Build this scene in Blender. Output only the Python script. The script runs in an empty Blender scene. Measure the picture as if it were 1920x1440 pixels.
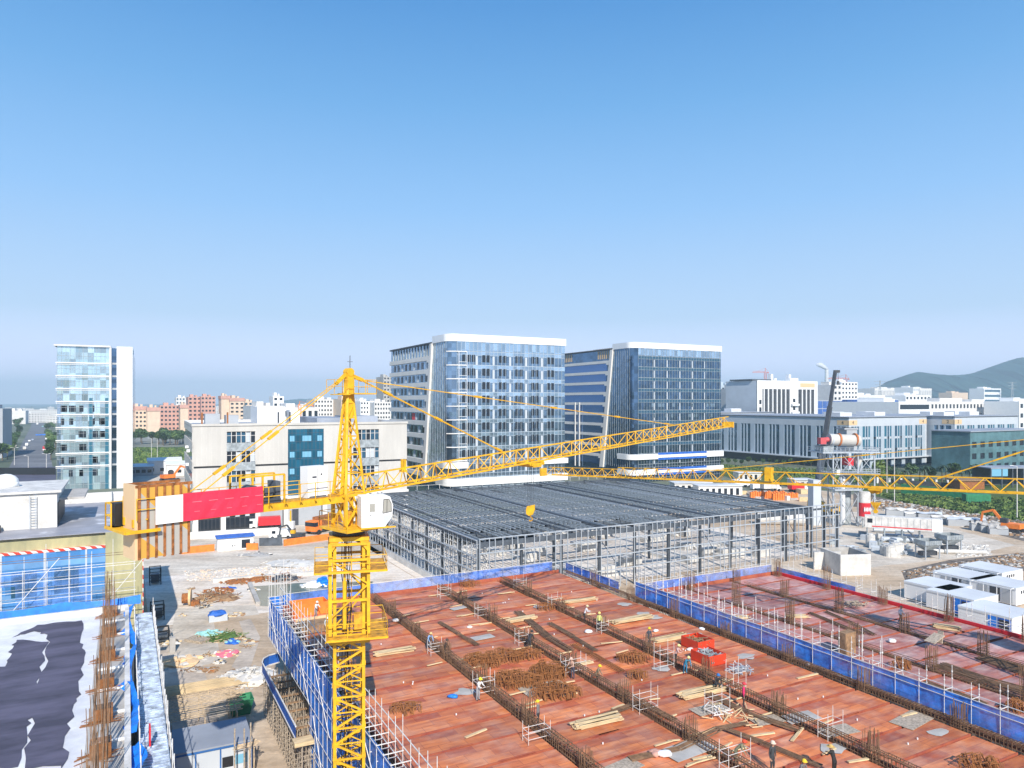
import bpy, math, random
from mathutils import Vector, Matrix
R = math.radians
random.seed(7)
SC = bpy.context.scene
COL = SC.collection
# ---------------------------------------------------------------- camera, sky, sun, exposure
H, F, HY, CX = 33.0, 1350.0, 755.0, 960.0
cam_d = bpy.data.cameras.new('camera')
cam = bpy.data.objects.new('camera', cam_d); COL.objects.link(cam)
cam.location = (0, 0, H); cam.rotation_euler = (R(90), 0, 0)
cam_d.sensor_width = 36; cam_d.lens = 36 * F / 1920; cam_d.shift_y = 35 / 1920
cam_d.clip_start = .5; cam_d.clip_end = 40000
SC.camera = cam
ELEV, AZ = R(36), math.atan2(.25, -.97)
w = bpy.data.worlds.new('World'); SC.world = w; w.use_nodes = True
nt = w.node_tree; bg = nt.nodes['Background']
sky = nt.nodes.new('ShaderNodeTexSky'); sky.sky_type = 'NISHITA'; sky.sun_disc = False
sky.sun_elevation = ELEV; sky.sun_rotation = AZ; sky.altitude = 0
sky.air_density = 1.0; sky.dust_density = .6; sky.ozone_density = 2.0
# the Nishita sky gives the daylight; its over-bright horizon is graded towards the blue of a clear humid day
gm = nt.nodes.new('ShaderNodeTexCoord'); sx_ = nt.nodes.new('ShaderNodeSeparateXYZ'); nt.links.new(gm.outputs['Generated'], sx_.inputs[0])
rp_ = nt.nodes.new('ShaderNodeValToRGB'); nt.links.new(sx_.outputs['Z'], rp_.inputs[0]); cr_ = rp_.color_ramp; cr_.interpolation = 'EASE' if 0 else 'LINEAR'
SKY = [(0.0, (1.15, 1.2, 1.5)), (.04, (1.0, 1.05, 1.4)), (.114, (.54, .735, 1.0)), (.254, (.30, .575, .97)), (.38, (.16, .43, .83)), (.483, (.085, .315, .715)), (1.0, (.03, .15, .48))]
cr_.elements[0].position = 0; cr_.elements[1].position = 1
for i, (p_, c_) in enumerate(SKY):
    e_ = cr_.elements[0] if i == 0 else (cr_.elements[len(cr_.elements) - 1] if i == len(SKY) - 1 else cr_.elements.new(p_))
    e_.color = (*[x / (1.46 * .13) for x in c_], 1)
mx_ = nt.nodes.new('ShaderNodeMix'); mx_.data_type = 'RGBA'; mx_.inputs[0].default_value = .95
nt.links.new(sky.outputs[0], mx_.inputs[6]); nt.links.new(rp_.outputs[0], mx_.inputs[7])
nt.links.new(mx_.outputs[2], bg.inputs[0]); bg.inputs[1].default_value = .13
sl = bpy.data.lights.new('sun', 'SUN'); sl.energy = 4.3; sl.angle = R(.5); sl.color = (1, .94, .86)
sun = bpy.data.objects.new('sun', sl); COL.objects.link(sun)
sdir = Vector((math.sin(AZ) * math.cos(ELEV), math.cos(AZ) * math.cos(ELEV), math.sin(ELEV)))
sun.rotation_euler = sdir.to_track_quat('Z', 'Y').to_euler(); sun.location = (0, 0, 300)
SC.view_settings.view_transform = 'Standard'; SC.view_settings.look = 'None'
SC.view_settings.exposure = .6; SC.view_settings.gamma = 1
try:
    SC.cycles.max_bounces = 6; SC.cycles.transparent_max_bounces = 12; SC.cycles.volume_bounces = 0
except Exception: pass
# ---------------------------------------------------------------- coordinates
TH = R(28.2); CT, ST = math.cos(TH), math.sin(TH)
def P(px, py, z=0.):
    Y = (H - z) * F / (py - HY); return ((px - CX) / F * Y, Y, z)
def W(px, py, Y): return ((px - CX) / F * Y, Y, H - (py - HY) / F * Y)
def toG(X, Y): return X * CT + Y * ST, -X * ST + Y * CT
def G(a, d): return a * CT - d * ST, a * ST + d * CT
def PG(px, py, z=0.): p = P(px, py, z); return toG(p[0], p[1])
# ---------------------------------------------------------------- materials
def mat(name, base, rough=.7, noise=0., scale=1., metal=0., base2=None, spec=.5, bump=0., detail=4, alpha=1., emit=None, obj=True, stretch=None, coat=0):
    m = bpy.data.materials.new(name); m.use_nodes = True; n = m.node_tree; b = n.nodes['Principled BSDF']
    b.inputs['Base Color'].default_value = (*base, 1); b.inputs['Roughness'].default_value = rough
    b.inputs['Metallic'].default_value = metal; b.inputs['Specular IOR Level'].default_value = spec
    if coat: b.inputs['Coat Weight'].default_value = coat
    if alpha < 1: b.inputs['Alpha'].default_value = alpha
    if noise or base2 or bump:
        tc = n.nodes.new('ShaderNodeTexCoord'); mp = n.nodes.new('ShaderNodeMapping'); nz = n.nodes.new('ShaderNodeTexNoise')
        n.links.new(tc.outputs['Object'], mp.inputs[0]); n.links.new(mp.outputs[0], nz.inputs['Vector'])
        if stretch: mp.inputs['Scale'].default_value = stretch
        nz.inputs['Scale'].default_value = scale; nz.inputs['Detail'].default_value = detail; nz.inputs['Roughness'].default_value = .65
        rp = n.nodes.new('ShaderNodeValToRGB'); rp.color_ramp.elements[0].position = .36; rp.color_ramp.elements[1].position = .64
        b2 = base2 or tuple(min(1, c * (1 + noise)) for c in base); b1 = base if base2 else tuple(c * (1 - noise) for c in base)
        rp.color_ramp.elements[0].color = (*b1, 1); rp.color_ramp.elements[1].color = (*b2, 1)
        n.links.new(nz.outputs[0], rp.inputs[0]); n.links.new(rp.outputs[0], b.inputs['Base Color'])
        if bump:
            bp = n.nodes.new('ShaderNodeBump'); bp.inputs['Strength'].default_value = bump; bp.inputs['Distance'].default_value = .1
            n.links.new(nz.outputs[0], bp.inputs['Height']); n.links.new(bp.outputs[0], b.inputs['Normal'])
    return m
def deck_mat(name, c1, c2, dust, damt):
    m = bpy.data.materials.new(name); m.use_nodes = True; n = m.node_tree; b = n.nodes['Principled BSDF']; L = n.links.new
    b.inputs['Roughness'].default_value = .55
    g = n.nodes.new('ShaderNodeTexCoord'); oi = n.nodes.new('ShaderNodeObjectInfo')
    add = n.nodes.new('ShaderNodeVectorMath'); add.operation = 'ADD'; L(g.outputs['Object'], add.inputs[0]); L(oi.outputs['Location'], add.inputs[1])
    br = n.nodes.new('ShaderNodeTexBrick'); L(g.outputs['Object'], br.inputs['Vector']); br.offset = .5
    br.inputs['Color1'].default_value = (*c1, 1); br.inputs['Color2'].default_value = (*c2, 1)
    br.inputs['Mortar'].default_value = (*(x * .75 for x in c2), 1); br.inputs['Scale'].default_value = 1
    br.inputs['Mortar Size'].default_value = .014; br.inputs['Brick Width'].default_value = 1.9; br.inputs['Row Height'].default_value = .95; br.inputs['Bias'].default_value = 0
    nz = n.nodes.new('ShaderNodeTexNoise'); L(add.outputs[0], nz.inputs['Vector']); nz.inputs['Scale'].default_value = .5; nz.inputs['Detail'].default_value = 9; nz.inputs['Roughness'].default_value = .6
    r1 = n.nodes.new('ShaderNodeValToRGB'); r1.color_ramp.elements[0].position = .42; r1.color_ramp.elements[1].position = .75; L(nz.outputs[0], r1.inputs[0])
    mu = n.nodes.new('ShaderNodeMath'); mu.operation = 'MULTIPLY'; L(r1.outputs[0], mu.inputs[0]); mu.inputs[1].default_value = damt
    mx = n.nodes.new('ShaderNodeMix'); mx.data_type = 'RGBA'; L(mu.outputs[0], mx.inputs[0]); L(br.outputs[0], mx.inputs[6]); mx.inputs[7].default_value = (*dust, 1)
    n2 = n.nodes.new('ShaderNodeTexNoise'); mp = n.nodes.new('ShaderNodeMapping'); mp.inputs['Scale'].default_value = (.6, 2.6, 1); L(add.outputs[0], mp.inputs[0]); L(mp.outputs[0], n2.inputs['Vector'])
    n2.inputs['Scale'].default_value = .9; n2.inputs['Detail'].default_value = 6
    r2 = n.nodes.new('ShaderNodeValToRGB'); r2.color_ramp.elements[0].position = .3; r2.color_ramp.elements[1].position = .62; r2.color_ramp.elements[0].color = (.60, .48, .56, 1); r2.color_ramp.elements[1].color = (1.1, 1.08, 1.05, 1); L(n2.outputs[0], r2.inputs[0])
    m2 = n.nodes.new('ShaderNodeMix'); m2.data_type = 'RGBA'; m2.blend_type = 'MULTIPLY'; m2.inputs[0].default_value = .8; L(mx.outputs[2], m2.inputs[6]); L(r2.outputs[0], m2.inputs[7])
    # each panel a little different
    hs = n.nodes.new('ShaderNodeHueSaturation'); L(m2.outputs[2], hs.inputs['Color'])
    mr = n.nodes.new('ShaderNodeMapRange'); mr.inputs['To Min'].default_value = .72; mr.inputs['To Max'].default_value = 1.2; L(oi.outputs['Random'], mr.inputs[0]); L(mr.outputs[0], hs.inputs['Value'])
    hs.inputs['Saturation'].default_value = 1.0
    L(hs.outputs[0], b.inputs['Base Color'])
    return m
def glass_mat(name, base, rough=.06, metal=.0, pane=(1.5, 1.5, 1.2), tilt=.02, spec=.5, tintvar=.3):
    m = bpy.data.materials.new(name); m.use_nodes = True; n = m.node_tree; b = n.nodes['Principled BSDF']; L = n.links.new
    b.inputs['Roughness'].default_value = rough; b.inputs['Metallic'].default_value = metal; b.inputs['Specular IOR Level'].default_value = spec
    tc = n.nodes.new('ShaderNodeTexCoord'); dv = n.nodes.new('ShaderNodeVectorMath'); dv.operation = 'DIVIDE'; L(tc.outputs['Object'], dv.inputs[0]); dv.inputs[1].default_value = pane
    fl = n.nodes.new('ShaderNodeVectorMath'); fl.operation = 'FLOOR'; L(dv.outputs[0], fl.inputs[0])
    wn = n.nodes.new('ShaderNodeTexWhiteNoise'); L(fl.outputs[0], wn.inputs['Vector'])
    mx = n.nodes.new('ShaderNodeMix'); mx.data_type = 'RGBA'; L(wn.outputs['Value'], mx.inputs[0])
    mx.inputs[6].default_value = (*(c * (1 - tintvar) for c in base), 1); mx.inputs[7].default_value = (*(min(1, c * (1 + tintvar)) for c in base), 1)
    L(mx.outputs[2], b.inputs['Base Color'])
    ge = n.nodes.new('ShaderNodeNewGeometry'); sb = n.nodes.new('ShaderNodeVectorMath'); sb.operation = 'SUBTRACT'; L(wn.outputs['Color'], sb.inputs[0]); sb.inputs[1].default_value = (.5, .5, .5)
    sc = n.nodes.new('ShaderNodeVectorMath'); sc.operation = 'SCALE'; L(sb.outputs[0], sc.inputs[0]); sc.inputs['Scale'].default_value = tilt
    ad = n.nodes.new('ShaderNodeVectorMath'); L(sc.outputs[0], ad.inputs[0]); L(ge.outputs['Normal'], ad.inputs[1])
    nm = n.nodes.new('ShaderNodeVectorMath'); nm.operation = 'NORMALIZE'; L(ad.outputs[0], nm.inputs[0]); L(nm.outputs[0], b.inputs['Normal'])
    return m
def net_mat(name, base, alpha, alpha2):
    m = mat(name, base, .7, noise=.5, scale=1.1, detail=8); n = m.node_tree; b = n.nodes['Principled BSDF']
    tc = n.nodes.new('ShaderNodeTexCoord'); nz = n.nodes.new('ShaderNodeTexNoise'); nz.inputs['Scale'].default_value = .35; n.links.new(tc.outputs['Object'], nz.inputs['Vector'])
    mr = n.nodes.new('ShaderNodeMapRange'); mr.inputs['From Min'].default_value = .35; mr.inputs['From Max'].default_value = .65
    mr.inputs['To Min'].default_value = alpha; mr.inputs['To Max'].default_value = alpha2
    n.links.new(nz.outputs[0], mr.inputs[0]); n.links.new(mr.outputs[0], b.inputs['Alpha'])
    return m
M = {}
def D(k, *a, **kw): M[k] = mat(k, *a, **kw)
D('yellow', (.64, .33, .015), .5, base2=(.82, .48, .012), scale=2.2, detail=8); D('yellow_dark', (.55, .28, .02), .6, noise=.4, scale=2)
D('orange', (.85, .22, .03), .55, noise=.15, scale=1); D('rust', (.30, .11, .03), .85, noise=.45, scale=3)
D('rebar', (.19, .11, .06), .85, noise=.35, scale=2); D('rebar_new', (.27, .105, .03), .8, noise=.3, scale=3)
D('white', (.80, .80, .79), .5, noise=.03, scale=.4); D('white_dirty', (.62, .60, .56), .7, noise=.2, scale=.6)
D('cream', (.52, .50, .46), .75, noise=.07, scale=.25, stretch=(1, 1, .25)); D('beige', (.72, .69, .64), .75, noise=.05, scale=.25, stretch=(1, 1, .2))
D('concrete', (.42, .40, .37), .9, noise=.18, scale=.4); D('concrete_light', (.60, .58, .54), .9, noise=.15, scale=.5, bump=.1)
D('steel_light', (.46, .50, .54), .45, noise=.12, scale=1, metal=.3); D('steel_dark', (.075, .09, .11), .6, noise=.3, scale=.7)
D('steel_mid', (.33, .365, .38), .55, noise=.3, scale=.8, metal=.2); D('black', (.012, .013, .016), .5); D('dark_grey', (.05, .055, .065), .6, noise=.2, scale=1)
D('pipe_white', (.70, .68, .64), .45, noise=.15, scale=4); D('pipe_rusty', (.40, .33, .25), .6, noise=.35, scale=5)
D('wood', (.62, .47, .27), .8, noise=.25, scale=2, stretch=(.4, 3, 3)); D('wood_dark', (.28, .17, .09), .85, noise=.35, scale=2)
D('red', (.62, .02, .03), .5, noise=.08, scale=.8); D('red_sheet', (.72, .03, .07), .55, noise=.12, scale=.5)
D('red_orange', (.62, .05, .015), .55, noise=.1, scale=1); D('deck_side', (.46, .13, .055), .75, base2=(.30, .06, .04), scale=.5, detail=6)
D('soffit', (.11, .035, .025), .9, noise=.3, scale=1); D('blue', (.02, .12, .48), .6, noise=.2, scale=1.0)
D('blue_bright', (.01, .20, .72), .55, noise=.2, scale=1.2); D('blue_panel', (.03, .13, .36), .5, noise=.2, scale=.3); D('green', (.03, .22, .10), .6, noise=.2, scale=1)
D('cyan_tarp', (.30, .58, .56), .6, noise=.2, scale=2); D('tyre', (.02, .02, .02), .9); D('skin', (.42, .24, .16), .6)
D('pink', (.56, .31, .24), .8, noise=.1, scale=.2); D('pink_cream', (.68, .52, .38), .8, noise=.08, scale=.2); D('white_wall', (.68, .66, .63), .8, noise=.08, scale=.2)
D('grey_wall', (.38, .40, .42), .75, noise=.06, scale=.2); D('grey_roof', (.30, .33, .38), .7, noise=.15, scale=.1); D('roof_white', (.62, .64, .66), .7, noise=.1, scale=.1)
D('pale_panel', (.50, .54, .58), .6, noise=.05, scale=.15); D('pier_blue', (.40, .47, .53), .6, noise=.05, scale=.15); D('peach', (.72, .50, .28), .7)
D('yellow_wall', (.50, .45, .24), .9, base2=(.30, .29, .17), scale=.35, stretch=(1, 1, .3)); D('silver', (.52, .58, .66), .35, noise=.4, scale=1.3, metal=.4)
D('hoop', (.45, .14, .04), .8, noise=.3, scale=2)
D('membrane', (.085, .078, .115), .75, noise=.35, scale=.5, stretch=(.3, 1, 1)); D('roof_paint', (.80, .80, .80), .6, base2=(.60, .60, .62), scale=.35, detail=9)
D('teal', (.09, .18, .20), .25, noise=.25, scale=.15); D('window_dark', (.018, .024, .034), .12); D('window_blue', (.03, .09, .15), .1)
D('pane_row', (.16, .34, .60), .2, noise=.2, scale=.2)
D('flank_blue', (.12, .22, .42), .1, metal=.8)
D('pipe_tan', (.55, .42, .27), .6, noise=.3, scale=3)
D('window_teal', (.04, .15, .22), .1)
M['deck'] = deck_mat('deck', (.70, .23, .07), (.40, .095, .045), (.62, .44, .34), .5)
M['deck_dusty'] = deck_mat('deck_dusty', (.50, .20, .15), (.38, .14, .11), (.62, .54, .50), .8)
M['glass_tower'] = glass_mat('glass_tower', (.25, .36, .47), rough=.08, metal=.9, pane=(1.5, 1.5, 1.5), tilt=.035)
M['glass_light'] = glass_mat('glass_light', (.48, .62, .74), rough=.08, metal=.85, pane=(1.5, 1.5, 2.3), tilt=.03)
M['glass_dark'] = glass_mat('glass_dark', (.11, .19, .29), rough=.08, metal=.9, pane=(1.5, 1.5, 1.5), tilt=.035)
M['glass_wall_blue'] = glass_mat('glass_wall_blue', (.07, .23, .50), pane=(2.6, 2.6, 1.6), tilt=.03, spec=.6)
M['net'] = net_mat('net', (.02, .15, .66), .72, .97); M['net_thin'] = net_mat('net_thin', (.08, .20, .66), .45, .8)
M['net_pale'] = net_mat('net_pale', (.10, .22, .55), .3, .65)
M['net_solid'] = net_mat('net_solid', (.02, .20, .80), .78, .97)
# ---------------------------------------------------------------- mesh builder and tags
class MB:
    def __init__(s): s.v = []; s.f = []; s.m = []; s.mi = 0
    def add(s, vs, fs):
        o = len(s.v); s.v += vs; s.f += [tuple(i + o for i in f) for f in fs]; s.m += [s.mi] * len(fs); return s
    def box(s, x0, x1, y0, y1, z0, z1):
        return s.add([(x0, y0, z0), (x1, y0, z0), (x1, y1, z0), (x0, y1, z0), (x0, y0, z1), (x1, y0, z1), (x1, y1, z1), (x0, y1, z1)],
                     [(0, 3, 2, 1), (4, 5, 6, 7), (0, 1, 5, 4), (1, 2, 6, 5), (2, 3, 7, 6), (3, 0, 4, 7)])
    def bar(s, p, q, w, h=None):
        p = Vector(p); q = Vector(q); t = (q - p)
        if t.length < 1e-6: return s
        t.normalize(); u = Vector((0, 0, 1)).cross(t)
        if u.length < .01: u = Vector((1, 0, 0))
        u.normalize(); v = t.cross(u); h = h or w
        vs = []
        for c in (p, q):
            for a, b in ((-1, -1), (1, -1), (1, 1), (-1, 1)): vs.append(tuple(c + u * a * w / 2 + v * b * h / 2))
        return s.add(vs, [(0, 3, 2, 1), (4, 5, 6, 7), (0, 1, 5, 4), (1, 2, 6, 5), (2, 3, 7, 6), (3, 0, 4, 7)])
    def tube(s, p, q, r, n=8, r2=None):
        p = Vector(p); q = Vector(q); t = (q - p).normalized(); u = Vector((0, 0, 1)).cross(t)
        if u.length < .01: u = Vector((1, 0, 0))
        u.normalize(); v = t.cross(u); r2 = r if r2 is None else r2; vs = []
        for c, rr in ((p, r), (q, r2)):
            for k in range(n):
                a = 2 * math.pi * k / n; vs.append(tuple(c + (u * math.cos(a) + v * math.sin(a)) * rr))
        return s.add(vs, [(k, (k + 1) % n, n + (k + 1) % n, n + k) for k in range(n)] + [tuple(range(n - 1, -1, -1)), tuple(range(n, 2 * n))])
    def poly(s, pts): return s.add([tuple(p) for p in pts], [tuple(range(len(pts)))])
    def prism(s, pts, z0, z1):
        n = len(pts); return s.add([(x, y, z0) for x, y in pts] + [(x, y, z1) for x, y in pts],
            [tuple(range(n - 1, -1, -1)), tuple(range(n, 2 * n))] + [(k, (k + 1) % n, n + (k + 1) % n, n + k) for k in range(n)])
    def ell(s, c, r, seg=8, ring=6, jit=0.):
        vs = [(c[0], c[1], c[2] - r[2])]
        for i in range(1, ring):
            ph = -math.pi / 2 + math.pi * i / ring
            for k in range(seg):
                a = 2 * math.pi * k / seg; j = 1 + random.uniform(-jit, jit)
                vs.append((c[0] + r[0] * math.cos(ph) * math.cos(a) * j, c[1] + r[1] * math.cos(ph) * math.sin(a) * j, c[2] + r[2] * math.sin(ph) * j))
        vs.append((c[0], c[1], c[2] + r[2])); fs = []; top = len(vs) - 1
        for k in range(seg):
            fs.append((0, 1 + (k + 1) % seg, 1 + k)); fs.append((top, 1 + (ring - 2) * seg + k, 1 + (ring - 2) * seg + (k + 1) % seg))
            for i in range(ring - 2):
                b = 1 + i * seg; fs.append((b + k, b + (k + 1) % seg, b + seg + (k + 1) % seg, b + seg + k))
        return s.add(vs, fs)
    def build(s, name, mats, parent=None, loc=(0, 0, 0), rz=0., smooth=False, rot=None):
        me = bpy.data.meshes.new(name); me.from_pydata(s.v, [], s.f)
        for m in (mats if isinstance(mats, (list, tuple)) else [mats]): me.materials.append(M[m] if isinstance(m, str) else m)
        if isinstance(mats, (list, tuple)): me.polygons.foreach_set('material_index', s.m)
        if smooth: me.polygons.foreach_set('use_smooth', [True] * len(s.f))
        me.update()
        return place(me, name, parent, loc, rz, rot)
def place(me, name, parent=None, loc=(0, 0, 0), rz=0., rot=None):
    o = bpy.data.objects.new(name, me); COL.objects.link(o); o.location = loc; o.rotation_euler = rot or (0, 0, rz)
    if parent: o.parent = parent
    return o
def tag(o, label=None, cat=None, group=None, kind=None):
    for k, v in (('label', label), ('category', cat), ('group', group), ('kind', kind)):
        if v: o[k] = v
    return o
def thing(name, label, cat, loc=(0, 0, 0), rz=0., group=None):
    o = bpy.data.objects.new(name, None); COL.objects.link(o); o.location = loc; o.rotation_euler = (0, 0, rz); o.empty_display_size = .1
    return tag(o, label, cat, group)
def gthing(name, label, cat, a, d, z=0., group=None, rz=TH):
    X, Y = G(a, d); return thing(name, label, cat, (X, Y, z), rz, group)
def copy_tree(o, parent=None):
    c = o.copy(); COL.objects.link(c)
    if parent: c.parent = parent
    for ch in list(o.children): copy_tree(ch, c)
    return c
def pole_wall(name, x0, x1, step): pass
def text_mesh(txt, size, name='text'):
    cu = bpy.data.curves.new(name, 'FONT'); cu.body = txt; cu.size = size; cu.extrude = .03; cu.align_x = 'CENTER'; cu.align_y = 'CENTER'
    ob = bpy.data.objects.new(name, cu); COL.objects.link(ob)
    me = bpy.data.meshes.new_from_object(ob.evaluated_get(bpy.context.evaluated_depsgraph_get())); bpy.data.objects.remove(ob); me.name = name
    me.materials.clear(); return me
# ================================================================ GROUND
def ground_mat(name, cols, scale, rough=.95, fine=1.5, bump=.3, sc2=.02):
    m = bpy.data.materials.new(name); m.use_nodes = True; n = m.node_tree; b = n.nodes['Principled BSDF']; L = n.links.new; b.inputs['Roughness'].default_value = rough
    b.inputs['Specular IOR Level'].default_value = .2
    g = n.nodes.new('ShaderNodeTexCoord'); nz = n.nodes.new('ShaderNodeTexNoise'); nz.inputs['Scale'].default_value = scale; nz.inputs['Detail'].default_value = 9; nz.inputs['Roughness'].default_value = .62
    L(g.outputs['Object'], nz.inputs['Vector']); rp = n.nodes.new('ShaderNodeValToRGB'); L(nz.outputs[0], rp.inputs[0])
    rp.color_ramp.elements[0].position = .3; rp.color_ramp.elements[1].position = .7
    rp.color_ramp.elements[0].color = (*cols[0], 1); rp.color_ramp.elements[1].color = (*cols[-1], 1)
    for i, c in enumerate(cols[1:-1]):
        e = rp.color_ramp.elements.new(.3 + .4 * (i + 1) / (len(cols) - 1)); e.color = (*c, 1)
    n2 = n.nodes.new('ShaderNodeTexNoise'); n2.inputs['Scale'].default_value = fine; n2.inputs['Detail'].default_value = 6; L(g.outputs['Object'], n2.inputs['Vector'])
    r2 = n.nodes.new('ShaderNodeMapRange'); r2.inputs['To Min'].default_value = .65; r2.inputs['To Max'].default_value = 1.3; L(n2.outputs[0], r2.inputs[0])
    mx = n.nodes.new('ShaderNodeVectorMath'); mx.operation = 'SCALE'; L(rp.outputs[0], mx.inputs[0]); L(r2.outputs[0], mx.inputs['Scale']); L(mx.outputs[0], b.inputs['Base Color'])
    if name in ('earth', 'earth_pale', 'yard', 'path'):
        mp = n.nodes.new('ShaderNodeMapping'); mp.inputs['Rotation'].default_value = (0, 0, -TH - .1); mp.inputs['Scale'].default_value = (.05, .35, 1); n3 = n.nodes.new('ShaderNodeTexNoise'); n3.inputs['Scale'].default_value = 1; n3.inputs['Detail'].default_value = 5; n3.inputs['Distortion'].default_value = 1.6
        L(g.outputs['Object'], mp.inputs[0]); L(mp.outputs[0], n3.inputs['Vector']); r3 = n.nodes.new('ShaderNodeMapRange'); r3.inputs['From Min'].default_value = .38; r3.inputs['From Max'].default_value = .55; r3.inputs['To Min'].default_value = .86; r3.inputs['To Max'].default_value = 1.04; L(n3.outputs[0], r3.inputs[0])
        m3 = n.nodes.new('ShaderNodeVectorMath'); m3.operation = 'SCALE'; L(mx.outputs[0], m3.inputs[0]); L(r3.outputs[0], m3.inputs['Scale']); L(m3.outputs[0], b.inputs['Base Color'])
    bp = n.nodes.new('ShaderNodeBump'); bp.inputs['Strength'].default_value = bump; bp.inputs['Distance'].default_value = .3; L(n2.outputs[0], bp.inputs['Height']); L(bp.outputs[0], b.inputs['Normal'])
    return m
M['earth'] = ground_mat('earth', [(.38, .27, .17), (.54, .42, .30), (.66, .57, .46)], .05)
M['earth_pale'] = ground_mat('earth_pale', [(.62, .50, .38), (.74, .66, .57), (.80, .75, .68)], .08)
M['far_land'] = ground_mat('far_land', [(.07, .10, .06), (.15, .17, .12), (.32, .31, .29)], .004, fine=.03, bump=0)
M['grass'] = ground_mat('grass', [(.035, .075, .02), (.08, .12, .03), (.16, .16, .07)], .06, fine=.8)
M['rubble'] = ground_mat('rubble', [(.09, .08, .07), (.17, .145, .125), (.28, .24, .20)], .5, fine=2.5, bump=.8)
M['yard'] = ground_mat('yard', [(.44, .37, .29), (.60, .53, .44), (.70, .64, .55)], .1)
M['asphalt'] = ground_mat('asphalt', [(.12, .125, .14), (.17, .175, .19), (.23, .23, .24)], .05, fine=.6, bump=.05)
M['path'] = ground_mat('path', [(.38, .32, .26), (.52, .44, .36), (.62, .54, .45)], .12)
M['roof_wet'] = ground_mat('roof_wet', [(.26, .27, .31), (.30, .31, .35), (.33, .33, .36), (.78, .80, .84)], .16, fine=.5, bump=0, rough=.5)
def sheet(name, pts, m, z=0., t=0.):
    mb = MB(); mb.poly([(x, y, z) for x, y in pts])
    o = mb.build(name, m); return tag(o, kind='structure')
def gsheet(name, gp, m, z): return sheet(name, [G(a, d) for a, d in gp], m, z)
def psheet(name, pp, m, z): return sheet(name, [P(x, y, z)[:2] for x, y in pp], m, z)
mb = MB(); n_ = 24; S_ = 14000
mb.poly([(-S_, -2500, 0), (S_, -2500, 0), (S_, 15000, 0), (-S_, 15000, 0)])
tag(mb.build('ground', 'far_land'), kind='structure')
gsheet('site_ground', [(-60, -60), (230, -60), (230, 196), (-60, 196)], 'earth', .004)
gsheet('haul_road', [(3, 118), (48, 118), (48, 152), (3, 152)], 'earth_pale', .008)
gsheet('shed_floor', [(48.2, 108), (137, 108), (137, 172), (48.2, 172)], 'earth_pale', .008)
gsheet('service_path', [(2, 60), (8.5, 60), (8.5, 117.5), (2, 117.5)], 'path', .008)
gsheet('forecourt', [(-2, 152.2), (130, 152.2), (130, 198), (-2, 198)], 'yard', .008)
psheet('plant_yard', [(1560, 1075), (1660, 1060), (1790, 1048), (1905, 1022), (1780, 990), (1640, 960), (1560, 960)], 'yard', .008)
psheet('rubble_bank', [(1600, 950), (1660, 955), (1800, 985), (1990, 1032), (2000, 988), (1800, 955), (1660, 930), (1600, 925)], 'rubble', .012)
psheet('rubble_strip', [(1690, 1070), (1780, 1050), (1980, 1030), (2000, 1052), (1900, 1075), (1700, 1095)], 'rubble', .012)
psheet('grass_bank', [(1640, 930), (1660, 935), (1800, 960), (2000, 1000), (2050, 960), (1900, 938), (1750, 925), (1640, 922)], 'grass', .016)
psheet('verge', [(1340, 890), (1520, 918), (1700, 925), (2100, 950), (2100, 905), (1750, 900), (1500, 885), (1340, 868)], 'grass', .016)
psheet('field', [(200, 872), (345, 872), (345, 838), (200, 838)], 'grass', .010)
psheet('rear_yard', [(200, 905), (372, 905), (372, 872.5), (200, 872.5)], 'yard', .010)
psheet('road', [(14, 882), (100, 882), (84, 800), (76, 768), (66, 768), (58, 800)], 'asphalt', .010)
psheet('side_road', [(0, 905), (105, 905), (105, 875), (0, 877)], 'membrane', .014)
# pit with standing water beside the haul road
mb = MB(); gp = [PG(*q) for q in ((470, 1098), (560, 1090), (640, 1084), (700, 1092), (700, 1128), (560, 1140), (492, 1133))]
wx = [G(a, d) for a, d in gp]
M['pond'] = mat('pond', (.16, .17, .13), .12, noise=.2, scale=.2); psheet('pond_water', [(468, 1100), (560, 1093), (700, 1090), (700, 1132), (560, 1142), (488, 1136)], 'pond', .014)
for a0, a1, d0, d1, lb in ((9.0, 34, 114.6, 115.4, 'far'),):
    pass
def wallseg(name, label, cat, p, q, h, t, m, z=0., group=None):
    mb = MB(); p = Vector((p[0], p[1], z)); q = Vector((q[0], q[1], z)); u = (q - p).normalized(); nn = Vector((-u.y, u.x, 0)) * t / 2
    c = [p - nn, q - nn, q + nn, p + nn]; mb.prism([(v.x - p.x, v.y - p.y) for v in c], 0, h)
    return tag(mb.build(name, m, loc=p), label, cat, group)
wallseg('retaining_wall', 'low pale concrete kerb wall along the far edge of the water pit', 'wall', P(400, 1092)[:2], P(640, 1074)[:2], .7, .8, 'concrete_light')
wallseg('retaining_wall', 'low concrete kerb wall on the left side of the water pit', 'wall', P(468, 1096)[:2], P(484, 1134)[:2], .5, .7, 'concrete')
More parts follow.
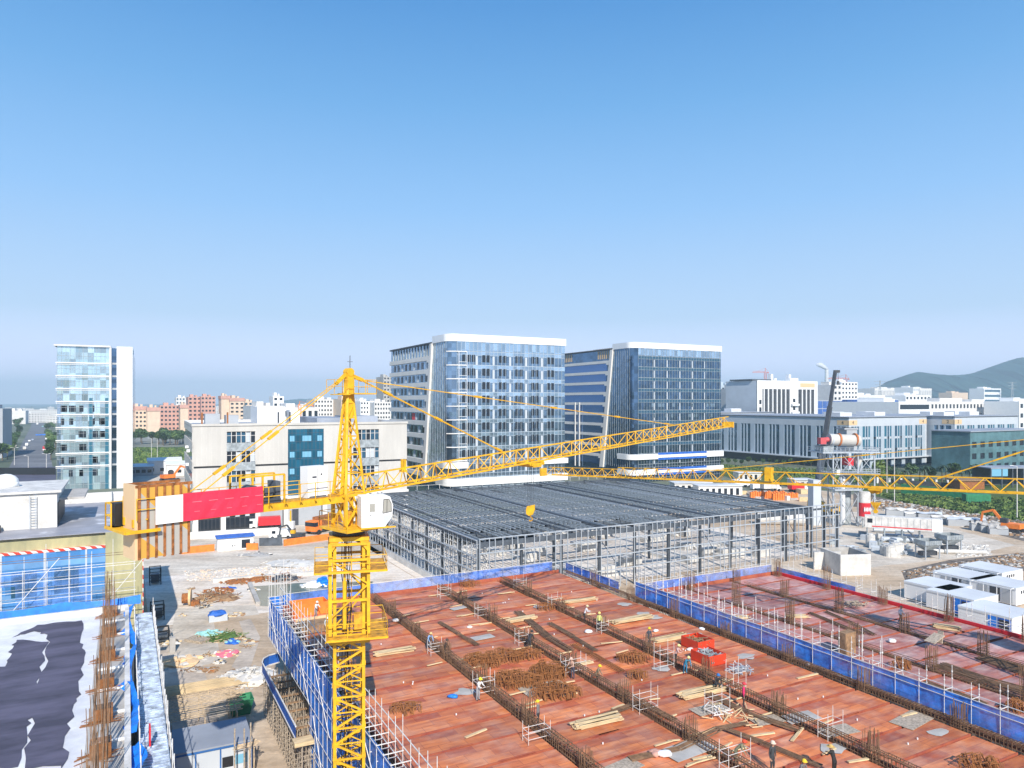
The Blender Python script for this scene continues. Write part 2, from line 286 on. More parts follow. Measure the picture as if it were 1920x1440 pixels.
# ================================================================ UNFINISHED BUILDING (formwork decks)
DZ = 10.0
def deck_building(name, label, a0, strips, d0, d1, m, seed):
    random.seed(seed)
    t = gthing(name, label, 'building', a0, d0, 0)
    n = int(round((d1 - d0) / 2.98))
    for (s0, s1) in strips:
        for k in range(n):
            y0 = k * (d1 - d0) / n; y1 = (k + 1) * (d1 - d0) / n - random.uniform(.18, .30)
            mb = MB(); dz = random.uniform(-.03, .03); L_ = s1 - s0; T_ = y1 - y0
            mb.add([(0, 0, 0), (L_, 0, 0), (L_, T_, 0), (0, T_, 0)], [(0, 1, 2, 3)]); mb.mi = 1
            mb.box(0, L_, 0, T_, -.42, -.003); mb.box(0, L_, -.05, .03, -.3, .03)
            for q in range(2):
                if random.random() < .45:
                    xx = random.uniform(.1, .6) * L_; mb.box(xx, xx + random.uniform(.8, 3), -.05, .06, -.02, .06)
            mb.build('deck_panel', [m, 'deck_side'], t, (s0 - a0, y0, DZ + dz))
    aw = strips[-1][1] - a0
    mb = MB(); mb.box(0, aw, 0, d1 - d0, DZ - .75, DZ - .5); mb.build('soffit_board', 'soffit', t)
    mb = MB(); random.seed(seed)
    for a in range(0, int(aw), 4):
        for d in range(0, int(d1 - d0), 5): mb.box(a + .5, a + 1., d + .5, d + 1., 0, DZ - .76)
    mb.build('support_columns', 'concrete', t)
    mb = MB(); mb.box(-.1, aw + .1, d1 - d0, d1 - d0 + .12, DZ - .9, DZ + .36); mb.build('edge_board', 'deck_side', t)
    return t
tA = deck_building('unfinished_building', 'unfinished building floor of red formwork panels beside the yellow tower crane', 15.6, [(15.6, 25.1), (25.75, 33.6), (34.2, 42.1), (42.7, 51.6)], 23, 83, 'deck', 3)
tB = deck_building('unfinished_building', 'unfinished building floor of dusty pink formwork beyond the blue net, beside the white containers', 53.6, [(53.6, 60.8), (61.3, 68.5), (69, 76.8)], 22, 68.5, 'deck_dusty', 4)
mb = MB(); mb.box(23.3, 23.5, 0, 46.5, DZ - .9, DZ + .35); mb.build('edge_board', 'red', tB)
# rebar cages lying in the main troughs
def cage(a, d0, d1, label, w=.5, h0=-.35, h1=.75, step=.26):
    t = gthing('beam_cage', label, 'rebar cage', a, d0, DZ, 'rebar cages in the beam troughs')
    mb = MB(); n = int((d1 - d0) / step); random.seed(int(a * 10))
    for k in range(n):
        y = k * step; j = random.uniform(-.05, .05)
        for x in (-w / 2, w / 2): mb.bar((x, y, h0), (x + j, y, h1 + j), .03)
        mb.bar((-w / 2, y, h1 + j), (w / 2, y, h1 + j), .03)
    mb.build('stirrups', 'rebar', t); mb = MB()
    for x in (-w / 2, w / 2):
        for z in (h0, .1, .42, h1):
            for k in range(0, int(d1 - d0), 6): mb.bar((x, k, z + random.uniform(-.04, .04)), (x, min(k + 6, d1 - d0), z + random.uniform(-.04, .04)), .04)
    mb.bar((0, 0, h1 - .02), (0, d1 - d0, h1 - .02), .05); mb.build('long_bars', 'rebar', t); return t
cage(25.42, 23, 82, 'rusty rebar cage in the deck trough nearest the yellow crane mast')
cage(33.9, 23, 82, 'rusty rebar cage in the second deck trough from the crane, past the stirrup heaps')
cage(42.4, 23, 82, 'rusty rebar cage in the third deck trough, passing the two red skips')
cage(52.0, 23, 82, 'rusty rebar cage along the foot of the long blue net', h1=.5)
cage(61.05, 22, 60, 'rebar cage in the dusty deck trough just beyond the long blue net', h1=.12)
cage(68.75, 22, 66, 'rebar cage in the dusty deck trough nearest the white containers', h1=.12)
def starter(a, d, h, lean, label):
    t = gthing('column_rebar', label, 'rebar', a, d, DZ, 'rebar starters standing on the column points')
    mb = MB(); 
    for i in range(5):
        for j in range(5):
            if 0 < i < 4 and 0 < j < 4: continue
            x, y = (i - 2) * .17, (j - 2) * .17; hh = h * random.uniform(.85, 1.1)
            mb.bar((x, y, -.4), (x + lean * random.uniform(.5, 1.5), y + random.uniform(-.1, .1), hh), .035)
    mb.build('bars', 'rebar', t); mb = MB()
    for z in [.1 + .22 * k for k in range(int(h * .55 / .22))]:
        for s in (-.36, .36): mb.bar((s, -.36, z), (s, .36, z), .025); mb.bar((-.36, s, z), (.36, s, z), .025)
    mb.build('ties', 'rebar', t); return t
random.seed(11)
DS = [75, 67.5, 60, 52.5, 45, 37.5, 30]
nm = {25.42: 'in the trough nearest the crane', 33.9: 'in the second trough from the crane', 42.4: 'in the trough past the red skips', 52.0: 'at the foot of the long blue net'}
rk = ['farthest back', 'second from the back', 'third from the back', 'fourth from the back', 'fifth from the back', 'sixth from the back', 'nearest the camera']
for a in nm:
    for i, d in enumerate(DS): starter(a, d, random.uniform(1.3, 2.0), random.uniform(-.1, .1), 'column rebar bundle ' + nm[a] + ', ' + rk[i])
nm2 = {61.05: 'on the dusty deck, blue net row', 68.75: 'on the dusty deck, middle row', 76.2: 'on the dusty deck, container side row'}
for a in nm2:
    for i, d in enumerate(DS[1:]): starter(a, d, random.uniform(1.6, 2.8), random.uniform(-.15, .15), 'tall thin rebar ' + nm2[a] + ', ' + ['farthest back', 'second from the back', 'third from the back', 'fourth from the back', 'fifth from the back', 'nearest the camera'][i])
# ---- net fences on scaffold posts
def net_fence(label, a0, d0, a1, d1, z0, z1, m, post=1.8, inner=0., hpost=None, diag=True, rails=(0.02,), posts_w=.045, group='blue net fences on scaffold tubes', sides=1):
    """net sheet from grid point 0 to grid point 1; posts 'inner' metres off the net"""
    x0, y0 = G(a0, d0); x1, y1 = G(a1, d1); L_ = math.hypot(x1 - x0, y1 - y0); rz = math.atan2(y1 - y0, x1 - x0)
    t = thing('net_fence', label, 'fence', (x0, y0, z0), rz, group); h = z1 - z0; hp = hpost or h + .25
    n = max(2, int(L_ / post)); 
    if m:
        mb = MB(); k = n * 2; vs = []
        for i in range(k + 1):
            x = L_ * i / k; j = random.uniform(-.06, .06)
            for q in range(4): vs.append((x, j * (q % 2) + random.uniform(-.03, .03), h * q / 3 + (random.uniform(-.06, .0) if q == 3 else 0)))
        mb.add(vs, [(4 * i + q, 4 * i + 4 + q, 4 * i + 5 + q, 4 * i + 1 + q) for i in range(k) for q in range(3)]); mb.build('net', m, t)
    pm = MB(); r = posts_w / 2; pm.tube((0, 0, 0), (0, 0, hp), r, 5)
    for c in (.5, 1.0, 1.6): 
        if c < hp: pm.box(-r * 1.7, r * 1.7, -r * 1.7, r * 1.7, hp - c, hp - c + .1)
    me = None
    for i in range(n + 1):
        x = L_ * i / n; ys = [-.06 * sides] + ([-inner * sides] if inner else [])
        for y in ys:
            s = random.uniform(.8, 1.15) if hpost else 1
            if me is None: o = pm.build('post', 'pipe_white', t, (x, y, 0)); me = o.data
            else: o = place(me, 'post', t, (x, y, 0))
            o.scale = (1, 1, s)
        if inner:
            mb = MB(); mb.bar((0, -.06 * sides, 0), (0, -inner * sides, 0), .04); mb.build('transom', 'pipe_white', t, (x, 0, h + .02 if m else h))
    for y in [-.06 * sides] + ([-inner * sides] if inner else []):
        for rz_ in rails:
            mb = MB(); mb.bar((0, 0, 0), (L_, 0, 0), .04); mb.build('rail', 'pipe_white', t, (0, y, h + rz_))
    return t
random.seed(5)
net_fence('blue net fence along the far edge of the red deck', 16, 83.6, 51.0, 83.6, DZ - .2, DZ + 1.4, 'net_thin', 2.4, sides=-1)
net_fence('blue net fence stepping back beside the steel frame shed, right of the red deck corner', 52.9, 83.2, 52.9, 71.0, DZ - .2, DZ + 1.2, 'net', 2.0, rails=(.02,))
net_fence('long blue net fence running between the two decks', 53.0, 68.0, 53.0, 22.0, DZ + .05, DZ + 1.9, 'net_solid', 1.9, inner=-.9, hpost=3.4, rails=(.02, -.4), sides=1)
net_fence('pale blue net fence along the far edge of the dusty deck', 54.5, 69.3, 77.0, 69.3, DZ - .5, DZ + 1.1, 'net_thin', 2.0, inner=.9, hpost=2.2, rails=(.02,), sides=-1)
net_fence('low dark blue net fence at the far right corner of the dusty deck', 77.6, 69.0, 77.6, 57.0, DZ - .7, DZ + .8, 'net', 1.8, inner=1.0, hpost=3.0, sides=-1)
net_fence('bare scaffold guard rail between the dusty deck and the white containers', 77.6, 56.8, 77.6, 22.0, DZ - 1.3, DZ + .6, None, 1.8, inner=1.0, hpost=3.4, rails=(0, -.6, -1.2), sides=-1)
random.seed(8)
# extra loose posts standing on the dusty deck just beyond the net
def loose_posts():
    mb = MB(); mb.tube((0, 0, 0), (0, 0, 2.6), .028, 5); mb.box(-.06, .06, -.06, .06, 1.2, 1.3); me = None
    for i in range(34):
        a = 53.9 + random.random() ** 1.5 * 6.5; d = 68 - random.random() ** 1.2 * 30; x, y = G(a, d)
        if me is None: o = mb.build('scaffold_tube', 'pipe_white', None, (x, y, DZ)); me = o.data
        else: o = place(me, 'scaffold_tube', None, (x, y, DZ))
        o.scale = (1, 1, random.uniform(.5, 1.2)); o.rotation_euler = (random.uniform(-.02, .02), random.uniform(-.03, .03), 0)
        tag(o, 'bare upright scaffold tube standing on the dusty deck just behind the long blue net', 'pole', 'loose upright tubes behind the blue net')
loose_posts()
# ---- left side of the red deck: tall blue net wall on a scaffold
def side_scaffold():
    a = 14.0; t = gthing('side_scaffold', 'tall blue netted scaffold wall with white tubes along the left side of the deck', 'scaffold', a, 24, 0)
    segs = [(0, 39.2, 0, 11.4), (39.2, 59.2, 7.1, 11.4)]
    for (y0, y1, z0, z1) in segs:
        mb = MB(); n = int((y1 - y0) / 1.6); q = int((z1 - z0) / 1.3); vs = []
        for i in range(n + 1):
            for j in range(q + 1): vs.append((random.uniform(-.04, .04), y0 + (y1 - y0) * i / n, z0 + (z1 - z0) * j / q))
        mb.add(vs, [(i * (q + 1) + j, i * (q + 1) + j + 1, (i + 1) * (q + 1) + j + 1, (i + 1) * (q + 1) + j) for i in range(n) for j in range(q)])
        mb.build('net', 'net_solid', t)
    me = {}
    for i in range(43):
        y = 59.2 - i * 1.4; z0 = 7.0 if y > 39.2 else 0; 
        for x, top in ((-.09, 11.5), (1.15, 13.0)):
            k = (z0, top)
            if k not in me:
                mb = MB(); mb.tube((0, 0, z0), (0, 0, top), .025, 5); o = mb.build('pole', 'pipe_white', t, (x, y, 0)); me[k] = o.data
            else: o = place(me[k], 'pole', t, (x, y, 0))
            if top == 13.0: o.scale = (1, 1, random.uniform(.96, 1.05))
        mb = MB()
        for z in (10.4, 11.4): mb.bar((-.09, 0, z), (1.2, 0, z), .05)
        mb.build('transom', 'pipe_white', t, (0, y, 0))
    for z in (.6, 1.8, 3.3, 3.9, 5.4, 7.15, 8.7, 9.3, 11.42):
        mb = MB(); mb.bar((0, 0, 0), (0, 39.2 if z < 7 else 59.2, 0), .035); mb.build('ledger', 'pipe_white', t, (-.14, 0, z))
    for z in (10.5, 11.6, 12.4):
        mb = MB(); mb.bar((0, 0, 0), (0, 59.2, 0), .05); mb.build('ledger', 'pipe_white', t, (1.2, 0, z))
    for k in range(9):
        y = 58 - k * 7; mb = MB(); mb.bar((0, y, 11.4), (0, y - 5.5, 7.2), .05)
        if y < 44: mb.bar((0, y, 6.8), (0, y - 5.5, .5), .05)
        mb.build('brace', 'pipe_white', t, (-.2, 0, 0))
    for z in (9.0,):
        mb = MB(); mb.box(.05, 1.1, 0, 59, z, z + .06); mb.build('walkway_board', 'wood_dark', t)
    # far end netting
    mb = MB(); mb.box(0, 1.9, 59.2, 59.24, 7.1, 11.4); mb.build('net', 'net_solid', t)
    for x in [k * .63 for k in range(4)]:
        mb = MB(); mb.tube((0, 0, 7), (0, 0, 13.8), .035, 5); mb.build('pole', 'pipe_white', t, (x, 59.1, 0))
side_scaffold()
# tall tube cluster at the far-left corner
for i, (px, py, h) in enumerate(((521, 1140, 4.6), (532, 1136, 5.2), (545, 1138, 4.9), (509, 1142, 4.0))):
    x, y, z = P(px, py, DZ); mb = MB(); mb.tube((0, 0, 0), (0, 0, h), .035, 5); tag(mb.build('scaffold_tube', 'pipe_white', None, (x, y, z)), 'tall bare tube rising from the far left corner of the red deck', 'pole', 'tall tubes at the far left deck corner')
# ---- lower ledge with blue ribbon and the forest of props under it
def ledge():
    t = gthing('lower_ledge', 'lower floor ledge edged with a curved blue board, on a forest of rusty props', 'scaffold', 12.6, 62, 0)
    pts = [(0, 0), (0, 17.0), (.35, 18.2), (1.0, 18.9), (2.2, 19.3)]
    mb = MB(); z0, z1 = 4.7, 5.7; vs = []
    for x, y in pts: vs += [(x, y, z0), (x, y, z1)]
    mb.add(vs, [(2 * i, 2 * i + 1, 2 * i + 3, 2 * i + 2) for i in range(len(pts) - 1)]); mb.build('edge_board', 'blue', t)
    mb = MB()
    for i in range(len(pts) - 1): mb.bar((*pts[i], z1 + .03), (*pts[i + 1], z1 + .03), .1); mb.bar((*pts[i], z0 - .03), (*pts[i + 1], z0 - .03), .12)
    mb.build('edge_rail', 'pipe_white', t)
    mb = MB()
    for q in range(9): mb.box(.1, 3.4, .4 + q * 1.9, .7 + q * 1.9, 4.45, 4.55)
    mb.build('floor_board', 'wood_dark', t)
    mb = MB(); mb.box(-.3, 1.3, -1.0, .1, 4.4, 4.75); mb.build('landing_board', 'wood', t)
    pm = MB(); pm.tube((0, 0, 0), (0, 0, 1), .035, 5); me = None; c = 0; st = MB()
    for i in range(26):
        for j in range(34):
            y = -1.2 + i * .75; x = .3 + j * .42
            if x > 9: continue
            x += random.uniform(-.08, .08); y += random.uniform(-.1, .1); h = random.uniform(4.2, 5.1) if y > 0 else random.uniform(3.2, 4.6)
            if c < 96 and x < 2.2:
                if me is None: o = pm.build('prop', 'pipe_rusty', t, (x, y, 0)); me = o.data
                else: o = place(me, 'prop', t, (x, y, 0))
                o.scale = (1, 1, h); c += 1
            else: st.tube((x, y, 0), (x, y, h), .035, 4)
    o = st.build('prop', 'pipe_rusty', t); o['kind'] = 'stuff'
    mb = MB()
    for z in (.9, 2.1, 3.3):
        for i in range(26): mb.bar((0, -1.2 + i * .75, z), (4, -1.2 + i * .75, z), .04)
        for j in range(6): mb.bar((.3 + j * .7, -1.5, z + .1), (.3 + j * .7, 18.5, z + .1), .04)
    mb.build('ledger', 'pipe_rusty', t)
ledge()
# ================================================================ STEEL FRAME SHED
def shed():
    a0, d0 = 50.3, 105.2; Wd, Dp, Z = 78.7, 69., 10.4
    t = gthing('steel_frame_shed', 'large shed of bare grey steel with purlins on but no cladding', 'building', a0, d0, 0)
    var = []; random.seed(50)
    for q, m_ in enumerate(('steel_mid', 'steel_mid', 'steel_mid', 'steel_dark', 'steel_light', 'steel_mid')):  # the paler steel variant paints white glints into the purlin colour
        pm = MB()
        for k in range(random.choice((0, 0, 1)), 9 - random.choice((0, 0, 1, 2))):
            pm.box(-.05, .05, k * 7.7 + .15, k * 7.7 + 7.5, -.0, .19); pm.box(-.05, .12, k * 7.7 + .15, k * 7.7 + 7.5, .18, .20)
        o = pm.build('purlin', m_, t, (q * .996, 0, Z)); var.append(o.data)
    for i in range(6, 80): place(random.choice(var), 'purlin', t, (i * Wd / 79 + random.uniform(-.1, .1), 0, Z))
    sd = MB(); sd.box(-.12, .12, 0, Dp, -.45, .2); me = None
    for i in range(10):
        rm = MB(); rm.box(0, Wd, -.1, .1, -.9, -.05); rm.build('rafter', 'steel_dark', t, (0, i * 7.67, Z))
    for x in (0, 26, 52, Wd):
        rm = MB(); rm.box(-.35, .35, 0, Dp, -.3, .32); rm.build('eaves_beam', 'steel_dark', t, (x, 0, Z))
    # deck-like flange sheets that read as thin tie rods between purlins
    rm = MB(); random.seed(31)
    for j in range(26):
        y = 1.2 + j * 2.6; 
        rm.bar((0, y, .1), (Wd, y, .1), .05)
    rm.build('sag_rods', 'steel_dark', t, (0, 0, Z))
    for k in range(0):
        x = random.uniform(0, Wd - 4); y = random.uniform(0, 60); rm = MB(); rm.box(0, random.uniform(2, 6), 0, random.uniform(4, 8), 0, .02)
        rm.build('roof_sheet', 'steel_mid', t, (x, y, Z + .27 + k * .001))
    cm = MB(); cm.box(-.2, .2, -.02, .02, 0, 9.4); cm.box(-.2, -.17, -.2, .2, 0, 9.4); cm.box(.17, .2, -.2, .2, 0, 9.4); me = None
    for i in range(11):
        for j in range(10):
            if 0 < i < 10 and 0 < j < 9 and (i % 3 or j % 2): continue
            if me is None: o = cm.build('column', 'steel_dark', t, (i * 7.87, j * 7.67, 0)); me = o.data
            else: o = place(me, 'column', t, (i * 7.87, j * 7.67, 0))
    # front cladding rails
    fm = MB(); fm.box(-.07, .07, -.12, .0, 0, 1); me = None
    for i in range(63):
        x = i * 1.4 + (.35 if i % 3 == 1 else 0); 
        if me is None: o = fm.build('stud', 'steel_light', t, (x, -.3, 0)); me = o.data
        else: o = place(me, 'stud', t, (x, -.3, 0))
        o.scale = (1, 1, 11.0)
    for z in (3.2, 5.8, 8.6, 10.95):
        fm = MB(); fm.box(-.1, 87.2, -.1, .06, -.09, .09); fm.build('girt', 'steel_light', t, (0, -.36, z))
    me = None; fm = MB(); fm.box(-.0, .12, -.07, .07, 0, 1)
    for j in range(37):
        y = j * Dp / 36; z1 = 11
        if me is None: o = fm.build('stud', 'steel_light', t, (-.4, y, 1.2)); me = o.data
        else: o = place(me, 'stud', t, (-.4, y, 1.2))
        o.scale = (1, 1, 9.6)
    for z in (1.3, 3.4, 5.6, 7.9, 10.75):
        fm = MB(); fm.box(-.1, .06, 0, Dp, -.09, .09); fm.build('girt', 'steel_light', t, (-.46, 0, z))
    fm = MB(); fm.box(-.6, -.3, 0, Dp, 0, 1.2); fm.build('plinth', 'concrete_light', t)
    # lattice wall behind the left side (window framing)
    fm = MB(); random.seed(2)
    for j in range(70):
        y = .5 + j * .98; fm.bar((0, y, 1), (0, y, 9.5), .12)
    for k in range(9): fm.bar((0, 0, 1.4 + k * .95), (0, Dp, 1.4 + k * .95), .14)
    fm.build('wall_lattice', 'white_dirty', t, (1.6, 0, 0))
    for k in range(26):
        fm = MB(); fm.box(-.04, .04, -.04, .04, 0, 1.1); fm.build('safety_post', 'pipe_white', t, (k * 3.1, Dp, Z + .2))
    fm = MB(); fm.bar((0, 0, 0), (Wd, 0, 0), .06); fm.build('safety_rail', 'pipe_white', t, (0, Dp, Z + 1.3))
    for k in range(12):
        x = k * 7.87; rm = MB(); rm.bar((x, 0, 9.2), (x + 3.9, 0, 4), .1) if k % 3 == 0 else rm.bar((x, 0, 6.1), (x + 7, 0, 6.1), .16)
        rm.build('cross_brace', 'steel_dark', t, (0, .1, 0))
    # right end bay, frame only
    for j in range(1):
        o = place(me, 'stud', t, (86.9, 0, 0))
    for x in (82.5, 86.6): place(cm.build('column', 'steel_dark', t, (x, 0, 0)).data, 'column', t, (x, 7.67, 0))
    rm = MB(); rm.box(Wd, 87, 0, .2, 0, .4); rm.build('rafter', 'steel_dark', t, (0, 0, Z - .5))
shed()
# stacks of pale panels, pallets and bags under the shed
random.seed(77)
def pallets():
    me = {}
    for i in range(54):
        a = 62 + random.random() * 62; d = 108 + random.random() * 52
        x, y = G(a, d); w_, l_, h_ = random.choice([(2.4, 6, .9), (3, 3, 1.4), (1.5, 8, .5), (4, 2, 1.8)])
        k = (w_, l_, h_)
        if k not in me:
            mb = MB(); n = int(h_ / .22)
            for q in range(n): j = .06 * (q % 2); mb.box(-w_ / 2 + j, w_ / 2 - j, -l_ / 2 + j, l_ / 2 - j, .12 + q * .22, .12 + q * .22 + .2)
            mb.box(-w_ / 2, -w_ / 2 + .2, -l_ / 2, l_ / 2, 0, .12); mb.box(w_ / 2 - .2, w_ / 2, -l_ / 2, l_ / 2, 0, .12)
            o = mb.build('panel_stack', 'concrete_light', None, (x, y, .01)); me[k] = o.data
        else: o = place(me[k], 'panel_stack', None, (x, y, .01))
        o.rotation_euler = (0, 0, TH + random.choice([0, 0, .1, 1.57]))
        tag(o, 'pale stack of wall panels lying on the floor under the bare steel shed', 'panel stack', 'panel stacks under the shed')
pallets()
# ================================================================ TOWER CRANES
def truss_jib(mb, L0, L1, w, h, step, z0=0., k=0., r=.05, rb=.03):
    """triangular jib along +x: two bottom chords, one top chord, zig-zag lacing; k = rise per metre"""
    zz = lambda x: z0 + k * x
    for s in (-1, 1): mb.bar((L0, s * w / 2, zz(L0)), (L1, s * w / 2, zz(L1)), r * 2.2, r * 2.4)
    mb.bar((L0, 0, zz(L0) + h), (L1, 0, zz(L1) + h), r * 2)
    n = int((L1 - L0) / step)
    for i in range(n):
        x = L0 + i * step; m_ = x + step / 2; e = x + step
        for s in (-1, 1):
            mb.bar((x, s * w / 2, zz(x)), (m_, 0, zz(m_) + h), rb * 2); mb.bar((m_, 0, zz(m_) + h), (e, s * w / 2, zz(e)), rb * 2)
        mb.bar((x, -w / 2, zz(x)), (x, w / 2, zz(x)), rb * 1.8); mb.bar((x, -w / 2, zz(x)), (e, w / 2, zz(e)), rb * 1.6)
def mast_mesh(mb, w, z0, z1, sec=1.6, leg=.14):
    h = w / 2; c = [(-h, -h), (h, -h), (h, h), (-h, h)]
    for x, y in c: mb.bar((x, y, z0), (x, y, z1), leg)
    n = int((z1 - z0) / sec)
    for i in range(n + 1):
        z = z1 - i * sec
        for k in range(4):
            p, q = c[k], c[(k + 1) % 4]; mb.bar((*p, z), (*q, z), .08)
            if z - sec >= z0 - .01:
                if i % 2: p, q = q, p
                mb.bar((*p, z), (*q, z - sec), .085)
def railing(mb, p, q, h=1.0, step=1.0, t=.035):
    p = Vector(p); q = Vector(q); n = max(1, int((q - p).length / step))
    for i in range(n + 1): c = p.lerp(q, i / n); mb.bar(c, c + Vector((0, 0, h)), t)
    for hh in (h, h * .5): mb.bar(p + Vector((0, 0, hh)), q + Vector((0, 0, hh)), t)
def crane1():
    bx, by = -10.75, 47.4; t = thing('tower_crane', 'big yellow tower crane in the foreground with white cab and red banner', 'crane', (bx, by, 0))
    rm = R(15)
    # main mast: legs, braces per section
    w_ = 1.82
    h = w_ / 2
    for i, (x, y) in enumerate(((-h, -h), (h, -h), (h, h), (-h, h))):
        mb = MB(); mb.bar((x, y, 0), (x, y, 24.2), .19)
        for z in range(0, 25, 2): mb.box(x - .13, x + .13, y - .13, y + .13, z, z + .25)
        mb.build('mast_leg', 'yellow', t, rz=rm)
    for i in range(9):
        mb = MB(); z = 18 - i * 2; c = [(-h, -h), (h, -h), (h, h), (-h, h)]
        for k in range(4):
            p, q = c[k], c[(k + 1) % 4]; mb.bar((*p, z), (*q, z), .10); mb.bar((*p, z - 1), (*q, z - 1), .07)
            if (i + k) % 2: p, q = q, p
            mb.bar((*p, z), (*q, z - 1), .12); mb.bar((*q, z - 1), (*p, z - 2), .12); mb.bar(((p[0] + q[0]) / 2, (p[1] + q[1]) / 2, z - .5), (*p, z - 1), .06)
        mb.build('mast_lacing', 'yellow', t, rz=rm)
    mb = MB()  # ladder inside
    for s in (-.2, .2): mb.bar((s, .3, 0), (s, .3, 24), .05)
    for k in range(80): mb.bar((-.2, .3, k * .3), (.2, .3, k * .3), .03)
    mb.build('ladder', 'yellow_dark', t, rz=rm)
    mb = MB(); random.seed(3)
    for k in range(5):
        x, y = random.uniform(-.5, .5), random.uniform(-.4, .5); p = Vector((x, y, 24))
        for j in range(16):
            q = Vector((x + random.uniform(-.12, .12), y + random.uniform(-.1, .1), 24 - (j + 1) * 1.1)); mb.bar(p, q, .045); p = q
    mb.build('cables', 'black', t, rz=rm)
    # climbing cage
    g = 1.2; cz0, cz1 = 17.6, 24.0
    for x, y in ((-g, -g), (g, -g), (g, g), (-g, g)):
        mb = MB(); mb.bar((x, y, cz0), (x, y, cz1), .21, .21); mb.build('cage_post', 'yellow', t, rz=rm)
    mb = MB(); c = [(-g, -g), (g, -g), (g, g), (-g, g)]
    for z in (cz0, 20.3, 22.9, 23.9):
        for k in range(4): mb.bar((*c[k], z), (*c[(k + 1) % 4], z), .16)
    for k in (1, 2, 3):
        mb.bar((*c[k], 20.3), (*c[(k + 1) % 4], 22.9), .1); mb.bar((*c[k], 20.3), (*c[(k + 1) % 4], cz0), .1)
    mb.bar((-g, -g, 22.9), (g, -g, 21.3), .09); mb.bar((g, -g, 21.3), (-g, -g, 19.2), .09)
    mb.build('cage_frame', 'yellow', t, rz=rm)
    mb = MB()
    for sx, sy in ((-1, -1), (1, -1), (1, 1), (-1, 1)):
        mb.add([(sx * g, sy * g, 24.3), (sx * .5, sy * g, 24.3), (sx * g, sy * g, 23.3), (sx * g, sy * .5, 24.3)], [(0, 1, 2), (0, 2, 3)])
    mb.box(-g - .05, g + .05, -g - .05, g + .05, 24.1, 24.35); mb.build('cage_collar', 'yellow', t, rz=rm)
    # hydraulic ram and hoses
    mb = MB(); mb.tube((-.3, -1.0, 18.4), (-.3, -1.0, 21.5), .13); mb.tube((-.3, -1.0, 21.5), (-.3, -1.0, 22.8), .08); mb.build('hydraulic_ram', 'yellow', t, rz=rm)
    mb = MB(); mb.box(.3, .9, -.9, -.4, 18.3, 19.3); mb.build('hydraulic_pump', 'yellow_dark', t, rz=rm)
    # platforms with railings
    for (z, x0, x1, y0, y1) in ((22.2, -2.15, 2.35, -1.5, 1.9), (18.0, -1.4, 2.35, -1.9, 1.9)):
        mb = MB(); mb.box(x0, x1, y0, -g - .1, z, z + .06); mb.box(x0, x1, g + .1, y1, z, z + .06); mb.box(x0, -g - .1, -g - .1, g + .1, z, z + .06); mb.box(g + .1, x1, -g - .1, g + .1, z, z + .06)
        p_ = mb.build('platform', 'yellow_dark', t, rz=rm); mb = MB()
        cc = [(x0, y0), (x1, y0), (x1, y1), (x0, y1)]
        for k in range(4): railing(mb, (*cc[k], z), (*cc[(k + 1) % 4], z), 1.0, 1.1, .04); mb.bar((*cc[k], z - .03), (*cc[(k + 1) % 4], z - .03), .12)
        mb.build('railing', 'yellow', p_)
    for k in range(6):
        mb = MB(); mb.bar((-1.3 + k * .5, -1.2, 17.9), (-1.5 + k * .5, -1.9, 17.9), .06); mb.build('platform_bracket', 'yellow', t, rz=rm)
    # ---- slewing part, local x along the jib
    rj = math.atan2(.736, .677); Z = 27.0
    mb = MB(); mb.tube((0, 0, 24.4), (0, 0, 24.75), 1.05, 20); mb.build('slewing_ring', 'dark_grey', t, rz=rj)
    mb = MB(); mb.box(-1.5, 1.5, -2.0, 1.1, 24.8, 24.95); pf = mb.build('turret_platform', 'yellow', t, rz=rj)
    mb = MB(); cc = [(-1.5, -2.0), (-1.5, 1.1), (1.5, 1.1)]
    railing(mb, (*cc[0], 24.95), (*cc[1], 24.95)); railing(mb, (*cc[1], 24.95), (*cc[2], 24.95)); mb.build('railing', 'yellow', pf)
    mb = MB(); q = .72
    for x in (-q, q):
        for y in (-q, q): mb.bar((x, y, 24.9), (x, y, 27.1), .2)
    for (p, r_) in (((-q, -q), (q, -q)), ((q, -q), (q, q)), ((q, q), (-q, q)), ((-q, q), (-q, -q))):
        mb.bar((*p, 25), (*r_, 27), .11); mb.bar((*r_, 25), (*p, 27), .11); mb.bar((*p, 27.0), (*r_, 27.0), .18)
    mb.build('turret', 'yellow', t, rz=rj)
    mb = MB(); mb.tube((.0, .0, 24.9), (.0, .0, 25.9), .28, 10); mb.tube((.45, -.4, 24.9), (.45, -.4, 25.8), .18, 10); mb.build('slewing_motor', 'yellow_dark', t, rz=rj)
    # A-frame tower head
    mb = MB(); ap = 34.0
    for x in (-.72, .72):
        for y in (-.75, .75): mb.bar((x, y, 27), (x * .22, y * .2, ap), .15 if x < 0 else .13)
    def atp(x, y, z): f = (z - 27) / (ap - 27); return (x * (1 - f * .78), y * (1 - f * .8), z)
    zz = [27.2, 28.4, 29.6, 30.8, 32.0, 33]
    cr = [(-.72, -.75), (.72, -.75), (.72, .75), (-.72, .75)]
    for i, z in enumerate(zz):
        for k in range(4):
            p, r_ = cr[k], cr[(k + 1) % 4]; mb.bar(atp(*p, z), atp(*r_, z), .07)
            if i < 5:
                if i % 2: p, r_ = r_, p
                mb.bar(atp(*p, z), atp(*r_, zz[i + 1]), .07)
    mb.bar((-.7, -.3, 27), (-.1, -.1, 33.5), .22)
    mb.build('tower_head', 'yellow', t, rz=rj)
    mb = MB(); mb.prism([(-.24, -.22), (.24, -.22), (.24, .22), (-.24, .22)], 32.0, 35.0)
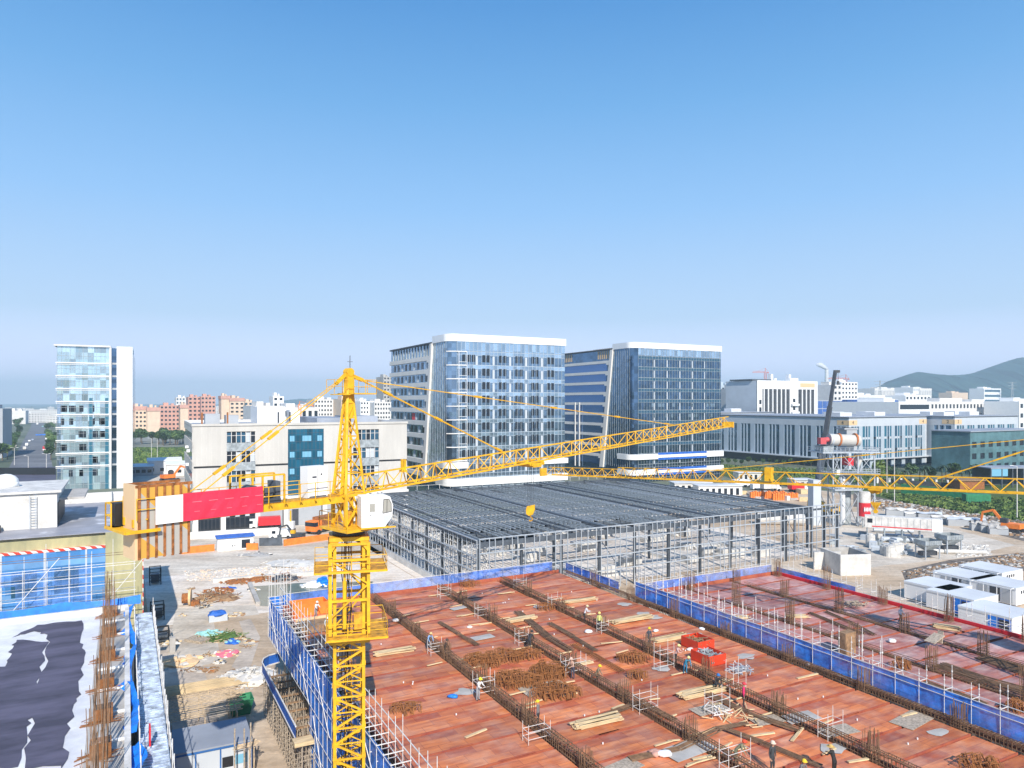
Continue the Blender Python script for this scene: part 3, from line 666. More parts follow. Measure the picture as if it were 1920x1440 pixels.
    mb.bar((-.2, 0, 34.9), (-1.0, 0, 34.2), .2); mb.bar((.2, 0, 34.8), (1.1, 0, 34.5), .22); mb.tube((0, -.25, 35.0), (0, .25, 35.0), .28, 10); mb.build('head_block', 'yellow', t, rz=rj)
    mb = MB(); mb.bar((.1, 0, 35.2), (.1, 0, 36.1), .035); mb.bar((-.1, 0, 35.7), (.3, 0, 35.7), .03); mb.build('antenna', 'steel_dark', t, rz=rj)
    mb = MB(); mb.box(-.2, 1.5, -1.0, 1.0, 33.55, 33.63); mb.box(-1.1, -.2, -.5, .5, 33.5, 33.56); hp = mb.build('head_platform', 'yellow', t, rz=rj)
    mb = MB(); railing(mb, (-1.1, -.9, 33.6), (1.5, -1.0, 33.6), .9, .8, .03); railing(mb, (1.5, -1, 33.6), (1.5, 1, 33.6), .9, .8, .03); railing(mb, (-1.1, -.9, 33.6), (-1.1, .9, 33.6), .9, .8, .03); mb.build('railing', 'yellow', hp)
    mb = MB()
    for s in (-.14, .14): mb.bar((-.95, s, 27.3), (-.2, s, 33.5), .035)
    for k in range(20): f = k / 20; mb.bar((-.95 + .75 * f, -.14, 27.3 + 6.2 * f), (-.95 + .75 * f, .14, 27.3 + 6.2 * f), .03)
    mb.build('head_ladder', 'yellow', t, rz=rj)
    # jib
    kr = .058
    for i, (l0, l1) in enumerate(((.8, 11.2), (11.2, 21.6), (21.6, 32), (32, 42.4), (42.4, 54.8))):
        mb = MB(); truss_jib(mb, l0, l1, 1.15, 1.12, 1.486 if i else 1.486, Z, kr, .055 if i < 3 else .045, .03); mb.build('jib_section', 'yellow', t, rz=rj)
    mb = MB(); mb.box(54.6, 54.9, -.7, .7, Z + kr * 54.8 - .2, Z + kr * 54.8 + .5); mb.build('jib_tip', 'yellow', t, rz=rj)
    mb = MB(); mb.box(4.6, 4.75, -.1, .05, Z + 1.1, Z + 2.0); mb.box(4.6, 4.75, .2, .35, Z + 1.1, Z + 2.0); mb.box(4.5, 4.8, -.15, .4, Z + 1.1, Z + 1.25); mb.build('jib_winch', 'yellow', t, rz=rj)
    # pendants
    for x_, nm_ in ((14.7, 0), (41.6, 1)):
        p = Vector((1.0, 0, 34.5)); q = Vector((x_, 0, Z + kr * x_ + 1.2)); mb = MB()
        for s in (-.09, .09): mb.bar(p + Vector((0, s, 0)), q + Vector((0, s, 0)), .045)
        pe = mb.build('jib_pendant', 'orange' if 0 else 'yellow', t, rz=rj)
        for f in ((.16, .5, .97) if nm_ == 0 else (.27, .5, .74, .97)):
            c = p.lerp(q, f); u = (q - p).normalized(); mb = MB(); mb.bar(c - u * .35, c + u * .35, .2, .16); mb.build('pendant_link', 'yellow', pe)
    # counter jib
    mb = MB()
    for y in (-.62, .62): mb.box(-13.6, -.6, y - .09, y + .09, Z - .42, Z - .02)
    for k in range(14): mb.bar((-.8 - k * .95, -.62, Z - .3), (-.8 - k * .95, .62, Z - .3), .1)
    mb.build('counter_jib', 'yellow', t, rz=rj)
    mb = MB(); mb.box(-13.4, -.8, -.5, .5, Z - .02, Z + .03); mb.build('counter_jib_deck', 'yellow_dark', t, rz=rj)
    mb = MB()
    for y in (-.95, .95): railing(mb, (-13.5, y, Z - .05), (-1.0, y, Z - .05), 1.1, 1.0, .04); 
    for k in range(13): mb.bar((-1 - k, -.95, Z - .03), (-1 - k, .95, Z - .03), .06)
    mb.build('counter_jib_railing', 'yellow', t, rz=rj)
    for y in (-.75, .75):
        p = Vector((-.9, y * .2, 34.3)); q = Vector((-11.4, y, Z + .1)); mb = MB(); mb.bar(p, q, .05); pe = mb.build('counter_jib_pendant', 'yellow', t, rz=rj)
        for f in (.45, .72, .97): c = p.lerp(q, f); u = (q - p).normalized(); mb = MB(); mb.bar(c - u * .4, c + u * .4, .2, .14); mb.build('pendant_link', 'yellow', pe)
    mb = MB(); mb.box(-3.3, -1.9, -.45, .45, Z + .05, Z + 2.0); cb = mb.build('electrical_cabinet', 'white', t, rz=rj)
    mb = MB(); mb.box(-3.0, -2.7, -.47, -.45, Z + 1.3, Z + 1.4); mb.box(-2.62, -2.6, -.47, -.45, Z + .15, Z + 1.9); mb.box(-2.4, -2.3, -.47, -.45, Z + 1.45, Z + 1.55); mb.box(-3.2, -2.0, -.46, -.44, Z + .1, Z + .16); mb.build('door_seam', 'dark_grey', cb)
    mb = MB(); mb.box(-7.4, -5.2, -.55, .55, Z + .05, Z + .3); mb.tube((-6.9, -.4, Z + .75), (-6.9, .4, Z + .75), .42, 12); mb.tube((-5.9, -.45, Z + .7), (-5.9, .45, Z + .7), .3, 12); mb.box(-5.5, -5.2, -.5, .5, Z + .3, Z + 1.3); mb.build('hoist_winch', 'steel_dark', t, rz=rj)
    mb = MB()
    for x in (-7.8, -6.4, -5.0): mb.bar((x, -.6, Z), (x, -.6, Z + 1.7), .1); mb.bar((x, .6, Z), (x, .6, Z + 1.7), .1)
    for y in (-.6, .6): mb.bar((-7.8, y, Z + 1.7), (-5, y, Z + 1.7), .1)
    mb.build('winch_guard', 'yellow', t, rz=rj)
    # banner
    mb = MB(); n = 12; vs = []
    for i in range(n + 1):
        x = -11.2 + i * (4.6 / n)
        for j in range(4): vs.append((x, -1.02 + random.uniform(-.025, .025), Z - .35 + j * .5))
    mb.add(vs, [(4 * i + j, 4 * i + 4 + j, 4 * i + 5 + j, 4 * i + 1 + j) for i in range(n) for j in range(3)]); ban = mb.build('red_banner', 'red_sheet', t, rz=rj)
    mb = MB(); mb.box(-12.6, -11.2, -1.04, -1.0, Z - .35, Z + 1.1); mb.build('white_banner', 'white', t, rz=rj)
    mb = MB()
    for k in range(5): x = -10.7 + k * .9; mb.box(x, x + .5, -1.055, -1.05, Z + .62, Z + .66); mb.box(x + .1, x + .4, -1.055, -1.05, Z + .1, Z + .13)
    mb.build('faded_print', M.setdefault('red_faded', mat('red_faded', (.80, .18, .24), .6)), ban)
    # ballast: slabs in a rusty, striped frame
    bx0, bx1 = -13.5, -10.6
    for k in range(4):
        mb = MB(); y0 = -.75 + k * .38; mb.box(bx0 + .12, bx1 - .12, y0, y0 + .34, 24.95, 28.5); mb.build('ballast_block', 'cream', t, rz=rj)
    mb = MB(); mb.box(bx0 - .04, bx0 + .10, -.8, .8, 24.9, 28.75); mb.build('ballast_end_plate', 'peach', t, rz=rj)
    for k in range(7):
        x = bx0 + .16 + k * .42; mb = MB(); mb.bar((x, -.84, 24.9), (x, -.84, 28.7), .12, .1); mb.build('ballast_rib', 'rust', t, rz=rj)
    stripe = bpy.data.materials.new('stripe'); stripe.use_nodes = True; nn = stripe.node_tree; b_ = nn.nodes['Principled BSDF']; wv = nn.nodes.new('ShaderNodeTexWave'); tc = nn.nodes.new('ShaderNodeTexCoord')
    wv.bands_direction = 'DIAGONAL'; wv.wave_profile = 'SAW'; wv.inputs['Scale'].default_value = .13; wv.inputs['Distortion'].default_value = 1.2; nn.links.new(tc.outputs['Object'], wv.inputs[0]); rp = nn.nodes.new('ShaderNodeValToRGB'); nn.links.new(wv.outputs[0], rp.inputs[0])
    rp.color_ramp.interpolation = 'CONSTANT'; rp.color_ramp.elements[0].color = (.60, .34, .06, 1); rp.color_ramp.elements[1].color = (.42, .40, .36, 1); rp.color_ramp.elements[1].position = .5; nn.links.new(rp.outputs[0], b_.inputs['Base Color'])
    for k in range(6):
        x = bx0 + .22 + k * .42; mb = MB(); mb.box(x, x + .3, -.84, -.8, 24.95, 28.6); mb.build('striped_panel', stripe, t, rz=rj)
    mb = MB()
    for y_ in (-.82, .74): mb.box(bx0 - .02, bx1, y_, y_ + .09, 28.6, 28.74)
    for k in range(6): mb.box(bx0 + .1 + k * .5, bx0 + .18 + k * .5, -.72, .73, 28.5, 28.62)
    mb.build('ballast_top_frame', 'rust', t, rz=rj)
    mb = MB(); mb.box(-14.1, -13.6, -1.1, 1.7, Z - .65, Z - .55); mb.box(-14.1, -13.0, .9, 1.7, Z - .65, Z - .55); tp = mb.build('tail_platform', 'yellow', t, rz=rj); mb = MB()
    railing(mb, (-14.1, .9, Z - .6), (-14.1, 1.7, Z - .6), 1.3, .8, .06); railing(mb, (-14.1, 1.7, Z - .6), (-13, 1.7, Z - .6), 1.3, 1, .06); mb.bar((-14.1, -1.1, Z - .6), (-12.4, -1.1, Z - .6), .16); mb.bar((-14.1, -1.1, Z - .6), (-14.1, 1.7, Z - .6), .14); mb.build('railing', 'yellow', tp)
    mb = MB(); mb.box(-13.9, -13.1, .95, 1.6, Z - .5, Z + .7); mb.build('tail_box', 'black', t, rz=rj)
    # cab, hung to the right of the turret
    cb = bpy.data.objects.new('cab', None); COL.objects.link(cb); cb.parent = t; cb.location = (1.85, -.75, 0); cb.rotation_euler = (0, 0, R(24)); cb.scale = (.86, .86, .86); cb.location.z = 3.5
    def rsec(x0, x1, z0, z1): pass
    mb = MB(); y0, y1 = -.75, .75
    prof = [(-1.15, 25.05), (.62, 25.05), (1.15, 25.75), (1.22, 26.6), (1.0, 27.25), (.8, 27.35), (-1.1, 27.35), (-1.15, 27.3)]
    n = len(prof); mb.add([(x, y0, z) for x, z in prof] + [(x, y1, z) for x, z in prof], [tuple(range(n)), tuple(range(2 * n - 1, n - 1, -1))] + [(k, n + k, n + (k + 1) % n, (k + 1) % n) for k in range(n)])
    mb.build('cab_body', 'white', cb)
    mb = MB(); mb.add([(.42, y0 - .012, 26.05), (1.1, y0 - .012, 26.15), (1.08, y0 - .012, 26.75), (.9, y0 - .012, 27.1), (.5, y0 - .012, 27.1)], [(0, 1, 2, 3, 4)]); mb.build('cab_window', M.setdefault('cab_glass', mat('cab_glass', (.35, .34, .30), .1)), cb)
    mb = MB()
    for p, q in (((.42, 26.05), (1.1, 26.15)), ((1.08, 26.75), (.9, 27.1)), ((.9, 27.1), (.5, 27.1)), ((.5, 27.1), (.42, 26.05)), ((.74, 26.1), (.76, 27.1)), ((1.1, 26.15), (1.08, 26.75))): mb.bar((p[0], y0 - .02, p[1]), (q[0], y0 - .02, q[1]), .035)
    mb.build('window_frame', 'dark_grey', cb)
    mb = MB(); mb.add([(1.163, -.65, 25.85), (1.225, -.65, 26.6), (1.225, .65, 26.6), (1.163, .65, 25.85)], [(0, 3, 2, 1)]); mb.build('cab_window', M['cab_glass'], cb)
    mb = MB(); mb.box(-.55, -.15, y0 - .02, y0 - .01, 26.2, 26.8); mb.build('cab_window', M['cab_glass'], cb)
    mb = MB(); mb.box(-.75, -.73, y0 - .014, y0 - .004, 25.1, 27.1); mb.box(.1, .12, y0 - .014, y0 - .004, 25.1, 27.1); mb.box(-.75, .1, y0 - .014, y0 - .004, 27.08, 27.1); mb.box(-.55, -.4, y0 - .03, y0 - .01, 25.95, 25.99); mb.build('door_seam', 'dark_grey', cb)
    mb = MB(); mb.add([(.6, y0 - .015, 25.1), (1.12, y0 - .015, 25.75), (1.1, y0 - .015, 26.0), (.45, y0 - .015, 25.85)], [(0, 1, 2, 3)]); mb.build('lower_window', 'pale_panel', cb)
    mb = MB(); mb.box(-1.2, .9, -.8, .8, 24.95, 25.05); mb.bar((-1.2, -.8, 25), (1.4, -.8, 25), .1); mb.build('cab_bracket', 'yellow', cb)
    # trolley, ropes, hook block
    tx = 18.2; zt = Z + kr * tx
    mb = MB(); mb.box(tx - .8, tx + .8, -.75, .75, zt - .3, zt - .1); mb.box(tx - .5, tx + .5, -.8, .8, zt - .45, zt - .2); mb.tube((tx - .8, -.75, zt - .15), (tx - .8, .75, zt - .15), .16, 8); mb.tube((tx + .8, -.75, zt - .15), (tx + .8, .75, zt - .15), .16, 8); mb.build('trolley', 'yellow', t, rz=rj)
    for x in (-.25, .25):
        for y in (-.12, .12): mb = MB(); mb.bar((tx + x, y, zt - .3), (tx + x * .8, y, 24.3), .022); mb.build('hoist_rope', 'steel_dark', t, rz=rj)
    hb = bpy.data.objects.new('hook_block', None); COL.objects.link(hb); hb.parent = t; hb.location = (tx * math.cos(rj), tx * math.sin(rj), 23.95); hb.rotation_euler = (0, 0, R(-12))
    mb = MB(); mb.add([(x, y, z) for y in (-.14, .14) for x, z in ((-.36, -.35), (-.12, -.5), (.2, -.38), (.36, .0), (.36, .45), (-.3, .3), (-.38, 0))], [tuple(range(7)), tuple(range(13, 6, -1))] + [(k, 7 + k, 7 + (k + 1) % 7, (k + 1) % 7) for k in range(7)]); mb.build('block_cheek', 'yellow', hb)
    mb = MB()
    for k in range(8):
        a0 = math.pi * (.5 - k / 6); a1 = math.pi * (.5 - (k + 1) / 6); mb.bar((.16 * math.cos(a0), 0, -.78 + .16 * math.sin(a0)), (.16 * math.cos(a1), 0, -.78 + .16 * math.sin(a1)), .08)
    mb.bar((0, 0, -.45), (0, 0, -.62), .09); mb.build('hook', 'yellow_dark', hb)
crane1()
def crane2():
    bx, by = 44.3, 56.4; t = thing('tower_crane', 'second yellow tower crane, only its long flat jib and rods seen at right', 'crane', (bx, by, 0))
    dx, dy = 4.0 - bx, 93 - by; L = math.hypot(dx, dy); rj = math.atan2(dy, dx); Z = 25.75; k = (23.75 - Z) / L
    mb = MB(); mast_mesh(mb, 1.7, 0, 25.2, 1.7); mb.build('mast', 'yellow', t, rz=.3)
    mb = MB(); mb.tube((0, 0, 25), (0, 0, 25.7), 1., 16); mb.build('slewing_ring', 'yellow_dark', t)
    st = 1.5
    for i in range(5):
        l0 = .9 + i * 10.5; l1 = min(l0 + 10.5, L); mb = MB(); truss_jib(mb, l0, l1, 1.1, 1.15 if i < 4 else .95, 2.1 if i < 3 else 1.5, Z, k, .05 if i < 3 else .04, .028); mb.build('jib_section', 'yellow', t, rz=rj)
    mb = MB(); mb.box(L - .2, L + .1, -.55, .55, Z + k * L - .2, Z + k * L + .8); mb.build('jib_tip', 'yellow', t, rz=rj)
    mb = MB()
    for x in (-.6, .6):
        for y in (-.6, .6): mb.bar((x, y, 25.7), (0, 0, 30.6), .14)
    mb.build('tower_head', 'yellow', t, rz=rj)
    for x_ in (9.2, 31.0):
        p = Vector((.1, 0, 30.5)); q = Vector((x_, 0, Z + k * x_ + 1.15)); mb = MB(); mb.bar(p, q, .09 if x_ < 20 else .06); pe = mb.build('jib_pendant', 'yellow', t, rz=rj)
        for f in (.5, .95): c = p.lerp(q, f); u = (q - p).normalized(); mb = MB(); mb.bar(c - u * (1.0 if x_ < 20 else .3), c + u * (1.0 if x_ < 20 else .3), .13, .13); mb.build('pendant_link', 'yellow', pe)
    mb = MB()
    for y in (-.6, .6): mb.box(-12, -.6, y - .1, y + .1, Z - .3, Z + .1)
    mb.box(-12, -9.5, -.8, .8, Z - 2.5, Z + .6); mb.build('counter_jib', 'yellow', t, rz=rj)
    # trolley at px 1647, cabinet at px 1442
    def sx(px):  # distance along the jib whose picture column is px
        r_ = (px - CX) / F; ux, uy = dx / L, dy / L; return (bx - r_ * by) / (r_ * uy - ux)
    s1 = sx(1642); zt = Z + k * s1
    mb = MB(); mb.box(s1 - .5, s1 + .5, -.6, .6, zt - .25, zt - .1)
    for q in (-.2, .2): mb.tube((s1 + q, -.3, zt - .3), (s1 + q, .3, zt - .3), .28, 12)
    mb.build('trolley', 'yellow', t, rz=rj)
    zh = 23.4
    for x in (-.35, .35): mb = MB(); mb.bar((s1 + x, 0, zt - .4), (s1 + x, 0, zh + .6), .025); mb.build('hoist_rope', 'steel_dark', t, rz=rj)
    mb = MB(); 
    for q in range(5): mb.bar((s1 - .4 + q * .2, 0, zh + .45), (s1, 0, zh - .2), .12, .14)
    mb.tube((s1, -.08, zh - .4), (s1, .08, zh - .4), .2, 8); mb.build('hook_block', 'yellow', t, rz=rj)
    s2 = sx(1442); zt = Z + k * s2; mb = MB(); mb.box(s2 - .35, s2 + .35, -.3, .3, zt + .2, zt + 1.6); mb.build('winch_cabinet', 'yellow', t, rz=rj)
crane2()
# ================================================================ BUILDINGS
TH2 = R(26.7)
def fmap(kind, W_, D_):
    """local face maps: u along the face, o outward, z up"""
    if kind == 'f': return lambda u, o, z: (u, -o, z)
    if kind == 'l': return lambda u, o, z: (-o, u, z)
    if kind == 'r': return lambda u, o, z: (W_ + o, u, z)
    return lambda u, o, z: (u, D_ + o, z)
def fbox(mb, fm, u0, u1, o0, o1, z0, z1):
    a = fm(u0, o0, z0); b = fm(u1, o1, z1)
    mb.box(min(a[0], b[0]), max(a[0], b[0]), min(a[1], b[1]), max(a[1], b[1]), z0, z1)
def fwin(t, fm, u0, u1, z0, z1, m, o=.03, name='window', th=.06, cache={}):
    a = fm(0, 0, 0); dx = fm(1, 0, 0)[0] - a[0]
    key = (round(u1 - u0, 3), round(z1 - z0, 3), str(m), round(dx, 2), th)
    p = fm((u0 + u1) / 2, o, z0)
    if key in cache: return place(cache[key], name, t, p)
    mb = MB(); hw = (u1 - u0) / 2
    if abs(dx) > .5: mb.box(-hw, hw, -th / 2, th / 2, 0, z1 - z0)
    else: mb.box(-th / 2, th / 2, -hw, hw, 0, z1 - z0)
    ob = mb.build(name, m, t, p); cache[key] = ob.data; return ob
def punched(t, fm, L, z0, z1, cols, rows, wf, hf, wm, gm, th=.3, sill=.3, margin=0., name='wall'):
    """a wall of bands and piers with real openings and a pane set back in each"""
    mb = MB(); fw = (L - 2 * margin) / cols; fh = (z1 - z0) / rows
    for r in range(rows):
        b0 = z0 + r * fh; w0 = b0 + fh * sill; w1 = w0 + fh * hf
        fbox(mb, fm, 0, L, -th, 0, b0, w0)
        if w1 < b0 + fh - .01: fbox(mb, fm, 0, L, -th, 0, w1, b0 + fh)
        e = 0.
        for c in range(cols):
            c0 = margin + c * fw + fw * (1 - wf) / 2; fbox(mb, fm, e, c0, -th, 0, w0, w1); e = c0 + fw * wf
            fwin(t, fm, c0, e, w0, w1, gm, o=-th + .05)
        fbox(mb, fm, e, L, -th, 0, w0, w1)
    mb.build(name, wm, t)
# ---- office tower: slanted beige frame on the flank, glass front
def tower(t, Wd, Dp, Ht, fl, kind):
    zt = Ht - 2.4; rc = 3.2
    def outline(o=0., back=0.):
        pts = []
        for k in range(7):
            a = math.pi + (math.pi / 2) * k / 6; pts.append((rc + (rc + o) * math.cos(a), rc + (rc + o) * math.sin(a)))
        return pts + [(Wd + o, -o), (Wd + o, Dp), (-o, Dp)]
    gm = 'glass_tower' if kind == 1 else 'glass_dark'
    mb = MB(); mb.prism(outline(), 0, zt); mb.build('glass_facade', gm, t)
    # parapet ring (front, rounded corner and right side)
    def ring(z0, z1, o, m, name, x1=Wd, yback=13.):
        mb = MB(); pts = [(-o, yback)] + [(rc + (rc + o) * math.cos(math.pi + math.pi / 2 * k / 8), rc + (rc + o) * math.sin(math.pi + math.pi / 2 * k / 8)) for k in range(9)] + [(x1 + (o if x1 == Wd else 0), -o)]
        inn = [(.5, yback)] + [(rc + (rc - .5) * math.cos(math.pi + math.pi / 2 * k / 8), rc + (rc - .5) * math.sin(math.pi + math.pi / 2 * k / 8)) for k in range(9)] + [(x1 + (o if x1 == Wd else 0), .5)]
        n = len(pts); vs = [(x, y, z0) for x, y in pts] + [(x, y, z1) for x, y in pts] + [(x, y, z1) for x, y in inn] + [(x, y, z0) for x, y in inn]
        mb.add(vs, [(k, k + 1, n + k + 1, n + k) for k in range(n - 1)] + [(n + k, n + k + 1, 2 * n + k + 1, 2 * n + k) for k in range(n - 1)] + [(k + 1, k, 3 * n + k, 3 * n + k + 1) for k in range(n - 1)] + [(0, n, 2 * n, 3 * n), (n - 1, 4 * n - 1, 3 * n - 1, 2 * n - 1)])
        return mb.build(name, m, t)
    ring(zt, Ht, .35, 'white', 'parapet')
    mb = MB(); mb.box(.5, Wd - .5, 1, Dp - .5, zt, zt + .8); mb.box(Wd * .3, Wd * .8, 12, Dp - 8, zt + .8, Ht + .4); mb.build('roof', 'concrete', t)
    if kind == 1:
        ring(5.6, 8.0, .8, 'white', 'podium_band', yback=9); ring(11.4, 13.4, .8, 'white', 'podium_band', x1=7, yback=9)
        mb = MB(); mb.box(Wd - 9, Wd + .9, -.85, .4, 11.6, 13.4); mb.build('podium_band', 'white', t)
    else:
        ring(9.4, 11.6, .9, 'white', 'podium_band', x1=13, yback=9); ring(3.0, 5.2, .9, 'white', 'podium_band', x1=12, yback=9)
        for z in (9.4, 3.0):
            mb = MB(); mb.box(13, Wd - 9, -.7, .3, z + .5, z + 1.7); mb.build('podium_band', 'white', t); mb = MB(); mb.box(13, Wd - 9, -.75, -.71, z + 1.72, z + 2.6); mb.box(13, Wd - 9, -.75, -.71, z - .4, z + .4); mb.build('blue_film', 'blue', t)
            mb = MB(); mb.box(Wd - 9, Wd + .9, -.9, .3, z, z + 2.4); mb.build('podium_band', 'white', t)
    # front mullions and spandrels
    nF = int((zt - 1.5) / fl); mb = MB(); k = rc
    while k < Wd: mb.box(k - .05, k + .05, -.12, 0, .2, zt); k += 1.5
    mb.build('mullions', 'pier_blue' if kind == 1 else 'steel_mid', t)
    mb = MB()
    for f in range(nF):
        z = zt - 3.2 - f * fl
        if z < .5: break
        mb.box(rc, Wd, -.07, 0, z - .08, z + .08); mb.box(rc, Wd, -.07, 0, z - 1.3, z - 1.2)
    mb.build('transoms', 'pier_blue' if kind == 1 else 'steel_mid', t)
    # lighter spandrel glass strips
    mb = MB()
    for f in range(nF):
        z = zt - 3.2 - f * fl
        if z < 13: break
        mb.box(rc, Wd, -.03, 0, z - 1.2, z - .08)
    mb.build('spandrel_glass', 'glass_light' if kind == 1 else 'window_blue', t)
    mb = MB(); mb.box(rc, Wd, -.04, 0, zt - 3.0, zt); mb.build('top_glazing', 'glass_light', t)
    npil = 6; sp = (Wd - rc - 4) / npil
    for p in range(1, npil):
        x = rc + 3.6 + p * sp - sp * .5 + (0 if kind == 1 else 1)
        for f in range(nF):
            z = zt - 3.4 - f * fl
            if z - fl < 0: break
            fwin(t, fmap('f', Wd, Dp), x, x + (.75 if kind == 1 else .5), z - fl + .3, z - 1.3, 'pale_panel', .06, 'pilaster', .1)
    if kind == 1:
        random.seed(21)
        for f in range(8):
            z = zt - 3.2 - f * fl - fl + 1.0
            for p in range(npil):
                x0 = rc + 3.6 + p * sp - sp * .5
                for q in ((.36, .62) if p else (.2, .5, .75)):
                    fwin(t, fmap('f', Wd, Dp), x0 + sp * q + .2, x0 + sp * q + 1.35, z, z + 2.4, 'window_dark', .05, 'open_window', .08)
        # white framed corner bays
        for f in range(nF):
            z = zt - 3.2 - f * fl
            if z < 13: break
            mb = MB(); pts = outline(.55)[2:7] + [(rc + 3.4, -.55), (rc + 3.4, 0)] + [outline(0)[k] for k in (6, 5, 4, 3, 2)]
            mb.prism(pts, z - .3, z); mb.build('corner_slab', 'white_wall', t)
            mb = MB()
            for x in (rc + .4, rc + 3.3): mb.box(x, x + .14, -.6, -.45, z - fl, z - .3)
            mb.box(rc + .54, rc + 3.3, -.58, -.5, z - fl + .9, z - fl + 1.0); mb.build('corner_frame', 'white', t)
    else:
        random.seed(22)
        for f in (4, 5):
            z = zt - 3.2 - f * fl - 1.9 + .2
            for p in range(9): x = rc + 6 + random.random() * (Wd - 14); fwin(t, fmap('f', Wd, Dp), x, x + 1.3, z - 1.5, z, 'glass_light', .08, 'open_window', .06)
    # flank: slanted frame and floor bands
    fm = fmap('l', Wd, Dp); ya, yb = 12.5, 20.5
    def yf(z): return ya + (yb - ya) * (zt - z) / zt
    mb = MB(); o = .75
    mb.add([(-o, ya, zt), (-o, ya + 1.7, zt), (-o, yf(5) + 2.4, 5), (-o, yf(5) - .2, 5), (0, ya, zt), (0, ya + 1.7, zt), (0, yf(5) + 2.4, 5), (0, yf(5) - .2, 5)], [(0, 1, 2, 3), (0, 4, 5, 1), (2, 6, 7, 3), (0, 3, 7, 4), (1, 5, 6, 2)])
    mb.build('slanted_frame', 'beige', t)
    mb = MB(); mb.box(-.7, 0, 13.0, Dp, zt - .0, zt + .5); mb.build('flank_coping', 'dark_grey', t)
    for f in range(nF):
        z = zt - 5.6 - f * fl
        if z < 6: break
        bh = 1.5 if kind == 1 else 1.15
        mb = MB(); y0 = yf(z) + .6; mb.box(-.7, 0, y0, Dp + .1, z, z + bh); mb.box(-.72, 0, y0, y0 + 3.2, z - .7, z); mb.build('floor_band', 'beige', t)
        if kind == 1:
            n = 9
            for w_ in range(n):
                y = y0 + 4 + w_ * (Dp - y0 - 5) / n; fwin(t, fm, y, y + 1.7, z - fl + bh + .25, z - .35, 'window_dark' if (w_ + f) % 3 else 'pale_panel', .08, 'window', .1)
        else: fwin(t, fm, y0 + 3.4, Dp - .2, z - fl + bh + .1, z - .15, 'flank_blue', .06, 'window_band', .08)
    if kind == 1:
        mb = MB()
        for y in range(15, int(Dp), 3): mb.box(-.3, 0, y, y + .2, zt - 4, zt)
        mb.build('top_fins', 'steel_mid', t)
        fwin(t, fm, 30, 33, zt - 5.6 - 4 * fl - 2.8, zt - 5.6 - 4 * fl - .4, 'red', .12, 'red_panel')
    else:
        for c0 in (16, 45):
            for q in range(6): fwin(t, fm, c0 + q * 1.5, c0 + q * 1.5 + .7, zt - 3.6, zt - .2, 'peach', .1, 'fin')
        mb = MB()
        for y in (41, 37.5): mb.box(-1.0, -.6, y, y + .5, 4, zt - 4.5 - 4 * fl)
        mb.build('flank_pillar', 'white_wall', t)
    mb = MB()
    k = 1.5
    while k < 20: mb.box(-.1, 0, k, k + .1, 6, zt); k += 1.5
    mb.build('flank_mullions', 'steel_mid', t)
x, y = G(92.6, 216.9); t1 = thing('office_tower', 'left glass office tower with rows of open dark windows and white corner bays', 'building', (x, y, 0), TH); tower(t1, 45, 57, 55.6, 4.5, 1)
x, y = G(183.3, 237.5); t2 = thing('office_tower', 'right glass office tower in darker blue glass with a striped flank', 'building', (x, y, 0), TH); tower(t2, 49, 57, 58.0, 4.5, 2)
# ---- glass slab tower at the far left
def left_tower():
    X, Y = -169.9, 268.8; t = thing('office_tower', 'narrow ten storey glass tower with a blank white end bay at the far left', 'building', (X, Y, 0), TH2)
    Wd, Dp, Z = 25, 46, 54.8; gw = 17.3; fm = fmap('f', Wd, Dp)
    mb = MB(); mb.box(0, gw, 0, Dp, 0, Z - .6); mb.build('glass_facade', M.setdefault('glass_left', glass_mat('glass_left', (.50, .66, .76), pane=(2.0, 2.0, 2.6), tilt=.08, tintvar=.4, metal=.6)), t)
    mb = MB(); mb.box(gw, 19.6, .8, Dp, 0, Z - .8); mb.build('recessed_glass', 'glass_dark', t)
    mb = MB(); mb.box(19.6, Wd, -.5, Dp - 20, 0, Z - .2); mb.build('end_wall', 'white', t)
    mb = MB(); mb.box(Wd, Wd + .15, 0, Dp, .2, Z - 2.5); mb.box(Wd - 1, Wd, Dp - 20, Dp, 0, Z - 3); mb.build('side_glazing', 'glass_dark', t)
    mb = MB(); mb.box(-.9, gw + .3, -.9, Dp, Z - .6, Z); mb.build('roof_slab', 'white_wall', t)
    mb = MB(); mb.box(gw - .1, gw + .5, -.7, .3, 0, Z - .6); mb.build('edge_column', 'white', t)
    fl = 4.86
    for f in range(1, 10):
        z = Z - 7.1 - (f - 1) * fl
        if z < 1: break
        mb = MB(); mb.box(-.4, gw - .1, -.4, 0, z + .1, z + .48); mb.box(-.4, gw - .1, -.22, 0, z - .4, z - .25); mb.build('floor_band', 'white', t)
        mb = MB(); mb.box(gw + .5, 19.6, .6, .8, z, z + .7); mb.build('grey_band', 'grey_wall', t)
        random.seed(f)
        for w_ in range(5):
            if f >= 4:
                x = .9 + random.choice((0, 2.8, 6, 9.9, 12.8)) + random.random() * .4; fwin(t, fm, x, x + random.choice((1.3, 2.2)), z - 3.6, z - 1.2, 'window_dark', .03)
    mb = MB()
    for k in range(13): mb.box(k * 1.42, k * 1.42 + .07, -.12, 0, .3, Z - .7)
    for f in range(11): mb.box(0, gw - .1, -.1, 0, Z - 4.2 - f * fl, Z - 4.1 - f * fl)
    mb.build('mullions', 'steel_mid', t)
    for x in (0, 10.4, 15.6): fwin(t, fm, x, x + 1.2, 0, Z - 20, 'window_teal' if x else 'glass_light', .04, 'light_pane')
    mb = MB()
    for k in range(9): mb.box(19.6, Wd, -.53, -.5, 3 + k * 5.4, 3.05 + k * 5.4)
    for k in range(4): mb.box(19.6 + k * 1.35 + .6, 19.6 + k * 1.35 + .64, -.53, -.5, 0, Z - 1)
    mb.build('panel_joints', 'grey_wall', t)
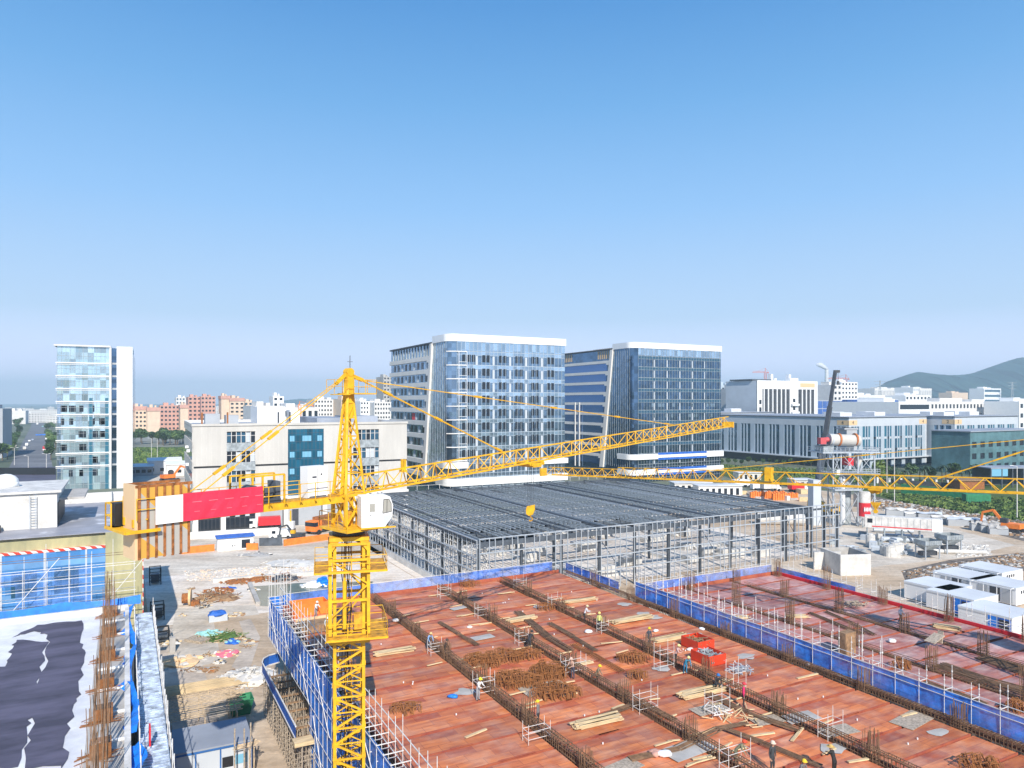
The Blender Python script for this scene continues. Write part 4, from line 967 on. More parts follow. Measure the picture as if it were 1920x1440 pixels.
left_tower()
# ---- beige four storey workshop
def workshop():
    X, Y = -80.9, 182.; t = thing('workshop_building', 'long four storey beige block with a blue glass bay and open ground floor', 'building', (X, Y, 0), TH2)
    Wd, Dp, Z = 56.8, 46, 27.5; fm = fmap('f', Wd, Dp); g0 = 7.2
    def tof(px): r_ = (px - CX) / F; return (r_ * Y - X) / (math.cos(TH2) - r_ * math.sin(TH2))
    mb = MB(); mb.box(.4, Wd - .4, .5, Dp - .5, 0, Z - .8); mb.build('inner_core', 'dark_grey', t)
    for (p0, p1) in ((360, 425), (479, 540), (607, 662), (711, 763)):
        mb = MB(); fbox(mb, fm, tof(p0), tof(p1), -.45, 0, g0 + .9, 16.3); fbox(mb, fm, tof(p0), tof(p1), -.45, 0, 16.8, Z); mb.build('wall_panel', 'cream', t)
        mb = MB(); fbox(mb, fm, tof(p0), tof(p1), -.4, -.2, 16.3, 16.8); mb.build('dark_joint', 'black', t)
        mb = MB(); k = tof(p0) + 1
        while k < tof(p1): fbox(mb, fm, k, k + .03, 0, .015, g0 + .9, 16.2); fbox(mb, fm, k, k + .03, 0, .015, 16.9, Z); k += 1.2
        mb.build('panel_joints', 'white_dirty', t)
    mb = MB(); fbox(mb, fm, -.1, Wd + .1, -.3, .25, Z - .5, Z + .1); fbox(mb, fm, tof(425), tof(479), -.4, -.02, Z - 2, Z - .5); fbox(mb, fm, tof(662), tof(711), -.4, -.02, Z - 2, Z - .5); fbox(mb, fm, tof(540), tof(607), -.4, -.04, Z - 1.6, Z - .5); mb.build('parapet', 'cream', t)
    mb = MB(); fbox(mb, fm, -.2, Wd + .2, -.5, .5, g0, g0 + .9); mb.build('belt_course', 'white_wall', t)
    a, b = tof(540), tof(607); mb = MB(); fbox(mb, fm, a, b, -.45, -.1, g0 + .9, Z - 1.6); mb.build('glass_bay', M.setdefault('glass_bay', glass_mat('glass_bay', (.012, .09, .15), pane=(1.5, 1.5, 2.2), tilt=.03)), t)
    mb = MB()
    for k in range(10): x = a + (b - a) * k / 9; fbox(mb, fm, x - .03, x + .03, -.1, .0, g0 + .9, Z - 1.6)
    for k in range(8): fbox(mb, fm, a, b, -.1, -.02, g0 + 1.5 + k * 2.3, g0 + 1.56 + k * 2.3)
    mb.build('bay_mullions', 'steel_dark', t)
    for q in (24.0, 19.7, 15.2):
        for f in (.05, .4, .52, .82): fwin(t, fm, a + (b - a) * f, a + (b - a) * f + 1.2, q - 1.4, q + .1, M.setdefault('pane_sky', mat('pane_sky', (.18, .42, .58), .15)), -.04, 'opened_pane')
    for (p0, p1) in ((425, 479), (662, 711)):
        a, b = tof(p0), tof(p1)
        for k, z in enumerate((21.6, 16.5, 11.4)):
            mb = MB(); fbox(mb, fm, a, b, -.4, -.1, z - 1.2 + .0, z + 1.0); mb.build('grey_spandrel', 'steel_mid', t)
        for z in (22.8, 17.7, 12.6, 8.3):
            n = 6
            for w_ in range(n):
                u = a + (b - a) * w_ / n; random.seed(int(z * 7 + w_ + p0)); m = random.choice(['window_dark', 'window_dark', 'window_blue', 'pale_panel'])
                fwin(t, fm, u + .1, u + (b - a) / n - .15, z - .1, z + 2.4, m, -.3, 'window')
            mb = MB()
            for w_ in range(n + 1): u = a + (b - a) * w_ / n; fbox(mb, fm, u - .07, u + .07, -.3, -.15, z - .2, z + 2.6)
            fbox(mb, fm, a, b, -.28, -.17, z + 1.6, z + 1.7); mb.build('window_frames', 'white_wall', t)
    # ground floor: piers, shutters, glazing
    pier = [360, 412, 424, 478, 484, 530, 543, 600, 612, 655, 668, 712, 760]
    for p in (362, 414, 479, 532, 605, 662, 713, 757):
        mb = MB(); u = tof(p); fbox(mb, fm, u, u + 1.2, -1.2, .1, 0, g0); mb.build('pier', 'white_wall', t)
    for p0, p1, m in ((484, 530, 'grey_wall'), (612, 655, 'grey_wall')):
        fwin(t, fm, tof(p0), tof(p1), 0, g0 - 1.0, m, -.25, 'roller_shutter')
    fwin(t, fm, tof(541), tof(603), 0, g0 - .4, 'grey_wall', -.3, 'recessed_wall'); fwin(t, fm, tof(548), tof(560), 0, 4.4, 'dark_grey', -.2, 'doorway')
    for p0, p1 in ((368, 412), (422, 478), (668, 711)):
        n = 6; a, b = tof(p0), tof(p1)
        for w_ in range(n):
            for z in (.6, 3.4): fwin(t, fm, a + (b - a) * w_ / n + .08, a + (b - a) * (w_ + 1) / n - .08, z, z + 2.5, 'window_dark' if z < 1 or w_ % 2 else 'pale_panel', -.3)
    # left flank with strip windows
    fl = fmap('l', Wd, Dp)
    for k in range(5):
        z = 2.2 + k * 5.1; mb = MB(); fbox(mb, fl, 0, Dp, -.4, 0, z - 2.2, z + .4 if k else z); mb.build('flank_band', 'cream', t)
        fwin(t, fl, 1, Dp - 1, z + .5, z + 2.7, 'window_blue', -.25, 'strip_window')
    mb = MB(); fbox(mb, fl, 0, Dp, -.4, 0, 25.3, Z); mb.build('flank_band', 'cream', t)
    for k, (u, z) in enumerate(((8, 20), (14, 16), (5, 11), (10, 11.2), (4, 6), (16, 20.6))):
        mb = MB(); mb.box(-.9, -.1, u, u + .9, z, z + .7); mb.build('air_conditioner', 'white', t)
    mb = MB(); mb.box(0, Wd, .3, Dp, Z - .85, Z - .7)
    mb.build('roof', 'grey_roof', t); mb = MB(); mb.box(0, Wd, Dp - .4, Dp, Z - .7, Z + .1); mb.box(Wd - .4, Wd, .3, Dp, Z - .7, Z + .1); mb.build('parapet', 'white_wall', t)
    mb = MB(); mb.box(19, 27, 26, 42, Z - .7, Z + 4.3); mb.build('roof_house', 'white', t); mb = MB(); mb.box(29, 32, 30, 36, Z - .7, Z + 3.2); mb.build('roof_house', 'white', t)
    mb = MB(); mb.box(5, 9, 30, 36, Z - .7, Z + 2.2); mb.box(10.5, 14, 28, 34, Z - .7, Z + 1.8); mb.build('roof_unit', 'grey_wall', t)
    mb = MB(); mb.box(34, 44, 14, 44, Z - .7, Z + 1.0); mb.box(46, 55, 24, 44, Z - .7, Z + 1.3); mb.build('roof_shed', 'grey_roof', t)
    for x in (2.2, 8.3, 21, 24): mb = MB(); mb.box(x, x + .4, 1.0, 1.4, Z - .7, Z + 3); mb.build('roof_mast', 'rust' if x < 10 else 'dark_grey', t)
workshop()
# ---- grey-white industrial blocks on the right with tall slot windows
def slot_block(name, label, X, Y, Wd, Dp, Z, gf, gl, dark=0, num='4', pw=1.5, gh=4.8):
    t = thing(name, label, 'building', (X, Y, 0), TH)
    mb = MB(); mb.box(.3, Wd - .3, .3, Dp - .3, 0, Z - .4); mb.build('glass_core', 'glass_dark', t)
    for kind, L, ng in (('f', Wd, gf), ('l', Dp, gl)):
        fm = fmap(kind, Wd, Dp)
        if not ng: continue
        mb = MB(); fbox(mb, fm, 0 if kind == 'f' else .3, L, -.3, 0, Z - 4.3, Z); mb.build('wall_band', 'pale_panel', t)
        g = (L - 3.0) / ng; ww = g * .13
        mb = MB(); fbox(mb, fm, 0 if kind == 'f' else .3, 1.8, -.3, 0, 0, Z - 4.3); fbox(mb, fm, L - 1.4, L, -.3, 0, 0, Z - 4.3); mb.build('corner_pier', 'pale_panel', t)
        for i in range(ng):
            u0 = 1.8 + i * g; mb = MB(); ws = (g * .62) / 3
            fbox(mb, fm, u0 + g * .68, u0 + g if i < ng - 1 else L - 1.4, -.3, 0, 0, Z - 4.3)
            for q in (1, 2): fbox(mb, fm, u0 + q * g * .68 / 3 - .0, u0 + q * g * .68 / 3 + g * .07, -.3, -.02, gh, Z - 4.3)
            mb.build('pier', 'pier_blue', t)
            for q in range(3):
                a = u0 + q * g * .68 / 3 + (g * .07 if q else 0); b = u0 + (q + 1) * g * .68 / 3
                fwin(t, fm, a, b, gh + .2, Z - 4.3, 'window_teal' if kind == 'f' and (i + q) % 2 else ('window_blue' if kind == 'f' else 'glass_dark'), -.25, 'slot_window')
                if kind == 'f':
                    for z in (8.5, 14.5): fwin(t, fm, a, b, z, z + 1.1, 'pale_panel' if (i * 3 + q + int(z)) % 4 else 'window_dark', -.18, 'vent_panel')
        mb = MB(); fbox(mb, fm, 0, L, -.2, 1.2 if kind == 'f' else 2.2, gh - .6, gh); mb.build('canopy', 'pale_panel', t)
        if kind == 'l': fwin(t, fm, 3, L - 3, .2, gh - .7, 'window_dark', .02, 'arcade_opening')
    mb = MB(); mb.box(-.4, Wd + .4, -.4, Dp, Z, Z + .25); mb.build('roof_edge', 'steel_dark', t)
    mb = MB(); mb.box(.1, Wd - .1, .1, Dp - .1, Z + .26, Z + .6); mb.build('roof', 'grey_roof', t)
    for i in range(4):
        mb = MB(); x = 4 + (Wd - 14) * i / 3; y = 8 + (i * 17) % 30; mb.box(x, x + 9, y, y + 6, Z + .6, Z + 2.6); mb.build('roof_unit', 'roof_white', t)
    if num:
        for kind, u in (('f', 3.0), ('l', 3.5)) + ((('f', Wd - 3.2),) if num == '4' else ()):
            fm = fmap(kind, Wd, Dp); fwin(t, fm, u - 3.2, u + 3.2, Z - 3.6, Z - 1.2, 'peach', .03, 'number_panel')
            me = text_mesh(num, 2.4, 'number'); me.materials.append(M['dark_grey']); o = place(me, 'number', t, fm(u, .12, Z - 2.4)); o.rotation_euler = (R(90), 0, 0 if kind == 'f' else R(-90))
    return t
slot_block('industrial_block', 'pale industrial block numbered 4 with slot windows, behind the plant tower', 166.6, 356, 63, 96, 25.4, 7, 9)
slot_block('industrial_block', 'pale industrial block numbered 2 with slot windows, right of block 4', 230.6, 375, 60, 70, 25.4, 6, 5, num='2')
x, y = 166.6 - .4726 * 103, 356 + .881 * 103
o = slot_block('industrial_block', 'pale industrial block with a blue sign on its entrance bay, right of the dark tower', x + 0, y, 63, 40, 26.4, 6, 4, num=None)
mb = MB(); mb.box(-3.2, 0, -2, 20, 0, 25); mb.build('entrance_bay', 'white_wall', o)
mb = MB(); mb.box(-3.35, -3.25, -1.8, 19.0, 5.2, 12.6); mb.build('sign_board', 'blue_panel', o)
mb = MB(); mb.box(-3.35, -3.25, -1.8, 14.0, 13.2, 17); mb.build('dark_glazing', 'glass_dark', o)
mb = MB()
for k in range(6):
    y0 = 16.6 - k * 2.7; mb.box(-3.45, -3.36, y0 - 1.7, y0, 9.9, 10.15); mb.box(-3.45, -3.36, y0 - 1.7, y0, 8.6, 8.85); mb.box(-3.44, -3.36, y0 - .3, y0, 8.3, 10.6); mb.box(-3.44, -3.36, y0 - 1.6, y0 - 1.2, 8.3, 10.6); mb.box(-3.455, -3.36, y0 - 1.1, y0 - .6, 9.2, 9.6)
mb.build('sign_lettering', 'white', o)
for k in range(3): fwin(o, fmap('l', 63, 40), 3 + k * 3.2, 5.2 + k * 3.2, 18.6, 22.5, 'window_dark', 3.25)
# teal office block at the right edge
def teal_block():
    t = thing('teal_office_block', 'low teal office block with dark square windows at the right edge', 'building', (210, 330, 0), TH)
    Wd, Dp, Z = 60, 18, 20; punched(t, fmap('f', Wd, Dp), Wd, 0, Z - 4, 9, 3, .55, .5, 'teal', 'window_dark', th=.4)
    mb = MB(); mb.box(0, Wd, -.0, .4, Z - 4, Z - .5); mb.box(0, .4, .4, Dp, 0, Z - .5); mb.build('wall', 'teal', t)
    mb = MB(); mb.box(.4, Wd, .45, Dp, 0, Z - .6); mb.build('inner_core', 'dark_grey', t)
    mb = MB(); mb.box(-.6, Wd, -.6, Dp, Z - .5, Z); mb.build('roof_slab', 'grey_roof', t)
teal_block()
# ---- left foreground buildings
def left_block():
    # rooftop wing with puddles, blue glass wall towards camera
    a1 = 1.9; t = gthing('rooftop_wing', 'low wing with puddled grey roof and blue glass wall behind the scaffold at left', 'building', -70, 105, 0)
    L = 71.9; fm = fmap('f', L, 32)
    mb = MB(); mb.box(0, L, .5, 32, 0, 16.5); mb.build('core_wall', 'yellow_wall', t)
    mb = MB(); mb.box(0, L - 4.2, 0, .5, 8, 14.6); mb.build('glass_wall', 'glass_wall_blue', t)
    for q, z_ in enumerate((9.0, 10.9, 12.8)): mb = MB(); mb.box(0, L - 4.2, -.05, -.005, z_, z_ + .75); mb.build('light_glass_row', 'pane_row', t)
    mb = MB(); mb.box(L - 4.2, L, 0, .5, 0, 16.5); mb.box(0, L - 4.2, 0, .5, 0, 8); mb.build('pale_wall', 'yellow_wall', t)
    for k in range(9): fwin(t, fm, 27 + k * 4.4, 29.6 + k * 4.4, 9.4, 12.4, 'window_blue', .04)
    for k in range(9): mb = MB(); mb.box(30.3 + k * 4.4, 30.5 + k * 4.4, -.1, 0, 8, 14.6); mb.build('glass_wall_rib', 'pale_panel', t)
    mb = MB()
    hz = bpy.data.materials.new('hazard'); hz.use_nodes = True; nn = hz.node_tree; wv = nn.nodes.new('ShaderNodeTexWave'); wv.bands_direction = 'DIAGONAL'; wv.inputs['Scale'].default_value = .55; tc = nn.nodes.new('ShaderNodeTexCoord'); rp = nn.nodes.new('ShaderNodeValToRGB')
    rp.color_ramp.interpolation = 'CONSTANT'; rp.color_ramp.elements[0].color = (.62, .05, .03, 1); rp.color_ramp.elements[1].color = (.75, .73, .7, 1); rp.color_ramp.elements[1].position = .5
    nn.links.new(tc.outputs['Object'], wv.inputs[0]); nn.links.new(wv.outputs[0], rp.inputs[0]); nn.links.new(rp.outputs[0], nn.nodes['Principled BSDF'].inputs['Base Color']); M['hazard'] = hz
    mb.box(0, L - 4.2, -.08, .5, 14.6, 14.9); mb.build('hazard_board', 'hazard', t)
    mb = MB(); mb.box(L, L + .1, -.1, .3, 0, 15); mb.build('hazard_board', 'hazard', t)
    mb = MB(); mb.box(0, L, 0, 32, 16.5, 16.6); mb.build('roof', 'roof_wet', t)
    mb = MB(); mb.box(0, L, 31.6, 32, 16.6, 18.2); mb.box(L - .3, L, 1, 31.6, 16.6, 17.0); mb.build('parapet', 'white_dirty', t)
    mb = MB(); mb.box(L - 4, L - 3.9, 30.8, 31.4, 16.6, 18.4); mb.build('handrail', 'steel_mid', t)
    # darker streaked underside steps
    mb = MB(); mb.box(20, L - 26, -2.2, -.1, 12.4, 14.2); mb.build('ledge', 'pale_panel', t)
    # stair house on the roof
    h = gthing('roof_stair_house', 'pale concrete stair house with a ladder and small dome on the wing roof', 'building', -38, 112, 16.6)
    mb = MB(); mb.box(0, 30, 0, 14, 0, 4.6); mb.build('wall', 'concrete_light', h); mb = MB(); mb.box(-.4, 30.5, -.4, 14.5, 4.6, 4.9); mb.build('roof_slab', 'white_dirty', h)
    mb = MB(); mb.box(30, 33, 3, 14.2, 3.2, 3.5); mb.build('side_canopy', 'concrete', h); mb = MB(); mb.box(30, 30.1, .6, 12, .2, 3.1); mb.build('dark_opening', 'black', h)
    mb = MB()
    for s in (27.0, 27.7): mb.bar((s, -.45, 0), (s, -.45, 4.4), .07)
    for k in range(12): mb.bar((27, -.45, .3 + k * .35), (27.7, -.45, .3 + k * .35), .05)
    mb.build('ladder', 'steel_light', h)
    mb = MB(); mb.tube((23.6, 7, 4.9), (23.6, 7, 5.6), 1.5, 12); mb.ell((23.6, 7, 5.6), (1.5, 1.5, 1.1), 12, 8); mb.build('roof_dome', 'white', h, smooth=True)
    mb = MB(); 
    for k in range(9): mb.box(-10 + k * 4.2, -9.6 + k * 4.2, -2.2, -.5, .0, .8)
    mb.build('dark_vents', 'dark_grey', h)
left_block()
def near_roof():
    a0, d0 = -50, 20; t = gthing('membrane_roof', 'flat white roof with torn black membrane patches in the lower left corner', 'building', a0, d0, 0)
    W_, D_ = 50.2, 71.
    mb = MB(); mb.box(0, W_, 0, D_, 0, 9.75); mb.build('wall', 'concrete', t)
    m = bpy.data.materials.new('roof_patch'); m.use_nodes = True; n = m.node_tree; b = n.nodes['Principled BSDF']; Lk = n.links.new; b.inputs['Roughness'].default_value = .75
    mb = MB(); mb.box(0, W_, 0, D_, 9.76, 10); mb.build('roof', 'roof_paint', t)
    mb = MB(); mb.box(47.6, W_, 0, D_ - .5, 10.004, 10.03); mb.build('gutter_strip', 'concrete', t)
    # membrane patches outlined as they lie
    rng = random.Random(4)
    def ragged(pts, n=7, amp=.35):
        out = []
        for i in range(len(pts)):
            p, q = pts[i], pts[(i + 1) % len(pts)]
            for k in range(n):
                f = k / n; out.append((p[0] + (q[0] - p[0]) * f + rng.uniform(-amp, amp), p[1] + (q[1] - p[1]) * f + rng.uniform(-amp, amp)))
        return out
    for pp in ([(25, 1195), (70, 1172), (155, 1164), (150, 1205), (158, 1232), (150, 1290), (140, 1322), (125, 1380), (122, 1440), (48, 1440), (55, 1378), (72, 1290), (88, 1230), (92, 1190), (60, 1185)],
               [(-40, 1260), (5, 1250), (20, 1222), (28, 1200), (88, 1205), (78, 1250), (66, 1330), (50, 1365), (38, 1440), (-60, 1440)]):
        g = [PG(px, py, 10) for px, py in pp]; g = ragged([(a - a0, d - d0) for a, d in g], 5, .22); mb = MB(); zz_ = 10.05 if pp[0][0] > 0 else 10.044; mb.poly([(x, y, zz_) for x, y in g]); mb.build('membrane_patch', 'membrane', t)
    mb = MB(); mb.box(0, W_, D_ - .35, D_, 10.0, 10.55); mb.build('parapet', 'white_dirty', t)
    for k in range(14):
        mb = MB(); mb.box(47.9, W_, k * 5.1, k * 5.1 + .14, 10.035, 10.2); mb.build('upstand', 'white', t)
    mb = MB(); mb.box(W_ - .3, W_ + .1, 0, D_, 9.3, 10.35); mb.build('edge_kerb', 'white_dirty', t)
    mb = MB(); mb.bar((41.7, 12, 10.06), (41.5, 45, 10.06), .06); mb.build('cable', 'dark_grey', t)
    mb = MB(); mb.box(8, 36, D_ - 9, D_ - .4, 10.0, 10.25); mb.build('raised_plinth', 'concrete', t)
near_roof()
random.seed(9)
def tall_starter(a, d, h, label, n=16):
    t = gthing('column_rebar', label, 'rebar', a, d, 10, 'rebar bundles along the white roof edge')
    mb = MB()
    for i in range(n): x, y = random.uniform(-.55, .55), random.uniform(-.45, .45); mb.bar((x, y, 0), (x + random.uniform(-.2, .2), y, h * random.uniform(.75, 1.1)), .042)
    mb.build('bars', 'rebar_new' if 0 else 'rebar', t); mb = MB()
    for k in range(13):
        z = .12 + k * .07; s = .6
        for q in (-1, 1): mb.bar((q * s, -.55, z), (q * s, .55, z), .04); mb.bar((-s, q * .55, z), (s, q * .55, z), .04)
    mb.build('ties', 'rebar_new', t); mb = MB()
    for k in range(26): x, y = random.uniform(-1.5, .2), random.uniform(-.9, .3); a_ = random.uniform(-.6, .6); mb.bar((x, y, .05), (x + math.cos(a_) * 1.2, y + math.sin(a_), random.uniform(.05, .3)), .03)
    mb.build('loose_stirrups', 'rebar_new', t)
for i, d in enumerate((89.0, 81.5, 74, 66.5, 60, 54, 49, 44.5)): tall_starter(-1.45, d, 4.6, 'tall rusty bar bundle on the white roof edge, ' + ['farthest', 'second farthest', 'third from the back', 'fourth from the back', 'fifth from the back', 'third nearest', 'second nearest', 'nearest the camera'][i])
def left_scaffold():
    t = gthing('roof_edge_scaffold', 'scaffold walkway of silvery boards and tubes along the right edge of the white roof', 'scaffold', .7, 30, 0)
    for k in range(20):
        mb = MB(); y = k * 3.1; mb.box(.15, 1.9, y, y + 3.0, 9.0 + random.uniform(-.08, .08), 9.1); 
        for q in range(7): mb.box(.2, 1.85, y + .2 + q * .42, y + .26 + q * .42, 9.12, 9.16)
        mb.build('walkway_panel', 'silver', t)
    pm = MB(); pm.tube((0, 0, 0), (0, 0, 11.2), .035, 5); me = None
    for k in range(31):
        for x in (.12, 1.98):
            if me is None: o = pm.build('pole', 'pipe_white', t, (x, k * 2, 0)); me = o.data
            else: o = place(me, 'pole', t, (x, k * 2, 0))
            o.scale = (1, 1, random.uniform(.93, 1.03))
    for z in (2.5, 4.5, 6.5, 8.6, 10.2):
        for x in (.12, 1.98): mb = MB(); mb.bar((x, 0, z), (x, 61, z), .05); mb.build('ledger', 'pipe_white', t)
    mb = MB(); mb.box(2.03, 2.06, 0, 61, .3, 8.6); mb.build('dark_net', 'black', t)
    # blue tarp draped on the inner rail
    mb = MB(); vs = []; n = 40
    for i in range(n + 1):
        y = 26 + 35.0 * i / n; wv = .5 + .35 * math.sin(i * .7) + random.uniform(-.1, .1)
        for q in range(4): vs.append((-.05 - q * wv * .55 + .25 * math.sin(i * .33), y, 10.4 - q * .18 + random.uniform(-.12, .12)))
    mb.add(vs, [(4 * i + q, 4 * i + q + 1, 4 * i + 5 + q, 4 * i + 4 + q) for i in range(n) for q in range(3)]); ta = mb.build('tarp', 'blue_bright', None, (*G(.7, 30), 0), TH); tag(ta, 'long bright blue tarp draped down the right edge of the white roof, farther stretch', 'tarp')
    mb = MB(); vs = []; n = 14
    for i in range(n + 1):
        y = 17 + 7.5 * i / n
        for q in range(4): vs.append((.35 - q * .32 + .2 * math.sin(i * .8), y, 10.3 - q * .2 + random.uniform(-.12, .12)))
    mb.add(vs, [(4 * i + q, 4 * i + q + 1, 4 * i + 5 + q, 4 * i + 4 + q) for i in range(n) for q in range(3)]); ta = mb.build('tarp', 'blue_bright', None, (*G(.7, 30), 0), TH); tag(ta, 'short bright blue tarp by the small red cloth on the white roof edge', 'tarp')
    mb = MB(); mb.box(0, .12, 0, .8, 0, 1.3); x, y = G(1.4, 55.5); tag(mb.build('red_cloth', 'red', None, (x, y, 9.3), TH), 'small red cloth hanging on the silvery roof edge scaffold', 'cloth')
    # scaffold at the back of the white roof, before the blue glass wall
    t = gthing('back_scaffold', 'white tube scaffold grid standing before the blue glass wall at left', 'scaffold', -40, 94, 0)
    for k in range(20):
        for y in (0, 1.4):
            mb = MB(); h = random.uniform(14.5, 17.5) if k > 3 else 15
            mb.tube((0, 0, 0), (0, 0, h), .028, 5); mb.build('pole', 'pipe_white', t, (k * 2.15, y, 0))
    for z in (9.2, 10.4, 11.4, 12.4, 13.4, 14.4, 15.6):
        for y in (0, 1.4): mb = MB(); mb.bar((0, y, z), (41, y, z), .05); mb.build('ledger', 'pipe_white' if z < 15 else 'rebar', t)
    mb = MB(); vs = []
    for i in range(31):
        for q in range(5): vs.append((i * 1.22, 1.55 + random.uniform(-.06, .06), 8.3 + q * 1.5))
    mb.add(vs, [(5 * i + q, 5 * i + 5 + q, 5 * i + 6 + q, 5 * i + 1 + q) for i in range(30) for q in range(4) if not (i in (22, 23) and q in (1, 2))]); mb.build('net', 'net_pale', t)
    for k in range(5): mb = MB(); mb.bar((k * 9 + 1, -.1, 9), (k * 9 + 6.5, -.1, 15.8), .06); mb.build('brace', 'pipe_white', t)
    mb = MB(); vs = []; n = 44
    for i in range(n + 1):
        x = 41.5 * i / n
        for q in range(3): vs.append((x, -.3 - .1 * q, 10.95 - .28 * abs(math.sin(i * .35)) - q * (.28 + .3 * abs(math.sin(i * .21 + 1)))))
    mb.add(vs, [(3 * i + q, 3 * i + q + 1, 3 * i + 4 + q, 3 * i + 3 + q) for i in range(n) for q in range(2)]); ta = mb.build('tarp', 'blue_bright', None, (*G(-40, 93.8), 0), TH); tag(ta, 'sagging blue tarp strung along the scaffold at the back of the white roof', 'tarp')
left_scaffold()
# ================================================================ FAR TOWN
def far_len(px0, px1, Y, rz):
    X = (px0 - CX) / F * Y; r_ = (px1 - CX) / F; return X, (r_ * Y - X) / (math.cos(rz) - r_ * math.sin(rz))
def far_bldg(name, label, px0, px1, ytop, Y, depth, cols, rows, wall, glass='window_dark', rz=TH, wf=.5, hf=.45, strip=False, left=0, cap=None, group=None):
    X, L = far_len(px0, px1, Y, rz); Z = H - (ytop - HY) / F * Y
    t = thing(name, label, 'building', (X, Y, 0), rz, group)
    fm = fmap('f', L, depth)
    if strip:
        fh = Z / rows; mb = MB()
        for r in range(rows): fbox(mb, fm, 0, L, -.4, 0, r * fh, r * fh + fh * (1 - hf))
        mb.build('wall_bands', wall, t)
        for r in range(rows): fwin(t, fm, 0.2, L - .2, r * fh + fh * (1 - hf), (r + 1) * fh, glass, -.35, 'window_band')
    elif cols: punched(t, fm, L, 0, Z, cols, rows, wf, hf, wall, glass, th=.5, sill=(1 - hf) / 2)
    mb = MB(); mb.box(.05, L - .05, .55, depth, 0, Z - .1)
    if not cols and not strip: mb.box(0, L, 0, .5, 0, Z)
    mb.build('side_wall', wall, t)
    if cap: mb = MB(); mb.box(-.5, L + .5, -.6, depth, Z - 4, Z); mb.build('cap_band', cap, t)
    mb = MB(); mb.box(L * .2, L * .45, depth * .3, depth * .7, Z - .1, Z + 3.2); mb.box(L * .6, L * .75, depth * .4, depth * .8, Z - .1, Z + 2.2); mb.build('roof_house', wall, t)
    if left:
        fm = fmap('l', L, depth)
        for r in range(rows):
            for c in range(left): fwin(t, fm, 1 + c * (depth - 2) / left, 1 + (c + .5) * (depth - 2) / left, (r + .3) * Z / rows, (r + .75) * Z / rows, glass, .05)
    return t
